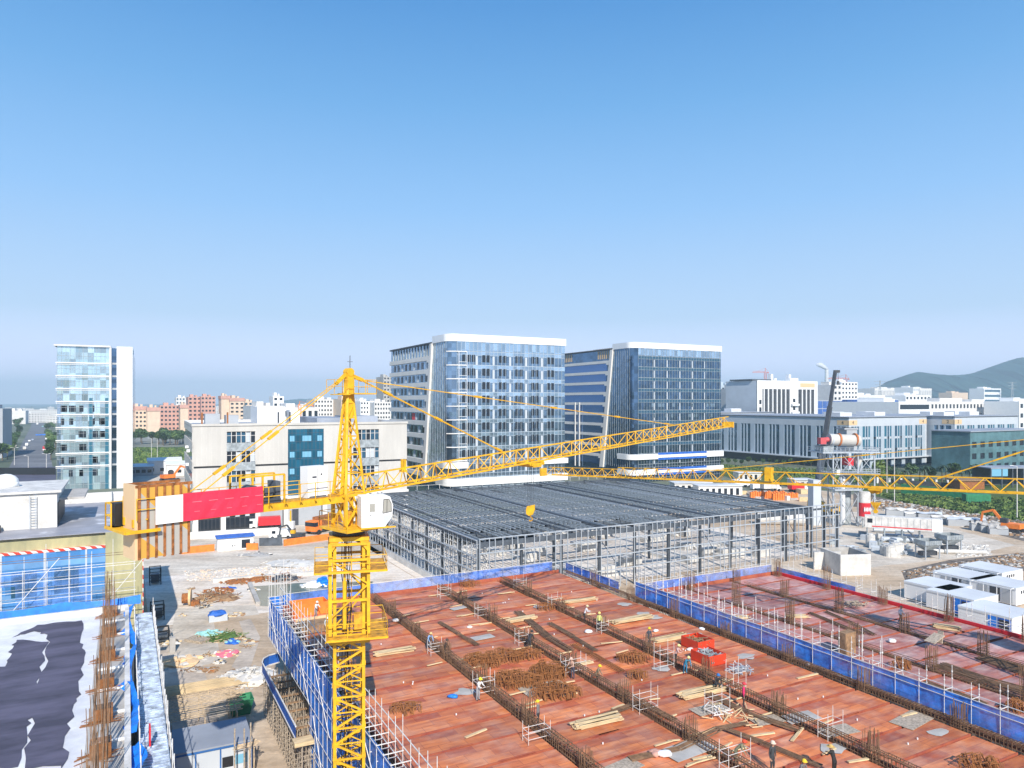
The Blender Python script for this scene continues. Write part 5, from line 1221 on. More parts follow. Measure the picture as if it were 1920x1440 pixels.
FB = [
 ('apartment_block', 'cream block with a pink parapet just right of the far left tower', 246, 275, 762, 800, 40, 4, 6, 'pink_cream', 'window_dark', TH, 'pink'),
 ('apartment_block', 'cream wing with a big blank gable, left end of the pink blocks', 276, 300, 764, 780, 30, 0, 6, 'pink_cream', 'window_dark', TH, 'pink'),
 ('apartment_block', 'pink block with four rows of dark windows behind the green trees', 300, 337, 760, 850, 40, 5, 6, 'pink', 'window_dark', TH, None),
 ('apartment_block', 'narrow cream gable tower standing between two pink blocks', 338, 353, 759, 830, 30, 0, 6, 'pink_cream', 'window_dark', TH, 'pink'),
 ('apartment_block', 'taller pink block with balconies, highest of the pink row', 353, 378, 744, 900, 40, 3, 8, 'pink', 'window_dark', TH, None),
 ('apartment_block', 'pink and cream stair tower with a white tank on top', 377, 404, 743, 890, 40, 4, 8, 'pink', 'window_dark', TH, None),
 ('apartment_block', 'blank cream gable wall with a pink top, right part of the pink row', 415, 431, 742, 880, 30, 0, 8, 'pink_cream', 'window_dark', TH, 'pink'),
 ('apartment_block', 'cream block with pink corner and stacked dark windows, right end of the pink row', 431, 458, 746, 880, 35, 3, 8, 'pink_cream', 'window_dark', TH, 'pink'),
 ('apartment_block', 'low beige block with a teal arch right of the pink row', 458, 481, 753, 900, 30, 3, 6, 'pink_cream', 'window_blue', TH, None),
 ('office_block', 'white roof office peeping over the pink blocks', 330, 353, 745, 1000, 30, 4, 8, 'white_wall', 'window_blue', TH, None),
 ('factory_hall', 'long low white hall behind the beige workshop roof', 478, 530, 761, 520, 60, 0, 3, 'white_wall', 'window_dark', TH, None),
 ('lift_shaft', 'small white cube tower above the workshop roof', 512, 532, 743, 620, 20, 2, 8, 'white', 'window_dark', TH, None),
 ('factory_hall', 'white flat roofed hall behind the pink construction crane', 531, 598, 764, 560, 60, 6, 3, 'white_wall', 'window_dark', TH, None),
 ('apartment_block', 'pale housing block with small windows left of the crane head', 590, 640, 749, 760, 40, 9, 8, 'white_wall', 'window_dark', TH, None),
 ('apartment_block', 'brownish white housing block half hidden by the crane head', 640, 672, 748, 740, 40, 6, 8, 'pink_cream', 'window_dark', TH, None),
 ('apartment_block', 'white housing block just right of the crane head', 676, 702, 752, 700, 40, 5, 8, 'white', 'window_dark', TH, None),
 ('apartment_block', 'white housing block touching the left glass tower', 702, 742, 754, 690, 40, 8, 8, 'white_wall', 'window_dark', TH, None),
 ('office_block', 'slim dark block far behind the crane head', 648, 660, 735, 1500, 30, 0, 8, 'dark_grey', 'window_dark', TH, None),
 ('unfinished_tower', 'slender grey unfinished tower rising beside the left glass tower', 719, 737, 706, 900, 30, 3, 14, 'concrete', 'window_dark', TH, None),
 ('office_block', 'long dark block against the right side of the dark glass tower', 1346, 1398, 722, 640, 30, 8, 6, 'pier_blue', 'window_dark', TH, None),
 ('office_block', 'grey finned block joined to the white office with many piers', 1392, 1415, 728, 540, 30, 10, 1, 'grey_wall', 'window_dark', TH, None),
 ('housing_tower', 'white tower with small square windows behind the black crane boom', 1578, 1608, 716, 760, 25, 5, 12, 'white', 'window_dark', TH, None),
 ('housing_tower', 'white tower with dark stacked balconies touching the black crane boom', 1563, 1578, 721, 740, 25, 2, 9, 'white_wall', 'window_dark', TH, None),
 ('housing_row', 'long brown-grey housing slab below the hill foot', 1640, 1712, 728, 1500, 40, 26, 1, 'white_wall', 'grey_wall', TH, None),
 ('housing_tower', 'pale stair tower at the right end of the brown-grey housing slab', 1712, 1723, 726, 1450, 40, 3, 6, 'white', 'grey_wall', TH, None),
 ('housing_row', 'second shorter brown-grey housing slab below the hill', 1724, 1747, 728, 1480, 40, 7, 1, 'white_wall', 'grey_wall', TH, None),
 ('office_block', 'white block with balconies in front of the housing slab', 1698, 1745, 741, 900, 30, 7, 6, 'white', 'window_dark', TH, None),
 ('office_block', 'pink-white slab block under the hill, left of the striped one', 1785, 1815, 736, 1600, 30, 0, 5, 'pink_cream', 'window_dark', TH, None),
 ('office_block', 'white slab block striped with dark floors on the hill side', 1845, 1877, 728, 1500, 30, 1, 6, 'white', 'window_blue', TH, None),
 ('dormitory_block', 'very long white four storey dormitory row at the far right', 1745, 1908, 753, 640, 30, 26, 4, 'white_wall', 'window_dark', TH, None),
 ('office_block', 'bright white end block at the right picture edge', 1911, 1960, 752, 640, 30, 5, 4, 'white', 'window_dark', TH, None),
 ('parking_deck', 'white parking deck with long dark floor slots', 1685, 1745, 753, 560, 60, 1, 4, 'white', 'window_dark', TH, None),
 ('office_block', 'low white block with dark glass behind the blue netted building', 1608, 1668, 741, 900, 40, 1, 4, 'white', 'window_blue', TH, None),
]
for nm_, lb, p0, p1, yt, Y, dp, c, r_, wl, gl, rz, cap in FB:
    far_bldg(nm_, lb, p0, p1, yt, Y, dp, c, r_, wl, gl, rz, wf=.92 if c == 1 else (.55 if r_ > 1 else .5), hf=.45 if r_ > 1 else .85, cap=cap)
for q, (p0, p1, yt, Y, lb) in enumerate(((1533, 1640, 751, 640, 'long low building wrapped in blue safety net behind block 4'), (1638, 1684, 749, 600, 'taller corner of the blue netted building beside the white parking deck'), (1533, 1566, 733, 800, 'blue netted building at the foot of the smoking chimney'))):
    X, L = far_len(p0, p1, Y, TH); Z = H - (yt - HY) / F * Y; t = thing('netted_building', lb, 'building', (X, Y, 0), TH)
    mb = MB(); mb.box(0, L, 0, 30, 0, Z); mb.build('net_wrap', M.setdefault('net_far', mat('net_far', (.05, .13, .38), .8, noise=.2, scale=.1)), t); mb = MB()
    for k in range(5): mb.box(-.1, L + .1, -.2, 0, Z * (k + 1) / 5 - .5, Z * (k + 1) / 5)
    for k in range(int(L / 6)): mb.box(k * 6, k * 6 + .3, -.25, -.2, 0, Z)
    mb.build('net_rails', 'pale_panel', t)
# white office with piers and balconies
def pier_office():
    Y = 500; X, L = far_len(1420, 1533, Y, TH); Z = H + (HY - 721) / F * Y + 3; t = thing('office_block', 'white office with tall dark window slots and stacked balconies, left of the boom', 'building', (X, Y, 0), TH)
    fm = fmap('f', L, 30); mb = MB(); mb.box(.1, L - .1, .5, 1.0, 0, Z - .2); mb.build('core', 'dark_grey', t); mb = MB(); mb.box(.1, L - .1, 1.0, 30, 0, Z - .2); mb.build('side_wall', 'pale_panel', t)
    mb = MB(); fbox(mb, fm, 0, L, -.5, 0, Z - 6, Z); fbox(mb, fm, L * .52, L * .66, -.4, .4, 0, Z + 2); fbox(mb, fm, 0, L * .08, -.5, 0, 0, Z - 6); fbox(mb, fm, L * .94, L, -.5, 0, 0, Z - 6); mb.build('wall', 'white', t)
    for k in range(13):
        u = L * (.1 + .07 * k)
        if .5 < u / L < .68: continue
        mb = MB(); fbox(mb, fm, u, u + .9, -.5, .1, 0, Z - 6); mb.build('pier', 'white', t)
    for k in range(6): fwin(t, fm, L * .03, L * .065, 6 + k * 5.2, 9 + k * 5.2, 'window_dark', .04)
    for k in range(4): mb = MB(); fbox(mb, fm, L * .53, L * .65, .4, 2.2, 14 + k * 5.6, 15.4 + k * 5.6); mb.build('balcony', 'white', t); fwin(t, fm, L * .57, L * .61, 16.5 + k * 5.6, 19 + k * 5.6, 'window_dark', .45)
    fwin(t, fm, L * .7, L * .95, Z - 4.5, Z - 1.5, 'peach', .05, 'name_panel')
    for u, h in ((.36, 5), (.66, 5), (.42, 2)): mb = MB(); mb.box(L * u, L * u + 2.2, 8, 11, Z, Z + h); mb.build('roof_stack', 'white', t)
    mb = MB(); mb.box(-1, L * .3, 4, 25, Z, Z + 1); mb.build('roof_canopy', 'steel_dark', t)
pier_office()
# chimney, smoke, pylons, distant cranes
x, y, z = W(1550, 693, 2600); t = thing('chimney', 'tall white smoking chimney behind the black crane boom', 'chimney', (x, y, 0)); mb = MB(); mb.tube((0, 0, 0), (0, 0, z), 9, 14, 6); mb.build('stack', 'white_wall', t)
sm = bpy.data.materials.new('smoke'); sm.use_nodes = True; b = sm.node_tree.nodes['Principled BSDF']; b.inputs['Base Color'].default_value = (.9, .9, .92, 1); b.inputs['Alpha'].default_value = .45; b.inputs['Roughness'].default_value = 1; M['smoke'] = sm
random.seed(14); mb = MB()
for k in range(9): mb.ell((-k * 3.2, 0, z + 2 + k * 2.0), (7 + k * 1.0, 7, 4 + k * .4), 10, 7, .12)
o = mb.build('smoke', 'smoke', None, (x, y, 0), smooth=True); tag(o, 'white smoke drifting left from the top of the far chimney', 'smoke', kind='stuff')
def pylon(px, py, Y, label):
    x, y, z = W(px, py, Y); t = thing('power_pylon', label, 'pylon', (x, y, 0)); mb = MB(); s = Y / 1350
    for q in (-1, 1): mb.bar((q * 4, 0, 0), (q * .8, 0, z), .6 * s)
    for k in range(8): f0 = k / 8; f1 = (k + 1) / 8; a0 = 4 - 3.2 * f0; a1 = 4 - 3.2 * f1; mb.bar((-a0, 0, z * f0), (a1, 0, z * f1), .4 * s); mb.bar((a0, 0, z * f0), (-a1, 0, z * f1), .4 * s)
    mb.build('tower_frame', 'steel_mid', t); mb = MB()
    for k in range(3): mb.bar((-11 + k * 2, 0, z - 2 - k * 6), (11 - k * 2, 0, z - 2 - k * 6), .6 * s)
    mb.build('cross_arms', 'steel_mid', t)
pylon(1650, 713, 1300, 'steel power pylon before the foot of the hill, wide cross arms'); pylon(1898, 716, 1500, 'thin power pylon in front of the hill at the far right')
def small_crane(px, py, Y, lj, rj_, col, label):
    x, y, z = W(px, py, Y); s = Y / 1350; t = thing('tower_crane', label, 'crane', (x, y, 0)); mb = MB(); mast_mesh(mb, 2.2 * s + .8, 0, z - 9 * s, 6 * s, .45 * s); mb.build('mast', col, t)
    mb = MB(); zj = z - 8 * s; mb.bar((-lj * s, 0, zj), (rj_ * s, 0, zj), .9 * s); mb.bar((-lj * s * .9, 0, zj + 2 * s), (0, 0, zj + 2 * s), .4 * s)
    for k in range(8): mb.bar((-lj * s * k / 8, 0, zj), (-lj * s * (k + .5) / 8, 0, zj + 2 * s), .3 * s)
    mb.build('jib', col, t); mb = MB(); mb.bar((0, 0, zj), (0, 0, z), .8 * s); mb.bar((0, 0, z), (-lj * s * .6, 0, zj + 2 * s), .25 * s); mb.bar((0, 0, z), (rj_ * s, 0, zj), .25 * s); mb.box(rj_ * s - 2 * s, rj_ * s, -1, 1, zj - 2 * s, zj); mb.build('tower_head', col, t)
M['crane_red'] = mat('crane_red', (.52, .14, .09), .6)
small_crane(1435, 690, 900, 24, 6, 'crane_red', 'distant red tower crane standing on the white office roof')
small_crane(1586, 702, 1100, 34, 6, 'crane_red', 'distant red tower crane behind the white tower with square windows')
small_crane(562, 752, 430, 3, 26, 'orange', 'small orange site crane behind the beige workshop roof')
# hills
def hill(name, prof, Y, depth, m):
    n = len(prof); mb = MB(); rng = random.Random(3); cols = 9; vs = []; xs = []
    pr = []
    for i in range(n - 1):
        for k in range(8):
            f = k / 8; pr.append((prof[i][0] + (prof[i + 1][0] - prof[i][0]) * f, prof[i][1] + (prof[i + 1][1] - prof[i][1]) * f + rng.uniform(-.35, .35)))
    pr.append(prof[-1])
    for px, py in pr:
        for j in range(cols):
            g = (j - cols // 2) / (cols // 2); yy = Y + g * depth; x, _, z = W(px, py, Y); z = max(z, 0); hgt = z * math.exp(-3.2 * g * g) * (1 + rng.uniform(-.05, .05) * (abs(g) > .01)) - (4 if abs(g) > .99 else 0)
            vs.append((x + rng.uniform(-15, 15) * (abs(g) > .01), yy, hgt))
    mb.add(vs, [(i * cols + j, i * cols + cols + j, i * cols + cols + j + 1, i * cols + j + 1) for i in range(len(pr) - 1) for j in range(cols - 1)])
    return tag(mb.build(name, m, smooth=True), kind='structure')
M['forest'] = ground_mat('forest', [(.008, .035, .035), (.015, .055, .05), (.03, .08, .06)], .006, fine=.05, bump=1)
hill('hill', [(1590, 755), (1640, 733), (1665, 722), (1690, 712), (1706, 701), (1722, 697), (1745, 700), (1775, 703), (1800, 703), (1825, 700), (1850, 692), (1880, 680), (1905, 672), (1930, 668), (1980, 664), (2060, 672), (2200, 700), (2400, 750)], 3200, 700, 'forest')
hill('hill', [(520, 752), (560, 748), (610, 747), (660, 749), (720, 752)], 5200, 500, 'forest')
hill('hill', [(1330, 745), (1380, 733), (1420, 731), (1480, 736), (1560, 742), (1620, 748)], 5200, 500, 'forest')
# small far buildings, low town roofs
random.seed(42)
boxes = {}
def tiny(k):
    if k in boxes: return boxes[k]
    mb = MB(); w_, d_, h_ = k; mb.box(0, w_, 0, d_, 0, h_); mb.mi = 1; fl_ = max(2, int(h_ / 3.4))
    for r in range(fl_):
        for c in range(int(w_ / 4)): z = r * h_ / fl_ + 1.1; mb.box(c * 4 + 1.2, c * 4 + 3, -.08, 0, z, z + 1.5)
    mb.mi = 2; mb.box(w_ * .3, w_ * .5, d_ * .3, d_ * .6, h_, h_ + 2); me = mb.build('x', ['white_wall', 'window_dark', 'roof_white']).data
    bpy.data.objects.remove(bpy.data.objects['x']); boxes[k] = me; return me
def town(px0, px1, Y0, Y1, n, hs, label, grp, cols=('white_wall',)):
    for i in range(n):
        Y = Y0 + (Y1 - Y0) * random.random() ** 1.3; px = random.uniform(px0, px1); k = (random.choice((20, 34, 50, 70)), 18, random.choice(hs)); me = tiny(k)
        o = place(me, 'distant_building', None, ((px - CX) / F * Y, Y, 0), TH + random.choice((0, 0, 0, 1.57, .3)))
        tag(o, label, 'building', grp)
town(255, 520, 1000, 2600, 34, (10, 16, 22), 'small pale building in the distant town behind the pink blocks', 'distant buildings behind the pink blocks')
town(480, 740, 900, 2600, 34, (12, 18, 26, 30), 'small pale building in the distant town behind the yellow crane', 'distant buildings behind the yellow crane')
town(1345, 1560, 700, 2400, 18, (14, 20, 28, 34), 'small pale building far off beside the dark glass tower', 'distant buildings beside the dark glass tower')
town(1600, 1960, 760, 2600, 60, (12, 16, 22, 30), 'small pale building in the distant town at the foot of the hill', 'distant buildings at the hill foot')
town(0, 110, 1100, 3200, 16, (8, 12, 16), 'small pale building in the distance along the left road', 'distant buildings along the left road')
for p0, p1, yt, Y, lb, m in ((-60, 5, 766, 420, 'blue-grey warehouse end at the left picture edge', 'grey_wall'), (8, 48, 770, 1100, 'pale low building with a white roof beam left of the road', 'white_wall')):
    far_bldg('warehouse', lb, p0, p1, yt, Y, 40, 0, 3, m)
# ================================================================ TREES
def crown_mesh(R_, Hc, n, leaf, seed, lobes=7):
    rng = random.Random(seed); mb = MB(); L_ = []
    for k in range(lobes):
        a = rng.uniform(0, 6.28); r_ = R_ * rng.uniform(.15, .6); L_.append((math.cos(a) * r_, math.sin(a) * r_, Hc * rng.uniform(.35, 1.0), R_ * rng.uniform(.35, .6)))
    for i in range(n):
        cx, cy, cz, cr = rng.choice(L_); u = rng.uniform(-1, 1); a = rng.uniform(0, 6.28); q = math.sqrt(1 - u * u); rr = cr * rng.uniform(.55, 1.08)
        c = Vector((cx + rr * q * math.cos(a), cy + rr * q * math.sin(a), cz + rr * u * .8)); e = Vector((rng.gauss(0, 1), rng.gauss(0, 1), rng.gauss(0, 1))).normalized(); f = e.orthogonal().normalized(); s = leaf * rng.uniform(.6, 1.3)
        mb.mi = rng.choice((0, 0, 1, 2)); mb.add([tuple(c - e * s - f * s * .6), tuple(c + e * s * .3 - f * s), tuple(c + e * s + f * s * .4), tuple(c - e * s * .2 + f * s)], [(0, 1, 2, 3)])
    return mb
D('leaf_a', (.055, .11, .025), .7); D('leaf_b', (.09, .16, .035), .7); D('leaf_c', (.03, .065, .02), .7); D('bark', (.12, .09, .06), .9)
D('leaf_pale', (.17, .24, .06), .7); D('palm_leaf', (.035, .07, .04), .6)
TREE = {}
def tree(kind, X, Y, h, label, group):
    t = thing('tree' if kind != 'palm' else 'palm_tree', label, 'tree', (X, Y, 0), random.uniform(0, 6), group); s = h / 8
    if kind not in TREE:
        if kind == 'palm':
            mb = MB(); mb.tube((0, 0, 0), (0, 0, 5.4), .28, 7, .2); tr = mb; mb = MB(); rng = random.Random(1)
            for k in range(22):
                a = k * 2.4; el = rng.uniform(.1, 1.1); p = Vector((0, 0, 5.4)); L_ = 3.2
                for q in range(4):
                    d_ = Vector((math.cos(a) * math.cos(el - q * .55), math.sin(a) * math.cos(el - q * .55), math.sin(el - q * .55))) * L_ / 4; n_ = p + d_; sd = Vector((-math.sin(a), math.cos(a), 0)) * (.42 - q * .09)
                    mb.add([tuple(p - sd), tuple(p + sd), tuple(n_ + sd * .8 - Vector((0, 0, .15))), tuple(n_ - sd * .8 - Vector((0, 0, .15)))], [(0, 1, 2, 3)]); p = n_
            TREE[kind] = (tr, mb, ['palm_leaf'])
        else:
            tr = MB(); tr.tube((0, 0, 0), (.1, 0, 3.4), .26, 7, .16)
            for k in range(5): a = k * 1.3; tr.tube((.1, 0, 2.4 + k * .2), (math.cos(a) * 1.6, math.sin(a) * 1.6, 4.6 + .2 * k), .12, 5, .04)
            mb = crown_mesh(3.0, 4.0, 620, .34, hash(kind) % 97 if 0 else {'a': 5, 'b': 9, 'c': 12, 'y': 15}[kind]); mb.v = [(x, y, z + 2.8) for x, y, z in mb.v]
            TREE[kind] = (tr, mb, {'a': ['leaf_a', 'leaf_b', 'leaf_c'], 'b': ['leaf_c', 'leaf_a', 'leaf_a'], 'c': ['leaf_b', 'leaf_pale', 'leaf_a'], 'y': ['leaf_pale', 'leaf_b', 'leaf_pale']}[kind])
        tr, mb, ms = TREE[kind]; a = tr.build('trunk', 'bark', t); b = mb.build('crown', ms, t); TREE[kind] = (a.data, b.data)
    else: place(TREE[kind][0], 'trunk', t); place(TREE[kind][1], 'crown', t)
    t.scale = (s, s, s * random.uniform(.9, 1.1)); return t
random.seed(6)
for i in range(22):
    x, y, _ = P(random.uniform(246, 350), random.uniform(829, 836)); tree(random.choice('acb'), x, y, random.uniform(9, 13), 'bushy green tree in the belt below the pink blocks', 'trees below the pink blocks')
for i in range(64):
    py = 763 + 106 * random.random() ** 1.3; f = (py - 768) / 107; px = (60 - 52 * f) + random.uniform(-34, 3) * (.5 + .6 * f); x, y, _ = P(px, py); tree(random.choice('abbc'), x, y, random.uniform(7, 12), 'dusty green roadside tree on the left side of the far road', 'trees left of the far road')
for i in range(34):
    py = 763 + 100 * random.random() ** 1.3; f = (py - 768) / 107; px = (78 + 18 * f) + random.uniform(0, 14); x, y, _ = P(px, py); tree(random.choice('abcc'), x, y, random.uniform(6, 10), 'green roadside tree on the right side of the far road', 'trees right of the far road')
for i in range(13):
    x, y, _ = P(1668 + i * 13.5 + random.uniform(-4, 4), random.uniform(902, 908)); tree('palm' if i % 3 else 'b', x, y, random.uniform(7, 9), 'dark palm or bushy tree in the hedge row before block 2', 'dark tree row before the numbered blocks')
x, y, _ = P(1649, 912); tree('y', x, y, 11, 'single bright green tree right of the plant tower', None)
random.seed(16)
for i in range(14):
    x, y, _ = P(1352 + i * 13, 873 + random.uniform(-2, 3)); tree('b', x, y, random.uniform(3, 5), 'low dark shrub tree before the slot windowed blocks', 'shrub trees before the slot windowed blocks')
def grass_tufts(label, pts, n, h, seed, m=('leaf_b', 'leaf_pale', 'leaf_c')):
    rng = random.Random(seed); mb = MB()
    for i in range(n):
        u, v = rng.random(), rng.random(); p = [Vector(P(*q)) for q in pts]; c = (p[0] * (1 - u) + p[1] * u) * (1 - v) + (p[3] * (1 - u) + p[2] * u) * v
        for k in range(3):
            a = rng.uniform(0, 3.14); s = rng.uniform(.4, 1) * h; d_ = Vector((math.cos(a), math.sin(a), 0)) * s * .7; mb.mi = rng.randrange(3); mb.add([tuple(c - d_), tuple(c + d_), tuple(c + d_ * .6 + Vector((0, 0, s))), tuple(c - d_ * .8 + Vector((0, 0, s * .8)))], [(0, 1, 2, 3)])
    tag(mb.build('scrub', list(m)), label, 'scrub', kind='stuff')
grass_tufts('green scrub covering the bank behind the plant yard', [(1650, 928), (1990, 940), (1990, 990), (1680, 940)], 1600, 1.1, 3)
grass_tufts('rough green weeds on the field below the trees', [(240, 842), (350, 842), (350, 868), (236, 868)], 900, 1.6, 4)
grass_tufts('dark grass verge behind the construction yard', [(1345, 872), (1700, 888), (1700, 912), (1345, 884)], 900, 1.0, 5)
# ================================================================ VEHICLES AND SITE OBJECTS
CAR = {}
def car(px, py, rz, col, label, kind='car', group=None, z=0.012):
    x, y, _ = P(px, py); t = thing({'car': 'parked_car', 'van': 'delivery_van', 'bus': 'bus', 'truck': 'truck'}[kind], label, kind, (x, y, z), rz, group)
    if kind == 'car':
        mb = MB(); pr = [(-2.2, .35), (2.2, .35), (2.25, .8), (1.2, .95), (.5, 1.45), (-1.2, 1.45), (-1.9, .98), (-2.25, .9)]
        n = len(pr); mb.add([(a, -.87, b) for a, b in pr] + [(a, .87, b) for a, b in pr], [tuple(range(n)), tuple(range(2 * n - 1, n - 1, -1))] + [(k, n + k, n + (k + 1) % n, (k + 1) % n) for k in range(n)]); mb.build('body', col, t)
        mb = MB(); mb.box(-1.5, .9, -.885, .885, .98, 1.33); mb.build('windows', 'window_dark', t); wx = (-1.4, 1.4); wr = .33; hw = .87
    elif kind == 'van':
        mb = MB(); mb.box(-2.6, 2.0, -.95, .95, .4, 2.2); mb.box(2.0, 2.7, -.93, .93, .4, 1.2); mb.build('body', col, t); mb = MB(); mb.box(1.2, 2.02, -.97, .97, 1.3, 2.0); mb.build('windows', 'window_dark', t); wx = (-1.7, 1.9); wr = .36; hw = .95
    elif kind == 'bus':
        mb = MB(); mb.box(-5, 5, -1.25, 1.25, .4, 3.0); mb.build('body', col, t); mb = MB(); mb.box(-5.02, 5.02, -1.27, 1.27, .5, 1.3); mb.build('skirt_stripe', 'white', t); mb = MB(); mb.box(-4.6, 5.03, -1.28, 1.28, 1.7, 2.5); mb.build('windows', 'window_dark', t); wx = (-3.2, 3.2); wr = .5; hw = 1.25
    else:
        mb = MB(); mb.box(-3.8, 1.7, -1.25, 1.25, 1.1, 3.2); mb.build('cargo_body', col, t); mb = MB(); mb.box(1.9, 3.8, -1.15, 1.15, .7, 2.7); mb.build('cab', 'white' if col != 'rust' else 'orange', t); mb = MB(); mb.box(3.0, 3.83, -1.18, 1.18, 1.7, 2.5); mb.build('windows', 'window_dark', t); mb = MB(); mb.box(-3.8, 3.7, -.5, .5, .7, 1.1); mb.build('chassis', 'dark_grey', t); wx = (-2.8, -1.6, 2.8); wr = .5; hw = 1.15
    for a in wx:
        for s in (-1, 1):
            if ('w', wr) in CAR: place(CAR[('w', wr)], 'wheel', t, (a, s * hw, wr))
            else: mb = MB(); mb.tube((0, -.13, 0), (0, .13, 0), wr, 10); CAR[('w', wr)] = mb.build('wheel', 'tyre', t, (a, s * hw, wr)).data
    return t
rr = R(123)
for i, (px, py, c, k, lb) in enumerate(((46, 843, 'white_dirty', 'van', 'white van parked on the left of the far road, nearest the camera'), (50, 836, 'white', 'van', 'white van parked second in the row left of the far road'), (55, 828, 'white', 'car', 'white car third in the row left of the far road'),
      (61, 826, 'silver', 'car', 'silver car at the head of the row left of the far road'), (28, 838, 'cream', 'van', 'cream van off the road by the left kerb'), (84, 845, 'red', 'bus', 'red and yellow bus standing on the right side of the far road'),
      (88, 824, 'white', 'bus', 'white bus behind the red bus on the far road'), (70, 797, 'white', 'truck', 'white truck farther up the far road'), (71, 789, 'white', 'truck', 'second white truck farther up the far road'), (64, 779, 'white', 'van', 'white van where the far road narrows'),
      (73, 773, 'silver', 'car', 'silver car at the far end of the road'), (9, 900, 'white', 'car', 'white car by the black netting at the left edge'))):
    car(px, py, rr if k != 'car' or i < 11 else .2, c, lb, k)
for i, (px, py) in enumerate(((82, 816), (88, 800))):
    x, y, _ = P(px, py); mb = MB(); 
    for q in range(14): mb.ell((random.uniform(-4, 4), random.uniform(-5, 5), .4), (1.2, 1.6, .7), 6, 4, .2)
    tag(mb.build('blue_tarp_heap', 'cyan_tarp' if i else 'blue_bright', None, (x, y, 0)), ('nearer' if i == 0 else 'farther') + ' bright blue covered heap on the far road', 'heap')
# left: fences, posts
p0, p1 = P(20, 932)[:2], P(140, 930)[:2]
p0 = (-150, 205); p1 = (-100, 215)
wallseg('site_hoarding', 'blue sheet hoarding behind the dome roof at left', 'fence', W(20, 920, 215)[:2], W(139, 920, 215)[:2], 5.5, .2, 'blue_panel')
wallseg('yellow_wall', 'mossy yellow boundary wall at the foot of the far left tower', 'wall', W(139, 920, 214)[:2], W(236, 918, 226)[:2], 2.6, .3, 'yellow_wall')
wallseg('yellow_wall', 'mossy yellow wall left of the blue hoarding', 'wall', W(-30, 920, 216)[:2], W(19, 920, 216)[:2], 3.5, .3, 'yellow_wall')
wallseg('wood_panel_fence', 'black net fence along the near end of the far road', 'fence', W(-20, 893, 330)[:2], W(104, 893, 330)[:2], 3.2, .3, 'black')
def lamp_post(px, py, h, label, dbl=False, m='white_dirty', z=0):
    x, y, _ = P(px, py, z); t = thing('lamp_post', label, 'lamp post', (x, y, z)); mb = MB(); mb.tube((0, 0, 0), (0, 0, h), .16, 8, .09); mb.build('pole', m, t); mb = MB()
    for s in ((-1, 1) if dbl else (-1,)): mb.bar((0, 0, h), (s * 1.6, 0, h + .25), .09)
    a = mb.build('arm', m, t); mb = MB()
    for s in ((-1, 1) if dbl else (-1,)): mb.box(s * 1.6 - .5, s * 1.6 + .5, -.15, .15, h + .2, h + .32)
    mb.build('lamp_head', 'white', a); return t
lamp_post(1677, 943, 16.5, 'tall white lamp post behind the plant yard, left of the palm row'); lamp_post(1907, 974, 15, 'tall white lamp post at the right picture edge')
lamp_post(1663, 925, 14, 'tall lamp post just right of the bright green tree'); lamp_post(27, 872, 9, 'pale street lamp at the left kerb of the far road', True); lamp_post(53, 885, 7.5, 'pale street lamp in the middle of the road mouth')
lamp_post(87, 885, 8.5, 'pale street lamp at the right kerb of the road mouth', True); lamp_post(284, 866, 13, 'left of two white poles on the weedy field'); lamp_post(295, 866, 13, 'right of two white poles on the weedy field')
# rear yard sheds behind the ballast block
for px, py, w_, d_, h_, m, lb in ((250, 893, 8, 6, 4, 'grey_wall', 'grey site shed right of the white tower wall'), (277, 890, 14, 8, 6, 'white', 'white site canopy behind the ballast block'), (312, 893, 12, 8, 5, 'white_wall', 'white site shed beside the small orange excavator')):
    x, y, _ = P(px, py); t = thing('site_shed', lb, 'shed', (x, y, 0), TH2); mb = MB(); mb.box(0, w_, 0, d_, 0, h_); mb.build('wall', m, t); mb = MB(); mb.add([(-.4, -.4, h_), (w_ + .4, -.4, h_), (w_ + .4, d_ + .4, h_ + 1), (-.4, d_ + .4, h_ + 1), (-.4, -.4, h_ + .2), (w_ + .4, -.4, h_ + .2), (w_ + .4, d_ + .4, h_ + 1.2), (-.4, d_ + .4, h_ + 1.2)], [(0, 3, 2, 1), (4, 5, 6, 7), (0, 1, 5, 4), (1, 2, 6, 5), (2, 3, 7, 6), (3, 0, 4, 7)]); mb.build('roof', 'white', t)
    for k in range(3): fwin(t, fmap('f', w_, d_), 1 + k * w_ / 3.4, 2.6 + k * w_ / 3.4, 1.4, 2.8, 'window_dark', .04)
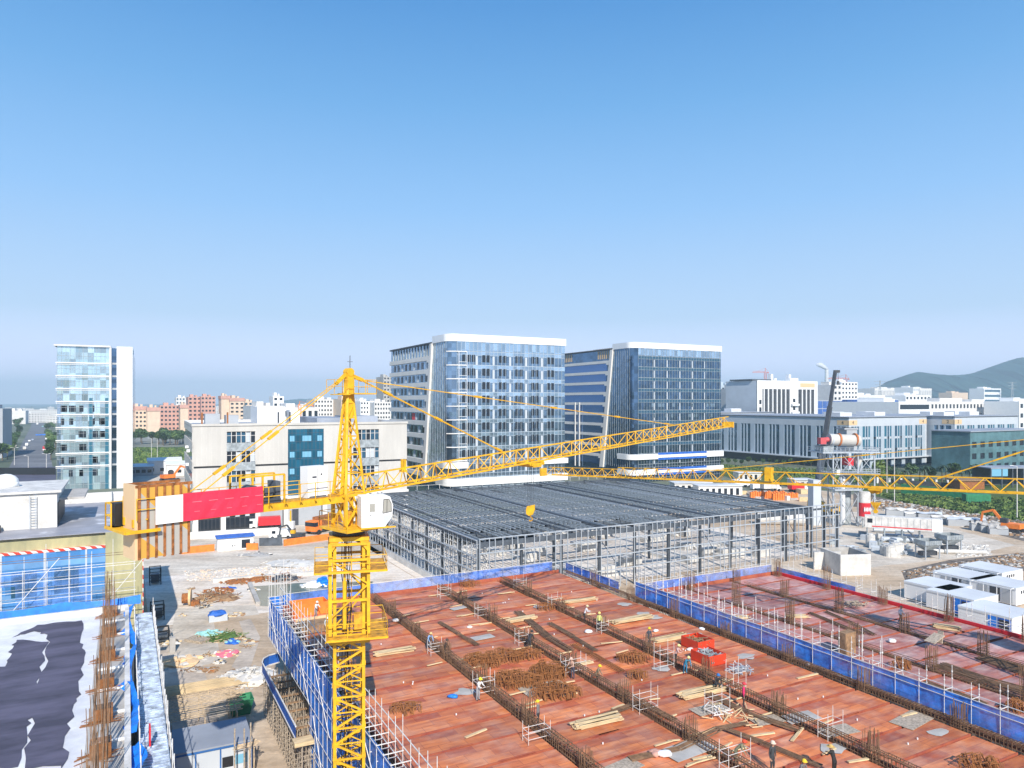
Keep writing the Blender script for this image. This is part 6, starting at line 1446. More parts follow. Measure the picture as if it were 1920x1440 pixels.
def excavator(px, py, rz, col, label, s=1.0):
    x, y, _ = P(px, py); t = thing('excavator', label, 'excavator', (x, y, .02), rz); t.scale = (s, s, s)
    for q in (-1, 1):
        mb = MB(); mb.prism([(-1.9, q * 1.3 - .3), (1.9, q * 1.3 - .3), (1.9, q * 1.3 + .3), (-1.9, q * 1.3 + .3)], .1, .8); mb.tube((-1.9, q * 1.3 - .3, .45), (-1.9, q * 1.3 + .3, .45), .45, 10); mb.tube((1.9, q * 1.3 - .3, .45), (1.9, q * 1.3 + .3, .45), .45, 10); mb.build('track', 'dark_grey', t)
    mb = MB(); mb.box(-2.3, 1.2, -1.3, 1.3, 1.0, 2.0); mb.tube((0, 0, .7), (0, 0, 1.0), .8, 12); mb.build('body', col, t); mb = MB(); mb.box(.1, 1.4, .2, 1.25, 2.0, 2.95); mb.build('cab', 'dark_grey' if col != 'dark_grey' else 'yellow', t)
    mb = MB(); mb.bar((1.2, -.3, 1.8), (3.2, -.3, 4.3), .35, .5); mb.bar((3.2, -.3, 4.3), (5.2, -.3, 3.6), .35, .45); mb.build('boom', col, t); mb = MB(); mb.bar((5.2, -.3, 3.7), (5.6, -.3, 1.3), .3, .35); mb.build('stick', col, t)
    mb = MB(); mb.prism([(5.1, -.8), (6.1, -.8), (6.1, .2), (5.1, .2)], .4, 1.3); mb.build('bucket', 'steel_dark', t)
excavator(318, 902, .9, 'orange', 'small orange excavator in the yard behind the ballast block', 1.4)
excavator(1893, 998, 2.2, 'orange', 'orange excavator with raised arm at the right edge of the rubble bank', 1.2)
excavator(556, 1012, 3.0, 'dark_grey', 'black and yellow roller machine parked by the orange barrier', .8)
car(497, 992, R(200), 'red', 'red box truck parked before the workshop shutters', 'truck')
car(607, 997, R(245), 'rust', 'big rusty red dump truck left of the crane turret', 'truck').scale = (1.35, 1.35, 1.25)
car(526, 1009, R(200), 'white', 'white van half behind the dark mesh fence', 'van')
x, y, _ = P(561, 983); mb = MB(); random.seed(4)
for k in range(26): a = random.uniform(0, 6.28); mb.box(-1.6 + random.random() * 2.4, -.8 + random.random() * 2.4, -1, 1, k * .14, k * .14 + .12)
tag(mb.build('pallet_stack', 'wood_dark', None, (x, y, 0), .5), 'brown stack of pallets in the workshop forecourt', 'pallets')
x, y, _ = P(545, 995); t = thing('drilling_rig', 'small white and yellow drilling rig in the workshop forecourt', 'rig', (x, y, 0)); mb = MB(); mb.box(-.9, .9, -.8, .8, .5, 2.4); mb.build('body', 'white', t); mb = MB(); mb.bar((0, 0, 2.4), (0, 0, 5.2), .35); mb.build('mast', 'yellow', t); mb = MB(); mb.box(-1, 1, -1, 1, 0, .5); mb.build('tracks', 'dark_grey', t)
# orange barriers, fence, gate cabin
for (q0, q1, lb) in (((266 + 74, 1039), (402, 1033), 'orange plastic barrier left of the white gate cabin'), ((462, 1031), (484, 1031), 'short orange barrier right of the white gate cabin'), ((532, 1024), (618, 1012), 'long orange barrier running to the crane mast')):
    a, b_ = P(*q0), P(*q1); wallseg('barrier', lb, 'barrier', a[:2], b_[:2], 1.5, .25, 'orange', z=.01, group=None)
a, b_ = P(486, 1024), P(529, 1023); wallseg('mesh_fence', 'dark mesh site fence before the white van', 'fence', a[:2], b_[:2], 1.9, .1, 'steel_dark')
x, y, _ = P(408, 1034); t = thing('gate_cabin', 'small white gate cabin with a blue roof edge beside the orange barrier', 'cabin', (x, y, 0), TH2); mb = MB(); mb.box(0, 7.5, 0, 3, 0, 2.8); mb.build('wall', 'white', t); mb = MB(); mb.box(-.3, 7.8, -.4, 3.2, 2.8, 3.1); mb.build('roof', 'blue', t); mb = MB(); mb.box(5, 6.8, -.05, 0, .3, 2.2); mb.build('window', 'window_dark', t); mb = MB(); mb.box(3.0, 3.2, -.04, 0, .8, 1.2); mb.box(3.5, 3.7, -.04, 0, .8, 1.2); mb.build('sign_marks', 'dark_grey', t)
for i, (px, py, lb) in enumerate(((398, 1010, 'white parapet fence post row before the workshop, left part'), (470, 1006, 'white boundary wall before the workshop forecourt'))):
    a = P(px - 60, py + 3); b_ = P(px + 52, py - 4); wallseg('boundary_wall', lb, 'wall', a[:2], b_[:2], 1.8, .3, 'white_wall')
# debris on the ground between the buildings
def heap(name, label, cat, px, py, r_, h, n, ms, seed, z=0.01, s=.4, flat=.5, kind=None, stick=False):
    rng = random.Random(seed); x, y, z0 = P(px, py, z); mb = MB(); mb.mi = 0; 
    mb.ell((0, 0, 0), (r_ * .8, r_ * .6, h * .6), 12, 6, .25)
    for i in range(n):
        a = rng.uniform(0, 6.28); q = r_ * rng.random() ** .6; zz = h * (1 - q / r_) * rng.uniform(.4, 1); mb.mi = rng.randrange(len(ms)); c = Vector((math.cos(a) * q, math.sin(a) * q * .8, zz))
        if stick: e = Vector((rng.gauss(0, 1), rng.gauss(0, 1), rng.gauss(0, .25))).normalized() * s * rng.uniform(.6, 1.6); mb.bar(c - e, c + e, .07)
        else: k = s * rng.uniform(.3, 1); mb.ell(c, (k, k * rng.uniform(.6, 1), k * flat), 5, 4, .3)
    return tag(mb.build(name, list(ms), None, (x, y, z0)), label, cat, kind=kind)
heap('debris_heap', 'brown heap of broken planks left of the water pit', 'debris', 402, 1122, 4.5, 1.2, 90, ('wood_dark', 'wood', 'rust', 'concrete'), 1, stick=True, s=1.0)
heap('debris_heap', 'pinkish rubble heap behind the broken planks', 'debris', 408, 1109, 3.0, .9, 60, ('rust', 'concrete_light', 'pink_cream'), 2)
heap('debris_heap', 'reddish brown earth ridge along the haul road, left part', 'debris', 450, 1090, 3.5, .8, 50, ('rust', 'wood_dark', 'concrete'), 3)
heap('debris_heap', 'reddish brown earth ridge along the haul road, right part', 'debris', 492, 1086, 3.5, 1.0, 50, ('rust', 'wood_dark', 'concrete'), 4)
heap('debris_heap', 'dark tangled scrap heap above the water pit', 'debris', 533, 1086, 3.2, 1.2, 70, ('dark_grey', 'rust', 'concrete'), 5, stick=True, s=.8)
heap('debris_heap', 'grey earth hump on the haul road before the orange barrier', 'debris', 545, 1057, 7, .8, 50, ('concrete_light', 'concrete'), 6)
heap('debris_heap', 'litter and pale rubble at the haul road edge by the gate cabin', 'debris', 478, 1040, 4, .4, 30, ('concrete', 'dark_grey', 'concrete_light'), 7)
heap('tarp_heap', 'bright blue tarp heap beside the crane mast above the pit', 'tarp', 606, 1096, 1.7, 1.6, 22, ('blue_bright',), 8, s=.8)
heap('sack_heap', 'white sacks heaped left of the bright blue tarp', 'sacks', 590, 1098, 2.4, .9, 30, ('white', 'pale_panel'), 9, s=.6)
heap('tarp_heap', 'turquoise tarp heap on the ground near the palm fronds', 'tarp', 396, 1192, 2.0, 1.0, 18, ('cyan_tarp',), 10, s=.8)
heap('tarp_heap', 'small dark blue tarp on the slab beside the debris heap', 'tarp', 428, 1104, 1.3, .4, 10, ('blue',), 11, s=.5)
heap('rubbish_heap', 'red white and blue rubbish heap near the rusty props', 'rubbish', 425, 1226, 2.0, .5, 40, ('red_faded', 'white', 'concrete', 'wood'), 12, s=.3)
heap('rubbish_heap', 'blue basin and scraps beside the cut palm fronds', 'rubbish', 434, 1206, 1.0, .7, 10, ('blue', 'cyan_tarp'), 13, s=.5)
heap('palm_fronds', 'cut green palm fronds lying beside the turquoise tarp', 'fronds', 420, 1196, 2.8, .7, 60, ('leaf_b', 'leaf_pale', 'wood'), 14, stick=True, s=1.2)
heap('gravel_heap', 'pale gravel heap below the end of the tube rack', 'gravel', 468, 1272, 4.2, 1.6, 260, ('concrete_light', 'concrete'), 15, s=.3, kind='stuff')
heap('sand_pile', 'flattened sand pile at the corner of the concrete slab', 'sand', 338, 1243, 3.0, .9, 20, ('peach', 'cream'), 16, s=.7)
psheet('concrete_pad', [(330, 1140), (478, 1134), (486, 1152), (400, 1162), (415, 1240), (318, 1262), (312, 1240)], 'yard', .02)
psheet('pit_water', [(446, 1256), (470, 1250), (488, 1195), (470, 1160), (448, 1165), (462, 1200), (434, 1250)], 'path', .022)
random.seed(71)
for i in range(22):
    px, py = random.uniform(322, 478), random.uniform(1098, 1262); o = heap('scrap_pile', 'small low pile of scrap wood and rubble on the tan ground left of the deck', 'debris', px, py, random.uniform(.5, 1.4), random.uniform(.2, .5), 26, random.choice((('wood_dark', 'wood', 'concrete'), ('concrete', 'rust', 'wood_dark'), ('dark_grey', 'concrete_light', 'wood'))), 100 + i, stick=i % 2 == 0, s=random.uniform(.25, .6)); o['group'] = 'small scrap piles left of the deck'
x, y, _ = P(392, 1168); t = thing('water_tank', 'grey box tank with a blue cover beside the concrete slab', 'tank', (x, y, 0), TH); mb = MB(); mb.box(0, 2.6, 0, 1.4, 0, 1.0); mb.build('tank_body', 'pale_panel', t); mb = MB(); mb.ell((1.2, .7, 1.0), (1.4, .9, .55), 10, 6, .15); mb.build('cover', 'blue', t)
x, y, _ = P(354, 1135); t = thing('cable_drum', 'pale yellow upright drum disc leaning on a rusty frame in the shade edge', 'drum', (x, y, 0), .3); mb = MB(); mb.tube((0, 0, 1.3), (.35, 0, 1.3), 1.3, 18); mb.build('disc', 'peach', t); mb = MB(); mb.tube((-1.0, 0, 1.2), (0, 0, 1.2), .8, 14); mb.box(.4, 1.6, -.7, .7, 0, .7); mb.build('core', 'rust', t)
x, y, _ = P(377, 1208); t = thing('plank_stack', 'grey stack of boards lying left of the turquoise tarp', 'planks', (x, y, 0), 1.2); mb = MB()
for k in range(9): mb.box(k * .26, k * .26 + .2, 0, 3, .05, .35)
mb.build('boards', 'pipe_rusty', t)
# green skip and rusty tube racks, near cabin
x, y, _ = P(449, 1338); t = thing('skip_bin', 'green metal skip standing between the tube rack and the rusty props', 'skip', (x, y, 0), TH); mb = MB(); c0 = [(-.8, -.6), (1.0, -.6), (1.0, .8), (-.8, .8)]; c1 = [(-1.1, -.9), (1.3, -.9), (1.3, 1.1), (-1.1, 1.1)]
mb.add([(a, b, 0) for a, b in c0] + [(a, b, 1.6) for a, b in c1], [(0, 3, 2, 1), (0, 1, 5, 4), (1, 2, 6, 5), (2, 3, 7, 6), (3, 0, 4, 7)]); mb.build('tub', 'green', t); mb = MB()
for k in range(4): mb.bar((*c1[k], 1.62), (*c1[(k + 1) % 4], 1.62), .1)
mb.build('rim', 'green', t)
def rack(px, py, z, n, L_, step, label, m='pipe_tan', rz=TH):
    x, y, zz = P(px, py, z); t = thing('tube_rack', label, 'tube rack', (x, y, 0), rz); rng = random.Random(int(px)); me = None; mb = MB(); mb.bar((0, 0, 0), (L_, 0, 0), .07)
    for k in range(min(n, 90)):
        loc = (rng.uniform(-.4, .4), -k * step, z + rng.uniform(-.05, .05))
        if me is None: o = mb.build('tube', m, t, loc); me = o.data
        else: o = place(me, 'tube', t, loc)
    mb = MB()
    for xx in (.6, L_ * .5, L_ - .6):
        mb.bar((xx, .2, z - .08), (xx, -n * step - .2, z - .08), .08)
        for yy in (0, -n * step): mb.bar((xx, yy, 0), (xx, yy, z - .1), .08)
    mb.build('stand', m, t)
rack(302, 1310, 3.0, 19, 7.0, .36, 'long rusty scaffold tubes racked over the cabin beside the white roof edge'); rack(300, 1290, .5, 22, 9.6, .14, 'brown bundle of timber laid across the slab end', 'wood'); rack(414, 1298, 2.2, 9, 1.9, .2, 'short rusty tubes racked before the green skip'); rack(440, 1392, 2.8, 7, 2.0, .22, 'few rusty tubes on a tall stand below the green skip')
def near_cabin():
    x, y, z = P(327, 1415, 3.0); t = thing('site_cabin', 'blue framed white site cabin at the foot of the white roof scaffold', 'cabin', (x, y, 0), TH2); Wd = 6.2
    mb = MB(); mb.box(0, Wd, 0, 5, 0, 2.9); mb.build('wall', 'pale_panel', t); mb = MB(); mb.box(-.1, Wd + .1, -.1, 5.1, 2.9, 3.05); mb.build('roof', 'grey_roof', t)
    mb = MB()
    for q in (0, 1.6, 3.6, Wd - .06): mb.box(q, q + .12, -.06, 0, 0, 2.9)
    mb.box(0, Wd, -.08, 0, 2.7, 2.9); mb.build('frame', 'blue_panel', t); mb = MB(); mb.box(3.8, 4.7, -.04, 0, 1.0, 1.9); mb.build('dark_window', 'black', t); mb = MB(); mb.box(4.75, 5.9, -.04, 0, 1.1, 1.9); mb.build('window', M['pane_sky'], t)
near_cabin()
for i, (px, py, h) in enumerate(((440, 1440, 5), (458, 1440, 5), (470, 1440, 5.5))):
    x, y, z = P(px, 1475, 0); mb = MB(); mb.tube((0, 0, 0), (0, 0, h), .07, 6); tag(mb.build('scaffold_tube', 'pipe_rusty', None, (x, y, 0)), 'thick rusty upright tube beside the site cabin', 'pole', 'thick upright tubes beside the site cabin')
# dark machinery in the lane shade
for i, (px, py, lb) in enumerate(((281, 1098, 'black steel frame box hanging at the top of the shaded lane'), (283, 1165, 'dark machine in the shaded lane, farther'), (290, 1210, 'dark machine in the shaded lane, nearer'), (318, 1225, 'pale post block at the end of the shaded lane'))):
    x, y, _ = P(px, py); t = thing('lane_machine', lb, 'machine', (x, y, 0), TH); mb = MB()
    if i == 3: mb.box(0, .7, 0, .7, 0, 2.0); mb.build('block', 'concrete', t); continue
    for a in (0, 1.8):
        for b in (0, 2.4): mb.bar((a, b, 0), (a, b, 3.0 - i * .6), .15)
    for zz in (.8, 1.8, 2.9 - i * .6): mb.bar((0, 0, zz), (1.8, 0, zz), .12); mb.bar((0, 2.4, zz), (1.8, 2.4, zz), .12); mb.bar((1.8, 0, zz), (1.8, 2.4, zz), .12)
    mb.build('frame', 'black', t); mb = MB(); mb.box(.2, 1.6, .3, 2.0, .3, 1.7 - i * .3); mb.build('body', 'steel_dark', t)
# ================================================================ PLANT YARD
def plant():
    Y = 194; S = Y / F; X = (1580 - CX) * S; t = thing('asphalt_plant', 'steel plant tower carrying a big white rotary drum, red burner and stairs', 'plant tower', (X, Y, 0), .08)
    fx = lambda px: (px - 1580) * S; fz = lambda py: H - (py - HY) * S
    for px in (1553, 1568, 1601, 1633):
        for yy in (-2.2, 4.4): mb = MB(); mb.box(fx(px) - .16, fx(px) + .16, yy - .16, yy + .16, 0, fz(848 if px < 1630 else 850)); mb.build('leg', 'steel_light', t)
    mb = MB(); xs = [1553, 1568, 1601, 1633]
    for i in range(3):
        for (z0, z1) in ((0, 8), (8, fz(886)), (fz(886), fz(848))):
            mb.bar((fx(xs[i]), -2.2, z0), (fx(xs[i + 1]), -2.2, z1), .13); mb.bar((fx(xs[i + 1]), -2.2, z0), (fx(xs[i]), -2.2, z1), .13)
            mb.bar((fx(xs[i]), -2.2, z0), (fx(xs[i]), 4.4, z1), .12)
    for k in range(14): mb.bar((fx(1535) + k * .55, -3.2, 2 + k * 1.1), (fx(1538) + k * .4, -2.4, 3 + k * 1.1), .1)
    mb.build('bracing', 'steel_light', t)
    for py, a, b in ((886, 1552, 1640), (915, 1553, 1604), (846, 1530, 1640)):
        z = fz(py); mb = MB(); mb.box(fx(a), fx(b), -3.2, 5, z - .35, z); mb.build('platform', 'steel_light' if py != 886 else 'steel_mid', t); mb = MB(); railing(mb, (fx(a), -3.2, z), (fx(b), -3.2, z), 1.1, 1.2, .09); railing(mb, (fx(b), -3.2, z), (fx(b), 5, z), 1.1, 1.2, .09); railing(mb, (fx(a), -3.2, z), (fx(a), 5, z), 1.1, 1.2, .09); mb.build('railing', 'steel_light', t)
    zd = fz(824); mb = MB(); mb.tube((fx(1553), 0, zd), (fx(1611), 0, zd - .35), 1.55, 24); dr = mb.build('drum', 'cream', t, smooth=False)
    for px in (1556, 1570, 1602): mb = MB(); mb.tube((fx(px), 0, zd - .05), (fx(px) + .45, 0, zd - .07), 1.75 if px > 1556 else 1.62, 24); mb.build('drum_ring', 'hoop' if px > 1556 else 'pale_panel', dr)
    mb = MB(); mb.tube((fx(1536), 0, zd - .3), (fx(1552), 0, zd), .7, 12); mb.box(fx(1534), fx(1545), -.9, .9, zd - 1.2, zd + .5); mb.build('burner', M.setdefault('burner_red', mat('burner_red', (.55, .08, .09), .6)), t)
    mb = MB(); mb.box(fx(1534), fx(1553), -2.4, 2.4, fz(846), fz(835)); mb.box(fx(1532), fx(1552), -2.6, 2.6, fz(836), fz(835)); mb.build('burner_frame', 'steel_mid', t)
    mb = MB(); mb.box(fx(1595), fx(1615), 1.8, 6, fz(845), fz(803)); mb.box(fx(1590), fx(1617), 1.6, 6.2, fz(806), fz(803)); mb.build('end_housing', 'grey_wall', t)
    mb = MB(); mb.box(fx(1584), fx(1595), -1.6, 1.4, fz(872), fz(858)); mb.build('red_unit', 'red', t)
    mb = MB(); mb.tube((fx(1612), .5, fz(846)), (fx(1612), .5, fz(858)), 1.0, 14); mb.tube((fx(1612), .5, fz(858)), (fx(1612), .5, fz(877)), 1.35, 14, .4); mb.build('hopper', 'white_dirty', t)
    mb = MB(); mb.tube((fx(1577), -1, 1), (fx(1577), -1, fz(895)), .5, 12); mb.build('white_pipe', 'white', t)
    mb = MB(); mb.tube((fx(1590), 1, 0), (fx(1590), 1, fz(892)), 1.3, 14); mb.build('dark_silo', 'steel_mid', t)
    mb = MB(); mb.box(fx(1523), fx(1538), 0, 3, 0, fz(900)); mb.build('elevator_housing', 'pale_panel', t)
    mb = MB(); mb.tube((fx(1612), -2.6, fz(968)), (fx(1612), -2.6, fz(920)), 1.45, 18); tk = mb.build('storage_tank', 'white_dirty', t); mb = MB(); mb.tube((fx(1612), -2.6, fz(965)), (fx(1612), -2.6, fz(940)), 1.48, 18); mb.build('red_label', 'red', tk)
    mb = MB()
    for k in range(5): x0 = fx(1612) - 1.0 + k * .42; mb.box(x0, x0 + .3, -4.14, -4.0, fz(954), fz(949)); mb.box(x0 + .05, x0 + .15, -4.14, -4.0, fz(956), fz(947))
    mb.build('tank_lettering', 'white', tk)
    mb = MB()
    for px in (1603, 1621):
        for yy in (-4, -1.2): mb.bar((fx(px), yy, 0), (fx(px), yy, fz(968)), .25)
    mb.bar((fx(1603), -4, 0), (fx(1621), -4, fz(968)), .15); mb.bar((fx(1621), -4, 0), (fx(1603), -4, fz(968)), .15); mb.build('tank_stand', 'steel_mid', t)
    mb = MB(); mb.box(fx(1556), fx(1562), -3.3, -3.1, fz(888), fz(879)); mb.build('white_board', 'white', t)
    # mobile crane with tall black boom
    Yc = 212; x, y, _ = W(1524, 960, Yc); c = thing('mobile_crane', 'mobile crane with a tall black lattice boom beside the plant tower', 'crane', (x, y, 0), 0)
    tip = Vector(W(1566, 697, Yc + 8)) - Vector((x, y, 0)); base = Vector(W(1528, 942, Yc)) - Vector((x, y, 0)); mid = base.lerp(tip, .45)
    mb = MB(); mb.bar(base, mid, 1.5); mb.build('boom_base', 'steel_dark', c); mb = MB(); mb.bar(mid, mid.lerp(tip, .5), 1.15); mb.build('boom_middle', 'dark_grey', c); mb = MB(); mb.bar(mid.lerp(tip, .5), tip, .85); mb.box(tip.x - .4, tip.x + 1.3, tip.y - .4, tip.y + .4, tip.z - .3, tip.z + .5); mb.build('boom_tip', 'dark_grey', c)
    mb = MB(); mb.bar(tip + Vector((.9, 0, 0)), tip + Vector((.9, 0, -3)), .1); mb.box(tip.x + .6, tip.x + 1.2, tip.y - .3, tip.y + .3, tip.z - 4, tip.z - 2.8); mb.build('hook', 'dark_grey', c)
    mb = MB(); mb.box(-1.5, 9, -1.4, 1.4, .8, 2.4); mb.box(-1, 3, -1.5, 1.5, 2.4, 4); mb.build('carrier', 'yellow', c); mb = MB()
    for k in range(4): mb.tube((k * 2.4, -1.5, .6), (k * 2.4, 1.5, .6), .6, 10)
    mb.build('wheels', 'tyre', c)
plant()
def hopper(px, py, rz, label, s=1.):
    x, y, _ = P(px, py); t = thing('feed_hopper', label, 'hopper', (x, y, 0), rz); t.scale = (s,) * 3; mb = MB(); a, b = 2.0, 1.7
    mb.add([(-a, -b, 3.9), (a, -b, 3.9), (a, b, 3.9), (-a, b, 3.9), (-a, -b, 3.0), (a, -b, 3.0), (a, b, 3.0), (-a, b, 3.0), (-.7, -.6, 1.7), (.7, -.6, 1.7), (.7, .6, 1.7), (-.7, .6, 1.7)],
           [(0, 4, 5, 1), (1, 5, 6, 2), (2, 6, 7, 3), (3, 7, 4, 0), (4, 8, 9, 5), (5, 9, 10, 6), (6, 10, 11, 7), (7, 11, 8, 4), (8, 11, 10, 9)]); mb.build('bin', 'steel_mid', t); mb = MB()
    for q in range(8): mb.box(-a + q * .55, -a + q * .55 + .08, -b - .06, -b, 3.0, 3.9); mb.box(a, a + .06, -b + q * .45, -b + q * .45 + .08, 3.0, 3.9)
    mb.box(-a - .05, a + .05, -b - .08, b + .05, 3.88, 3.95) if 0 else None; mb.build('ribs', 'steel_light', t)
    for xx in (-1.7, 1.7):
        for yy in (-1.4, 1.4): mb = MB(); mb.bar((xx, yy, 0), (xx, yy, 3), .2); mb.build('leg', 'steel_light', t)
    mb = MB(); mb.box(-1.9, 1.9, -.6, .6, .6, 1.5); mb.build('belt_feeder', 'dark_grey', t)
hopper(1739, 1046, .2, 'grey feed hopper on legs in the plant yard, nearer of two'); hopper(1779, 1036, .2, 'grey feed hopper on legs in the plant yard, farther of two', 1.05)
def long_cabin():
    x, y, _ = P(1622, 1012); t = thing('control_container', 'long white raised control container with a red stripe in the plant yard', 'container', (x, y, 0), -.42); mb = MB(); L_ = 16; mb.box(0, L_, 0, 2.6, 3.0, 5.8); mb.build('body', 'white_dirty', t)
    mb = MB(); mb.box(1.5, L_ - 2, -.03, 0, 3.25, 3.5); mb.build('red_stripe', 'red', t); mb = MB(); mb.box(L_ - .02, L_ + .15, -.1, 2.7, 2.9, 5.9); mb.box(L_ - 2.0, L_, -.08, 0, 2.9, 5.9); mb.build('end_panel', 'white', t)
    for k in range(9): mb = MB(); mb.box(2.2 + k * 1.35, 2.28 + k * 1.35, -.06, 0, 3.6, 5.6); mb.build('panel_rib', 'grey_wall', t)
    mb = MB(); mb.box(.5, 1.6, -.05, 0, 4.2, 5.2); mb.build('window', 'window_dark', t)
    for k in range(5): mb = MB(); mb.bar((.5 + k * 3.7, .3, 0), (.5 + k * 3.7, .3, 3), .25); mb.bar((.5 + k * 3.7, 2.3, 0), (.5 + k * 3.7, 2.3, 3), .25); mb.build('leg', 'steel_mid', t)
    mb = MB(); mb.bar((9, -.2, 2.9), (12, -2.4, .1), .5, .12); mb.build('stairs', 'steel_dark', t)
long_cabin()
random.seed(33)
for i, (px, py, h, r_) in enumerate(((1660, 1040, 2.0, 1.1), (1668, 1043, 2.1, 1.1), (1677, 1040, 2.3, 1.2), (1684, 1038, 2.2, 1.2), (1632, 1024, 2.6, 1.0))):
    x, y, _ = P(px, py); mb = MB(); mb.tube((0, 0, 0), (0, 0, h), r_, 14); mb.tube((0, 0, h), (0, 0, h + .3), r_ * .6, 10); tag(mb.build('white_tank', 'white_dirty', None, (x, y, 0)), 'small upright white tank in the plant yard, ' + ['leftmost of four together', 'second of four together', 'third of four together', 'rightmost of four together', 'alone by the container legs'][i], 'tank')
for i in range(26):
    px, py = random.uniform(1560, 1705), random.uniform(1000, 1052); x, y, _ = P(px, py); mb = MB(); k = random.random()
    if k < .5:
        for q in range(5): mb.tube((random.uniform(-1, 1), random.uniform(-.8, .8), .3 + q * .12), (random.uniform(1, 4), random.uniform(-.8, .8), .3 + q * .12), .16, 6)
        m = 'steel_light'
    else: mb.box(-.9, .9, -.7, .7, 0, random.uniform(.5, 1.6)); mb.box(-1, 1, -.1, .1, .2, 1.2); m = random.choice(('steel_mid', 'white_dirty', 'pale_panel'))
    tag(mb.build('steel_part', m, None, (x, y, .012), random.uniform(0, 3)), 'loose grey steel machine part lying in the plant yard', 'steel part', 'loose machine parts in the plant yard')
for i, (px, py, L_, r_, m, lb) in enumerate(((1712, 1000, 9, .55, 'steel_light', 'upper grey steel pipe lying right of the control container'), (1730, 1012, 9, .6, 'steel_light', 'middle grey steel pipe lying right of the control container'), (1716, 1018, 7, .6, 'steel_light', 'lowest grey steel pipe lying right of the control container'), (1850, 1040, 12, .45, 'white_dirty', 'white pipe lying on the far side of the dirt road'), (1508, 985, 12, 1.5, 'concrete_light', 'big pale steel duct lying behind the right end of the shed'))):
    x, y, _ = P(px, py); mb = MB(); mb.tube((-L_, 2, r_), (0, 0, r_), r_, 14); tag(mb.build('steel_pipe', m, None, (x, y, .012)), lb, 'pipe')
lbs = ['leftmost', 'second from the left', 'third from the left', 'fourth from the left', 'fifth from the left', 'sixth from the left', 'seventh from the left', 'rightmost']
for i, (px, py, L_, h, m) in enumerate(((1662, 968, 8, 2.6, 'white_dirty'), (1697, 974, 9, 2.4, 'white_wall'), (1722, 976, 6, 2.6, 'pale_panel'), (1748, 981, 8, 2.4, 'white_dirty'), (1778, 986, 9, 2.6, 'pale_panel'), (1822, 995, 4, 2.4, 'concrete'), (1840, 998, 4, 2.4, 'concrete'), (1856, 1002, 4, 2.2, 'concrete'))):
    x, y, _ = P(px, py); t = thing('covered_load', 'pale covered load in the row below the rubble bank, ' + lbs[i], 'covered load', (x, y, .02), -.35, 'covered loads below the rubble bank'); mb = MB(); mb.box(0, L_, 0, 2.6, 0, h * .7); mb.build('crate', 'grey_wall', t); mb = MB(); rng = random.Random(i)
    vs = []
    for a in range(7):
        for b in range(4): vs.append((a * L_ / 6 - .1 + rng.uniform(-.2, .2), b * 2.8 / 3 - .1, h * .72 + .5 * math.sin(b * 1.05) + rng.uniform(-.25, .25)))
    mb.add(vs, [(a * 4 + b, a * 4 + 4 + b, a * 4 + 5 + b, a * 4 + 1 + b) for a in range(6) for b in range(3)]); mb.build('tarp', m, t)
# rubble stones
def rubble(label, pts, n, s, seed, m=('rubble', 'concrete', 'wood_dark')):
    rng = random.Random(seed); mb = MB(); p = [Vector(P(*q)) for q in pts]
    for i in range(n):
        u, v = rng.random(), rng.random(); c = (p[0] * (1 - u) + p[1] * u) * (1 - v) + (p[3] * (1 - u) + p[2] * u) * v; k = s * rng.uniform(.3, 1.1); mb.mi = rng.randrange(len(m)); mb.ell(c, (k, k * rng.uniform(.6, 1), k * .6), 5, 4, .3)
    tag(mb.build('rubble_stones', list(m)), label, 'rubble', kind='stuff')
rubble('dark stones and earth clods on the bank behind the plant yard', [(1610, 930), (1960, 985), (1990, 1025), (1610, 948)], 1500, .7, 1)
rubble('dark stones and clods in the strip behind the white containers', [(1690, 1072), (1950, 1032), (1990, 1050), (1720, 1094)], 1100, .5, 2)
rubble('pale broken stones along the haul road before the crane', [(345, 1070), (600, 1058), (610, 1074), (350, 1092)], 900, .28, 3, ('concrete_light', 'pink_cream', 'concrete'))
rubble('pale rubble at the end of the plant yard', [(1790, 1020), (1850, 1022), (1860, 1042), (1795, 1045)], 300, .45, 4, ('concrete_light', 'concrete'))
# hollow concrete box, green shed, billboards behind
x, y, _ = P(1576, 1080); t = thing('concrete_box', 'open pale concrete box at the right end of the steel shed', 'concrete box', (x, y, 0), .12); mb = MB(); mb.box(0, 6.2, 0, .3, 0, 4.0); mb.build('front_wall', 'concrete_light', t); mb = MB(); mb.box(0, .3, .3, 7, 0, 4.0); mb.build('left_wall', 'concrete_light', t); mb = MB(); mb.box(5.9, 6.2, .3, 7, 0, 4); mb.box(.3, 5.9, 6.7, 7, 0, 4); mb.build('rear_wall', 'concrete', t)
x, y, _ = P(1527, 1068); mb = MB(); mb.box(0, 5.5, 0, .4, 0, 3.4); tag(mb.build('concrete_wall', 'concrete_light', None, (x, y, 0), .1), 'separate pale concrete wall slab left of the concrete box', 'wall')
x, y, _ = P(1812, 944); t = thing('green_container', 'green container on the grass bank under the second crane jib', 'container', (x, y, 0), -.1); mb = MB(); mb.box(0, 7.6, 0, 3, 0, 3); mb.build('body', 'green', t); mb = MB()
for k in range(12): mb.box(.3 + k * .6, .5 + k * .6, -.08, 0, .2, 2.8)
mb.build('ribs', 'green', t)
wallseg('green_fence', 'dark green sheet fence along the top of the grass bank', 'fence', P(1690, 925)[:2], P(1812, 938)[:2], 3.4, .2, 'green')
wallseg('rail_fence', 'white posted boundary fence behind the second crane jib', 'fence', P(1640, 905)[:2], P(1800, 915)[:2], 1.8, .15, 'dark_grey')
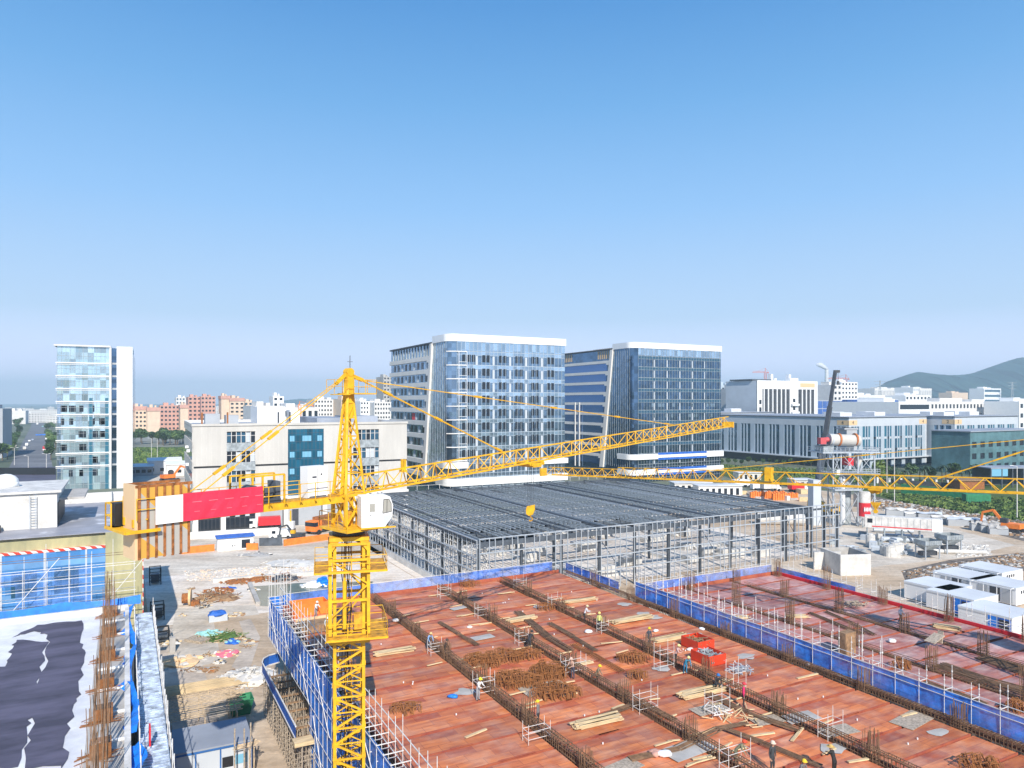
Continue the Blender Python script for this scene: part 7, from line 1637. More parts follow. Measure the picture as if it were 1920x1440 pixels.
for i in range(7):
    x, y, _ = P(1645 + i * 22, 906 + i * .9); mb = MB(); mb.box(-.4, .4, -.4, .4, 0, 2.4); tag(mb.build('gate_pillar', 'white_wall', None, (x, y, 0)), 'short white pillar of the boundary fence before the palm row', 'pillar', 'white fence pillars before the palm row')
x, y, _ = P(1858, 915); t = thing('canopy_shed', 'open steel canopy shed with a blue panel at the right edge', 'shed', (x, y, 0), .1); mb = MB(); mb.box(0, 24, 0, 10, 7.4, 7.8); mb.build('roof', 'grey_roof', t); mb = MB(); mb.box(0, 7, -.1, 0, 4.5, 7.3); mb.build('blue_panel', 'pane_sky', t)
for k in range(6): mb = MB(); mb.bar((k * 4.5, 0, 0), (k * 4.5, 0, 7.4), .4); mb.build('post', 'steel_dark', t)
mb = MB(); mb.box(0, 24, 9.6, 10, 0, 7.4); mb.build('rear_wall', 'dark_grey', t)
x, y, _ = P(1800, 918); t = thing('brown_hut', 'low brown roofed hut left of the canopy shed', 'hut', (x, y, 0), .1); mb = MB(); mb.box(0, 10, 0, 6, 0, 3.2); mb.build('wall', 'rust', t); mb = MB(); mb.prism([(-.5, -.5), (10.5, -.5), (10.5, 6.5), (-.5, 6.5)], 3.2, 3.7); mb.build('roof', 'wood_dark', t)
# yard behind the shed: huts, orange panels, cars
for i, (px, py, w_, h_, m, lb) in enumerate(((1265, 925, 14, 3.6, 'white_wall', 'white open fronted shed behind the roof of the steel shed'), (1310, 930, 16, 3.4, 'white', 'white shed with dark door slots behind the steel shed'), (1385, 900, 10, 3, 'white_dirty', 'pale hut in the yard under the second crane jib'), (1490, 915, 8, 3, 'white_dirty', 'pale hut with machinery left of the plant tower'))):
    x, y, _ = P(px, py); t = thing('yard_shed', lb, 'shed', (x, y, 0), .1); mb = MB(); mb.box(0, w_, 0, 6, 0, h_); mb.build('wall', m, t)
    for k in range(int(w_ / 2.2)): fwin(t, fmap('f', w_, 6), .5 + k * 2.2, 1.6 + k * 2.2, .2, h_ - .8, 'window_dark', .04, 'door_slot')
    mb = MB(); mb.box(-.3, w_ + .3, -.5, 6.3, h_, h_ + .25); mb.build('roof', 'roof_white', t)
for i, (px, py, L_) in enumerate(((1408, 935, 12), (1450, 938, 9))):
    x, y, _ = P(px, py); t = thing('formwork_stack', 'stack of orange formwork panels behind the steel shed, ' + ('left' if i == 0 else 'right'), 'panel stack', (x, y, 0), .05); mb = MB()
    for k in range(int(L_ / .8)): mb.box(k * .8, k * .8 + .6, 0, 1.2, 0, 2.2 + .2 * (k % 3))
    mb.build('panels', 'orange', t)
for i, (px, py, c, k) in enumerate(((1420, 918, 'white', 'van'), (1445, 921, 'white_dirty', 'truck'), (1497, 922, 'red', 'truck'), (1362, 912, 'silver', 'car'), (1390, 914, 'white', 'truck'))):
    car(px, py, .3, c, ['white van in the yard behind the steel shed', 'dusty white truck under the yellow cabinet of the second crane', 'red truck left of the plant tower', 'silver car in the yard behind the steel shed', 'white truck beside the pale hut in the yard'][i], k)
random.seed(44)
for i in range(16):
    x, y, _ = P(random.uniform(1360, 1520), random.uniform(925, 945)); mb = MB(); mb.box(0, random.uniform(2, 6), 0, random.uniform(1, 3), 0, random.uniform(.4, 1.6))
    tag(mb.build('material_pile', random.choice(('white_dirty', 'concrete', 'wood', 'concrete_light')), None, (x, y, .01), random.uniform(0, 3)), 'low pile of building material in the yard behind the steel shed', 'pile', 'material piles behind the steel shed')
# ---- white battery-style containers
def container(px, py, z, label, face, big=True):
    """px,py picture position of the top near-left corner"""
    x, y, _ = P(px, py, 2.9); t = thing('white_container', label, 'container', (x, y, 0), TH, 'white containers beside the dusty deck'); L_, Wd = 6.6, 7.4
    mb = MB(); mb.box(0, L_, 0, Wd, .15, 2.9); mb.build('body', 'white', t); mb = MB(); mb.box(-.05, L_ + .05, -.05, Wd + .05, 2.9, 2.98); mb.box(-.08, 0, -.05, Wd, 2.65, 2.9); mb.build('roof', 'roof_white', t)
    fm = fmap('l', L_, Wd)
    if face == 'grey':
        for k in range(3): fwin(t, fm, .5 + k * 1.9, 2.1 + k * 1.9, .3, 2.5, 'grey_wall' if k != 1 else 'dark_grey', .04, 'door')
        for k in range(4): mb = MB(); mb.bar((-1.0, .3 + k * 2.1, 0), (-1.0, .3 + k * 2.1, 2.9), .09); mb.build('frame_post', 'white', t)
        mb = MB(); mb.bar((-1.0, .3, 2.9), (-1.0, 6.8, 2.9), .09); mb.bar((-1.0, .3, 2.9), (0, .3, 2.9), .09); mb.bar((-1, 6.6, 2.9), (0, 6.6, 2.9), .09); mb.build('frame_rail', 'white', t)
    else:
        fwin(t, fm, .2, 1.9, .2, 2.8, 'blue', .04, 'end_door'); 
        for k in range(2): fwin(t, fm, .4, 1.7, 1.0 + k * .8, 1.6 + k * .8, 'window_dark', .09, 'louvre')
        fwin(t, fm, 2.1, 3.2, .2, 2.8, 'blue_bright', .04, 'blue_panel')
    fm = fmap('f', L_, Wd)
    if face == 'grey':
        for k in range(4): fwin(t, fm, 1.4 + k * .7, 1.75 + k * .7, 1.9, 2.4, 'dark_grey', .03, 'vent')
        fwin(t, fm, 1.6, 1.8, .5, .9, 'grey_wall', .03, 'vent')
    else:
        for g in range(2):
            mb = MB()
            for k in range(4): u = 1.4 + g * 2.4 + k * .42; mb.box(u, u + .26, -.03, 0, 1.65, 1.7); mb.box(u + .1, u + .16, -.03, 0, 1.5, 1.85)
            mb.build('stencil_marks', 'green' if 0 else 'grey_wall', t)
    return t
container(1778, 1108, 0, 'white container nearest the corner of the low blue net', 'blue'); container(1826, 1126, 0, 'white container with a blue end door, second from the blue net', 'blue'); container(1898, 1160, 0, 'white container nearest the camera, at the right edge', 'blue')
container(1830, 1088, 0, 'white container with grey doors and a frame, middle of the left row', 'grey'); container(1905, 1104, 0, 'white container with grey doors at the right picture edge', 'grey'); container(1879, 1075, 0, 'farthest white container, behind the one with grey doors', 'grey')
# ================================================================ DECK CLUTTER
def deckP(px, py): return P(px, py, DZ + .05)
def planks(px, py, ang, L_, n, label, seed, w=.16):
    x, y, z = deckP(px, py); t = thing('plank_pile', label, 'planks', (x, y, z), ang); rng = random.Random(seed)
    mb = MB()
    for k in range(n):
        r_ = rng.uniform(-.04, .04); y0 = (k % 7) * (w + .02) + rng.uniform(-.05, .05) - .5; z0 = (k // 7) * .11; a = rng.uniform(-.3, .3)
        mb.bar((-L_ * .45 + a, y0 * .8, z0 * .7 + .05), (L_ * .45 + a, y0 * .8 + r_ * L_, z0 * .7 + .05), w * .8, .06)
    mb.build('planks', 'wood', t); return t
def pang(x0, y0, x1, y1):
    a, b = deckP(x0, y0), deckP(x1, y1); return math.atan2(b[1] - a[1], b[0] - a[0]), math.hypot(b[0] - a[0], b[1] - a[1]), ((x0 + x1) / 2, (y0 + y1) / 2)
for i, (q, n, lb) in enumerate((((951, 1167, 1006, 1158), 22, 'pale timber pile crossed by dark bars, left middle of the deck'), ((1057, 1131, 1118, 1122), 18, 'pale timber pile near the back of the deck'), ((1148, 1170, 1222, 1156), 26, 'spread pale boards by the trough before the long blue net'),
      ((1224, 1204, 1288, 1192), 22, 'pale board pile just left of the red skips'), ((1275, 1310, 1358, 1290), 28, 'pale board pile in the middle, left of the pink jacketed worker'), ((1076, 1366, 1165, 1346), 28, 'long pale timber pile at the lower middle of the deck'),
      ((700, 1230, 776, 1218), 26, 'pale board pile close to the crane mast'), ((1750, 1175, 1800, 1182), 30, 'pale timber heap near the white containers on the dusty deck'), ((1478, 1157, 1514, 1157), 16, 'small pale timber heap at the back of the dusty deck'), ((1365, 1160, 1404, 1157), 12, 'white plank bundle just behind the long blue net'))):
    a, L_, c = pang(*q); planks(c[0], c[1], a, L_, n, lb, i)
for i, (q, lb) in enumerate((((1402, 1382, 1452, 1375), 'single pale plank below the pink jacketed worker'), ((1485, 1390, 1505, 1366), 'single pale plank lying steeply near the right trough'), ((1495, 1273, 1533, 1264), 'single pale plank near the foot of the blue net'), ((1590, 1430, 1628, 1424), 'single pale plank at the bottom right of the deck'),
      ((1298, 1425, 1334, 1418), 'single orange plank at the bottom centre of the deck'), ((1690, 1344, 1718, 1337), 'single pale plank below the blue net at right'), ((873, 1384, 912, 1368), 'thin pale stick on the lower left of the deck'), ((1054, 1306, 1082, 1300), 'pale stick before the large stirrup heap'), ((1148, 1330, 1170, 1322), 'pale plank beside the second trough'))):
    a, L_, c = pang(*q); x, y, z = deckP(*c); mb = MB(); mb.bar((-L_ / 2, 0, .05), (L_ / 2, 0, .05), .2, .08); tag(mb.build('plank', 'wood', None, (x, y, z), a), lb, 'plank')
# long dark reinforcing bars laid out in strips
def bars(pts, n, wd, label, m='rebar', seed=0):
    rng = random.Random(seed); P_ = [Vector(deckP(*p)) for p in pts]; o = P_[0].copy(); mb = MB()
    for k in range(n):
        off = (k - n / 2) * wd / n
        for i in range(len(P_) - 1):
            u = (P_[i + 1] - P_[i]).normalized(); v = Vector((-u.y, u.x, 0)); j = rng.uniform(-.05, .05); mb.bar(P_[i] - o + v * (off + j) + Vector((0, 0, .06 + rng.uniform(0, .12))), P_[i + 1] - o + v * (off + j) + Vector((0, 0, .06 + rng.uniform(0, .12))), .05)
    tag(mb.build('rebar_bundle', m, None, o), label, 'rebar')
bars([(970, 1148), (1012, 1182), (1030, 1197), (1072, 1222)], 12, .9, 'dark rebar bundle running over the left timber pile')
bars([(1030, 1170), (1075, 1195), (1118, 1222)], 9, .6, 'dark rebar bundle right of the left timber pile')
bars([(1075, 1210), (1110, 1228), (1170, 1262)], 6, .8, 'brown loose rebar strip before the second trough', 'rebar_new')
bars([(824, 1168), (860, 1190), (896, 1211)], 7, .5, 'dark rebar bundle behind the light blue shirted worker')
bars([(1100, 1355), (1200, 1318), (1266, 1280 + 72)], 8, .6, 'long curved bar bundle sweeping past the lower timber pile', 'rebar', 3)
bars([(1180, 1425), (1270, 1405), (1345, 1370), (1400, 1358)], 9, .6, 'long curved bar bundle crossing the trough at lower centre', 'rebar', 4)
bars([(1320, 1300), (1380, 1328), (1440, 1352), (1500, 1372)], 9, .7, 'dark bar bundle below the pink jacketed worker', 'rebar', 5)
bars([(1362, 1370), (1430, 1395), (1540, 1440)], 7, .5, 'thin bar bundle leading to the black clad worker', 'rebar', 6)
bars([(1762, 1247), (1840, 1275), (1930, 1300)], 22, 1.9, 'wide dark bar bundle on the dusty deck, right edge', 'rebar', 7)
bars([(1838, 1234), (1940, 1268)], 18, 1.5, 'second dark bar bundle on the dusty deck, behind the wide one', 'rebar', 8)
bars([(1520, 1150), (1590, 1180), (1620, 1190)], 9, .7, 'dark bar strip in the middle of the dusty deck', 'rebar', 9)
bars([(1548, 1148), (1600, 1170), (1640, 1192)], 7, .5, 'second dark bar strip in the middle of the dusty deck', 'rebar', 10)
bars([(1735, 1280), (1790, 1300), (1850, 1322)], 10, .6, 'dark bars just behind the blue net at right', 'rebar', 11)
# heaps of bent stirrups
def stirrup_heap(px, py, r_, h, n, label, seed, ry=.6, ang=.45):
    x, y, z = deckP(px, py); rng = random.Random(seed); mb = MB(); r_ *= .85; h *= .8; n = int(n * .5)
    for k in range(n):
        a = rng.uniform(-1, 1); b = rng.uniform(-1, 1)
        if a * a + b * b > 1: continue
        cx, cy = a * r_, b * r_ * ry; cz = h * (1 - a * a - b * b) * rng.uniform(.1, 1) + .05; w_ = .28; hh = .42; t_ = rng.uniform(.8, 1.5); al = ang + rng.uniform(-.35, .35)
        u = Vector((math.cos(al), math.sin(al), 0)); v = Vector((-math.sin(al) * math.cos(t_), math.cos(al) * math.cos(t_), math.sin(t_))); c = Vector((cx, cy, cz)); q = [c - u * w_ - v * hh, c + u * w_ - v * hh, c + u * w_ + v * hh, c - u * w_ + v * hh]
        for i in range(4): mb.bar(q[i], q[(i + 1) % 4], .035)
    return tag(mb.build('stirrup_heap', 'rebar_new', None, (x, y, z)), label, 'stirrup heap')
stirrup_heap(905, 1245, 2.2, .9, 260, 'brown heap of bent stirrups, left of the two largest rows at the back', 1); stirrup_heap(945, 1236, 2.0, .7, 200, 'brown heap of bent stirrups in the back row, middle', 2); stirrup_heap(992, 1232, 1.3, .6, 110, 'small brown stirrup heap in the back row beside the trough', 3)
stirrup_heap(960, 1282, 2.4, 1.1, 330, 'largest brown stirrup heap, left of the front row', 4); stirrup_heap(1030, 1268, 1.9, 1.3, 300, 'tall brown stirrup heap near the second trough', 5); stirrup_heap(1002, 1285, .9, .6, 70, 'small brown stirrup heap between the two largest', 6)
stirrup_heap(1040, 1302, 2.3, .8, 260, 'flat brown stirrup heap, lowest of the front row', 7); stirrup_heap(1188, 1239, 1.6, .6, 150, 'olive brown stirrup heap by a plank, centre of the deck', 8); stirrup_heap(765, 1334, 1.3, .35, 90, 'small dark stirrup scatter on the lower left of the deck', 9)
stirrup_heap(878, 1098, 1.6, .5, 80, 'small stirrup scatter at the back edge of the deck', 10); stirrup_heap(1688, 1252, .9, .6, 70, 'rusty wire roll heap beside the leaning boards on the dusty deck', 11); stirrup_heap(1912, 1333, 1.0, .8, 90, 'rusty stirrup heap at the right picture edge', 12); stirrup_heap(1025, 1142, 1.2, .4, 60, 'small stirrup scatter near the back timber pile', 13)
stirrup_heap(1195, 1270, .8, .3, 50, 'tiny stirrup scatter below the centre heap', 14); stirrup_heap(1835, 1440, 1.6, .6, 110, 'dark stirrup heap at the bottom edge of the right deck', 15)
# red skips
def skip(px, py, label, seed):
    x, y, z = deckP(px, py); t = thing('red_skip', label, 'skip', (x, y, z), TH, 'red skips on the deck'); w_, l_, h = 1.0, 1.15, .9; mb = MB()
    mb.box(-w_, w_, -l_, -l_ + .06, 0, h); mb.box(-w_, w_, l_ - .06, l_, 0, h); mb.box(-w_, -w_ + .06, -l_ + .06, l_ - .06, 0, h); mb.box(w_ - .06, w_, -l_ + .06, l_ - .06, 0, h); mb.box(-w_, w_, -l_, l_, .0, .05); mb.build('tub', 'red_orange', t)
    rng = random.Random(seed); mb = MB()
    for k in range(70): c = Vector((rng.uniform(-.8, .8), rng.uniform(-1, 1), rng.uniform(.3, .85))); e = Vector((rng.gauss(0, 1), rng.gauss(0, 1), rng.gauss(0, .3))).normalized() * .3; mb.bar(c - e, c + e, .07)
    mb.build('scrap', 'wood_dark' if seed == 1 else 'steel_mid', t); return t
skip(1308, 1213, 'upper red skip with brown scrap and a white bag on it', 1); skip(1328, 1240, 'lower red skip filled with grey steel clamps', 2)
# clamp heaps, sheets, bags
def scatter(name, px, py, r_, n, m, label, seed, L_=.35, t_=.06, h=.3, z=.0):
    x, y, zz = deckP(px, py); rng = random.Random(seed); mb = MB()
    for k in range(n): c = Vector((rng.gauss(0, .45) * r_, rng.gauss(0, .4) * r_, rng.uniform(.03, h))); e = Vector((rng.gauss(0, 1), rng.gauss(0, 1), rng.gauss(0, .3))).normalized() * L_ * rng.uniform(.5, 1); mb.bar(c - e, c + e, t_)
    tag(mb.build(name, m, None, (x, y, zz + z)), label, 'heap')
scatter('clamp_heap', 1388, 1258, 1.1, 60, 'steel_light', 'pale heap of scaffold clamps right of the red skips', 1); scatter('clamp_heap', 1345, 1336, .8, 12, 'pipe_white', 'white tubes and clamps stacked inside the trestle frame', 2, .8)
scatter('clamp_heap', 1605, 1134, 1.6, 70, 'pipe_rusty', 'grey scrap heap near the far right corner of the dusty deck', 3, .4); scatter('stick_scatter', 1380, 1345, 2.2, 30, 'wood', 'scattered thin sticks around the pink jacketed worker', 4, .7, .06, .1)
def bag(px, py, m, label, s=.5, z=.0, n=3):
    x, y, zz = deckP(px, py); rng = random.Random(int(px)); mb = MB()
    for k in range(n): mb.ell((rng.uniform(-.3, .3) * s, rng.uniform(-.3, .3) * s, .25 * s), (s * rng.uniform(.5, .9), s * rng.uniform(.4, .7), s * .35), 8, 6, .15)
    tag(mb.build('bag', m, None, (x, y, zz + z), smooth=True), label, 'bag')
bag(1103, 1186, 'white', 'white sack lying between the second and third trough'); bag(881, 1177, 'white_wall', 'small white bag behind the left stirrup heaps', .35); bag(851, 1309, 'blue_bright', 'bright blue bag on the lower left of the deck', .45); bag(1317, 1199, 'white', 'white bag lying on the upper red skip', .35, .95); bag(1294, 1219, 'white_wall', 'crumpled white bag left of the red skips', .4)
bag(1232, 1415, 'pink', 'pink cloth bundle at the bottom centre of the deck', .5); bag(1246, 1417, 'white', 'white cloth bundle beside the pink one', .55); bag(1672, 1204, 'white', 'white sack on the dusty deck left of the tall rebar', .5); bag(1230, 1184, 'white', 'flat white sheet scraps behind the yellow helmeted dark worker', .35); bag(1515, 1425 - 177, 'white', 'small white scrap right of the clamp heap', .25)
x, y, z = deckP(1588, 1225); mb = MB(); mb.box(-.7, .7, -.4, .4, 0, 2.0); tag(mb.build('column_form', 'wood_dark', None, (x, y, z), TH), 'dark brown wooden column box just behind the blue net', 'column form')
x, y, z = deckP(1752, 1216); t = thing('leaning_boards', 'grey form panel leaning on tall rebar on the dusty deck', 'panel', (x, y, z + .6), TH); mb = MB(); mb.bar((-.8, 0, .1), (.8, 0, .6), 1.0, .1); mb.bar((.8, 0, -.2), (1.0, 0, .9), .5, .12); mb.build('panel', 'pipe_rusty', t)
rng_ = random.Random(88)
for i, q in enumerate(((1330, 1330, 1), (1500, 1345, 1), (1165, 1440, 1), (905, 1195, .8), (1020, 1290, 1.4), (1600, 1265, 1), (1710, 1350, 1.2), (1290, 1405, 1.3), (1440, 1350, .9), (860, 1140, .7), (1570, 1370, 1.0))):
    x, y, z = deckP(q[0], q[1]); s = q[2] * 1.4; mb = MB(); mb.box(-s, s, -s * .5, s * .5, .0, .03); tag(mb.build('metal_sheet', 'concrete' if i % 2 else 'pipe_rusty', None, (x, y, z), TH + rng_.uniform(-.2, .2)), 'thin grey sheet on the red formwork, ' + ['in the lower middle by the tubes', 'beside the bar bundle, right of centre', 'at the bottom edge, centre', 'left, between first troughs', 'among the big stirrup heaps', 'small, by the foot of the blue net', 'below the blue net at right', 'bottom, right of the cloth bundles', 'by the pink jacketed worker', 'small, near the back left trough', 'at the trough near the bottom right'][i], 'sheet')
random.seed(19); oc = {}
for i in range(84):
    a = random.choice((25.4, 33.9, 42.4)) + random.choice((-1, 1)) * random.uniform(.9, 2.2); k_ = random.randrange(20); d = 23 + k_ * 3.0 - .15 + random.choice((0, 0, random.uniform(-1, 1))); x, y = G(a, d); L_ = random.choice((.9, 1.5, 2.2))
    if L_ in oc: o = place(oc[L_], 'timber_offcut', None, (x, y, DZ + .1))
    else: mb = MB(); mb.bar((-L_ / 2, 0, 0), (L_ / 2, 0, 0), .13, .07); o = mb.build('timber_offcut', 'wood', None, (x, y, DZ + .1)); oc[L_] = o.data
    o.rotation_euler = (0, 0, TH + random.gauss(0, .12)); tag(o, 'short pale timber offcut lying beside a deck trough', 'timber offcut', 'timber offcuts beside the deck troughs')
for i in range(12):
    a = random.choice((25.4, 33.9, 42.4, 51.2)) - random.uniform(1.0, 1.8); d = random.uniform(30, 80); x, y = G(a, d); mb = MB(); n_ = 11; mb.poly([(random.uniform(.5, 1.1) * 1.1 * math.cos(q * 6.283 / n_), random.uniform(.5, 1.1) * .8 * math.sin(q * 6.283 / n_), 0) for q in range(n_)])
    tag(mb.build('cement_stain', 'concrete', None, (x, y, DZ + .045 + i * .0007), TH), 'grey dried cement splash on the red formwork by a trough', 'cement splash', 'cement splashes on the formwork')
# small white caps dotted over the deck
mb = MB(); mb.tube((0, 0, 0), (0, 0, .12), .05, 6); me = None; random.seed(12)
for i in range(46):
    a = random.choice((20, 29.5, 38, 47)) + random.uniform(-1.5, 1.5); d = 30 + 4.2 * (i // 4) * 1.05 + random.uniform(-1, 1); x, y = G(a, d)
    if d > 81: continue
    if me is None: o = mb.build('pipe_cap', 'white', None, (x, y, DZ + .03)); me = o.data
    else: o = place(me, 'pipe_cap', None, (x, y, DZ + .03))
    tag(o, 'small white pipe cap standing on the red formwork', 'pipe cap', 'white pipe caps on the red formwork')
# white trestle frames
def trestle(px, py, w_, h, label, lad=False, rz=TH):
    x, y, z = deckP(px, py); t = thing('trestle_frame', label, 'trestle', (x, y, z), rz, 'white tube trestles on the deck')
    w_ *= .85; h *= .85; pm = MB(); pm.tube((0, 0, 0), (0, 0, h), .019, 5); me = None
    for a in (-w_ / 2, w_ / 2):
        for b in (-.4, .4):
            if me is None: o = pm.build('leg', 'pipe_white', t, (a, b, 0)); me = o.data
            else: o = place(me, 'leg', t, (a, b, 0))
    mb = MB()
    for zz in (.35, h * .62): mb.bar((-w_ / 2, -.4, zz), (w_ / 2, -.4, zz), .027); mb.bar((-w_ / 2, .4, zz), (w_ / 2, .4, zz), .027); mb.bar((-w_ / 2, -.4, zz), (-w_ / 2, .4, zz), .027); mb.bar((w_ / 2, -.4, zz), (w_ / 2, .4, zz), .027)
    mb.build('rail', 'pipe_white', t)
for px, py, w_, h, lb in ((833, 1120, 1.6, 2.0, 'white tube trestle at the back beside the first trough'), (904, 1157, 1.6, 1.8, 'white tube trestle beside the first trough, second from the back'), (975, 1102, 1.6, 1.8, 'white tube trestle at the back of the middle strip'), (1040, 1137, 1.5, 1.8, 'white tube trestle behind the white shirted worker'),
      (1245, 1252, 1.8, 2.6, 'tall white tube trestle left of the blue clad worker'), (978, 1208, 1.2, 1.8, 'white tube trestle beside the crouching dark worker'), (1075, 1262, 2.4, 1.9, 'white tube trestle around the worker by the second trough'), (1345, 1338, 2.0, 2.2, 'white tube trestle holding white tubes'),
      (1210, 1332, 2.0, 2.2, 'white tube trestle beside the second trough, centre'), (1380, 1294, 1.6, 2.9, 'tall white tube trestle behind the pink jacketed worker'), (1006, 1388, 2.0, 1.6, 'low white trestle under the grey clad yellow helmet worker'), (907, 1302, 1.8, 2.2, 'white tube trestle around the white vest worker'), (818, 1226, 1.6, 1.6, 'low white trestle beside the light blue shirted worker'),
      (1378, 1440, 2.2, 2.2, 'white tube trestle around the red helmeted worker'), (1557, 1382, 1.8, 2.2, 'white tube trestle at the trough near the bottom right'), (1130, 1186, 1.0, 1.6, 'white tube trestle beside the yellow vest worker')):
    trestle(px, py, w_, h, lb)
# ================================================================ PEOPLE
BODY = {}
def body_mesh(pose):
    """one continuous skinned body; returns an evaluated mesh with material slots skin, shirt, trousers, shoes"""
    if pose in BODY: return BODY[pose]
    hip = .92; lean = {'stand': .03, 'bend': .85, 'walk': .12, 'crouch': .5, 'lean': .4}[pose]; drop = .38 if pose == 'crouch' else 0.
    V, E, Rr, K = [], [], [], []
    def vtx(p, r, par, k):
        V.append(tuple(p)); Rr.append(r); K.append(k)
        if par is not None: E.append((par, len(V) - 1))
        return len(V) - 1
    s, c = math.sin(lean), math.cos(lean); ax = Vector((0, -s, c)); z0 = hip - drop; O = Vector((0, 0, z0))
    pel = vtx(O, (.15, .11), None, 2); wst = vtx(O + ax * .14, (.135, .10), pel, 1); ch = vtx(O + ax * .34, (.16, .115), wst, 1); up = vtx(O + ax * .50, (.13, .09), ch, 1)
    nk = vtx(O + ax * .58, (.055, .055), up, 0); hd_ = O + ax * .64 + Vector((0, -.02, .03)); h1 = vtx(hd_, (.075, .085), nk, 0); h2 = vtx(hd_ + Vector((0, -.01, .10)), (.08, .10), h1, 0); h3 = vtx(hd_ + Vector((0, 0, .17)), (.055, .065), h2, 0)
    nose = vtx(hd_ + Vector((0, -.115, .06)), (.014, .014), h1, 0)
    for q in (-1, 1):
        ear = vtx(hd_ + Vector((q * .085, 0, .06)), (.015, .02), h1, 0)
        sh = vtx(O + ax * .50 + Vector((q * .17, 0, 0)), (.06, .06), up, 1)
        if pose in ('stand',): el = V[sh] and Vector(V[sh]) + Vector((q * .07, .02, -.28)); wr = el + Vector((q * .0, -.05, -.24))
        elif pose == 'walk': el = Vector(V[sh]) + Vector((q * .05, q * .14, -.25)); wr = el + Vector((0, -.12 + q * .08, -.20))
        elif pose == 'lean': el = Vector(V[sh]) + Vector((q * .06, -.14, -.22)); wr = el + Vector((-q * .05, -.22, -.02))
        else: el = Vector(V[sh]) + Vector((q * .05, -.08, -.26)); wr = el + Vector((-q * .04, -.14, -.18))
        e_ = vtx(el, (.045, .045), sh, 1); w_ = vtx(wr, (.03, .028), e_, 1); d = (wr - el).normalized(); pm = vtx(wr + d * .07, (.036, .018), w_, 0)
        side = d.cross(Vector((0, 1, 0)) if abs(d.y) < .8 else Vector((1, 0, 0))).normalized()
        for f in range(4):
            o_ = side * (f - 1.5) * .02; l_ = (.062, .075, .07, .055)[f]; a = vtx(wr + d * .10 + o_, (.009, .009), pm, 0); vtx(wr + d * (.10 + l_) + o_ + Vector((0, -.02, 0)), (.007, .007), a, 0)
        th = vtx(wr + d * .055 - side * .045, (.01, .01), pm, 0)
        hj = vtx(O + Vector((q * .09, 0, -.06)), (.095, .10), pel, 2)
        if pose == 'walk': kn = Vector((q * .1, -.18 * q - .04, .48)); an = Vector((q * .1, -.28 * q + (.22 if q > 0 else 0.05), .09))
        elif pose == 'crouch': kn = Vector((q * .16, -.30, .46)); an = Vector((q * .14, .0, .09))
        elif pose == 'bend': kn = Vector((q * .12, .02, .50)); an = Vector((q * .13, .02, .09))
        else: kn = Vector((q * .10, -.03, .49)); an = Vector((q * .11, .01, .09))
        k_ = vtx(kn, (.065, .07), hj, 2); a_ = vtx(an, (.042, .048), k_, 2); vtx(an + Vector((0, -.13, -.045)), (.042, .027), a_, 3)
    me = bpy.data.meshes.new('body'); me.from_pydata(V, E, []); ob = bpy.data.objects.new('tmp', me); COL.objects.link(ob); md = ob.modifiers.new('s', 'SKIN')
    for i, v in enumerate(me.skin_vertices[0].data): v.radius = Rr[i]; v.use_root = (i == 0)
    sb = ob.modifiers.new('u', 'SUBSURF'); sb.levels = 1; sb.render_levels = 1
    m2 = bpy.data.meshes.new_from_object(ob.evaluated_get(bpy.context.evaluated_depsgraph_get())); bpy.data.objects.remove(ob)
    VV = [Vector(v) for v in V]
    for p in m2.polygons:
        c_ = p.center; best = min(range(len(VV)), key=lambda i: (VV[i] - c_).length - Rr[i][0] * .6); p.material_index = K[best]; p.use_smooth = True
    m2.name = 'body'; BODY[pose] = (m2, tuple(hd_)); return BODY[pose]
CL = {}
def cloth(c):
    if c not in CL: CL[c] = mat('cloth', c, .85)
    return CL[c]
def person(px, py, pose, rz, shirt, trousers, helmet, label, brim=False, z=DZ + .05, s=1.0, hh=1.7):
    x, y, zz = P(px, py, z); t = thing('person', label, 'person', (x, y, zz), rz); me, hd_ = body_mesh(pose); me = me.copy()
    for m in (M['skin'], cloth(shirt), cloth(trousers), M['tyre']): me.materials.append(m)
    place(me, 'body', t)
    h = Vector(hd_) + Vector((0, 0, .13)); mb = MB(); mb.ell(h, (.125, .145, .12), 12, 8)
    for k in range(14):
        a = k * 2 * math.pi / 14; r0, r1 = .125, (.24 if brim else .155); b = (k + 1) * 2 * math.pi / 14; ex = .05 if not brim else 0
        mb.add([(h.x + r0 * math.cos(a), h.y + r0 * math.sin(a), h.z - .01), (h.x + r0 * math.cos(b), h.y + r0 * math.sin(b), h.z - .01), (h.x + r1 * math.cos(b), h.y + r1 * math.sin(b) - ex, h.z - .03), (h.x + r1 * math.cos(a), h.y + r1 * math.sin(a) - ex, h.z - .03)], [(0, 1, 2, 3)])
    mb.build('straw_hat' if brim else 'helmet', cloth(helmet), t, smooth=True); t.scale = (s * 1.04,) * 3
    return t
YH = (.75, .50, .03); DK = (.03, .03, .035); GR = (.16, .15, .15); WH = (.72, .72, .70)
person(803, 1216, 'bend', .6, (.22, .38, .62), (.05, .06, .09), (.6, .45, .2), 'worker in a light blue shirt bending by the first trough'); person(832, 1228, 'crouch', 2.2, DK, DK, (.05, .05, .06), 'dark clad worker crouching behind the light blue shirted one')
person(896, 1313, 'lean', .8, WH, (.30, .32, .34), (.68, .62, .04), 'worker in a white vest and yellow-green helmet at the first trough'); person(1009, 1362, 'stand', -1.9, GR, DK, YH, 'grey clad worker with yellow helmet at the lower first trough')
person(1074, 1272, 'lean', -.6, (.50, .33, .25), (.06, .06, .09), (.6, .42, .33), 'worker in a tan top standing at the second trough'); person(1117, 1277, 'crouch', 1.2, (.2, .16, .1), DK, YH, 'worker hidden behind the rebar cage, only the yellow helmet clear')
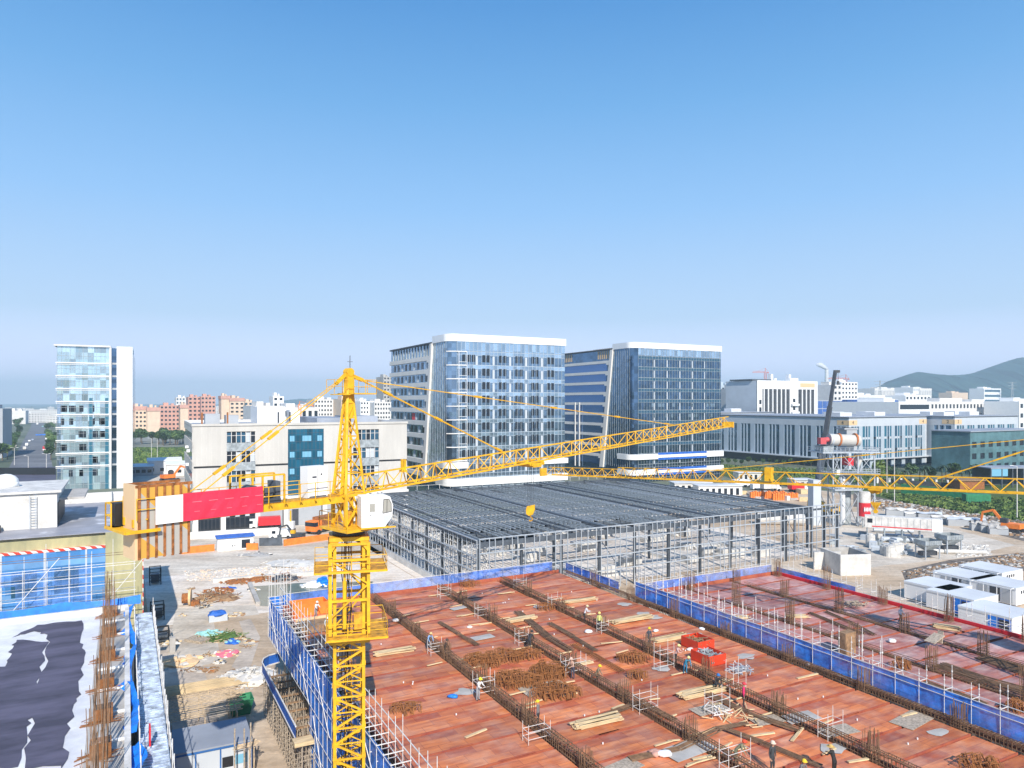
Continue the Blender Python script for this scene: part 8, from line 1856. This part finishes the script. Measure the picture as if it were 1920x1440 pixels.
person(1096, 1167, 'lean', 1.4, (.60, .60, .62), DK, (.6, .5, .3), 'white shirted worker at the third trough, back of the deck'); person(1124, 1182, 'stand', -.3, (.62, .66, .22), DK, (.78, .62, .2), 'worker in a pale yellow vest at the third trough'); person(992, 1218, 'bend', 2.6, DK, DK, (.03, .03, .03), 'black clad worker bending beside a trestle at the second trough')
person(1217, 1213, 'stand', .4, (.06, .07, .09), (.04, .04, .05), YH, 'dark clad worker with yellow helmet left of the board pile'); person(1267, 1246, 'lean', 1.0, (.55, .36, .33), DK, (.75, .6, .25), 'worker in a pink top with yellow helmet left of the red skips'); person(1285, 1263, 'bend', .3, (.03, .22, .36), (.03, .19, .34), (.7, .55, .25), 'worker in blue overalls bending by the red skips')
person(1343, 1293, 'crouch', .2, DK, DK, (.03, .16, .42), 'black clad worker with a blue helmet crouching in the trough'); person(1394, 1326, 'stand', 1.2, (.60, .02, .12), DK, (.55, .05, .06), 'worker in a crimson jacket standing among bar bundles'); person(1380, 1432, 'bend', 1.0, (.20, .20, .12), (.15, .16, .10), (.60, .07, .03), 'worker with a red helmet bending over the trough, bottom of the picture')
person(1448, 1447, 'stand', .5, (.05, .055, .06), (.04, .045, .05), (.72, .55, .42), 'tall black clad worker with a pale helmet casting a long shadow', s=1.03); person(1565, 1455, 'lean', -2.6, (.02, .02, .02), (.015, .015, .015), (.55, .36, .12), 'black clad worker in a tan straw hat near the bottom right', True)
person(1688, 1170, 'walk', 1.57, WH, (.03, .035, .06), (.45, .22, .12), 'white shirted worker walking on the dusty deck'); person(1500, 1462, 'crouch', .4, GR, DK, YH, 'worker at the bottom edge with only a yellow helmet in view'); person(1562, 1432 - 10, 'crouch', .8, DK, DK, (.4, .06, .04), 'dark clad worker stooping at the trough near the bottom right') if 0 else None
person(592, 1158, 'lean', .8, WH, (.30, .30, .30), (.7, .7, .6), 'worker in white by the orange bin left of the crane mast'); person(613, 1185, 'bend', .3, (.55, .60, .62), (.3, .32, .36), (.7, .72, .7), 'worker in pale grey bending at the deck edge beside the crane mast')
# bits left of the mast: orange bin, timber trays
x, y, z = deckP(552, 1158); t = thing('orange_bin', 'open orange bin at the far left corner of the deck, left of the mast', 'bin', (x, y, z), TH); mb = MB(); mb.box(-.2, 3.6, 0, .06, 0, 1.3); mb.box(-.2, -.14, .06, 2, 0, 1.3); mb.box(3.54, 3.6, .06, 2, 0, 1.3); mb.box(-.2, 3.6, 2, 2.06, 0, 1.3); mb.build('sides', 'orange', t)
x, y, z = deckP(565, 1190); t = thing('timber_tray', 'stacked brown timber tray with yellow edge beside the orange bin', 'timber', (x, y, z), TH); mb = MB(); mb.box(0, 3.8, 0, 2.2, 0, .7); mb.build('stack', 'wood_dark', t); mb = MB(); mb.box(-.05, 3.85, 2.2, 2.3, 0, .95); mb.build('edge_plank', 'peach', t)
bag(744, 1165, 'white_wall', 'white bundle on a dark beam right of the crane platform', .5); bag(737, 1150, 'dark_grey', 'dark bundle right of the crane platform', .5)
# ================================================================ HAZE
hz_ = MB(); hz_.box(-9000, 9000, -2000, 8000, -1, 262); ho = hz_.build('haze', None) if 0 else None
me = bpy.data.meshes.new('haze'); me.from_pydata(hz_.v, [], hz_.f); hm = bpy.data.materials.new('haze'); hm.use_nodes = True; n = hm.node_tree
for q in list(n.nodes):
    if q.type == 'BSDF_PRINCIPLED': n.nodes.remove(q)
pv = n.nodes.new('ShaderNodeVolumePrincipled'); pv.inputs['Color'].default_value = (.64, .87, 1, 1); pv.inputs['Density'].default_value = .00023; pv.inputs['Anisotropy'].default_value = 0.0
out = [q for q in n.nodes if q.type == 'OUTPUT_MATERIAL'][0]; n.links.new(pv.outputs[0], out.inputs['Volume']); me.materials.append(hm)
tag(place(me, 'haze'), 'thin pale haze filling the air over the whole site and town', 'haze', kind='stuff')
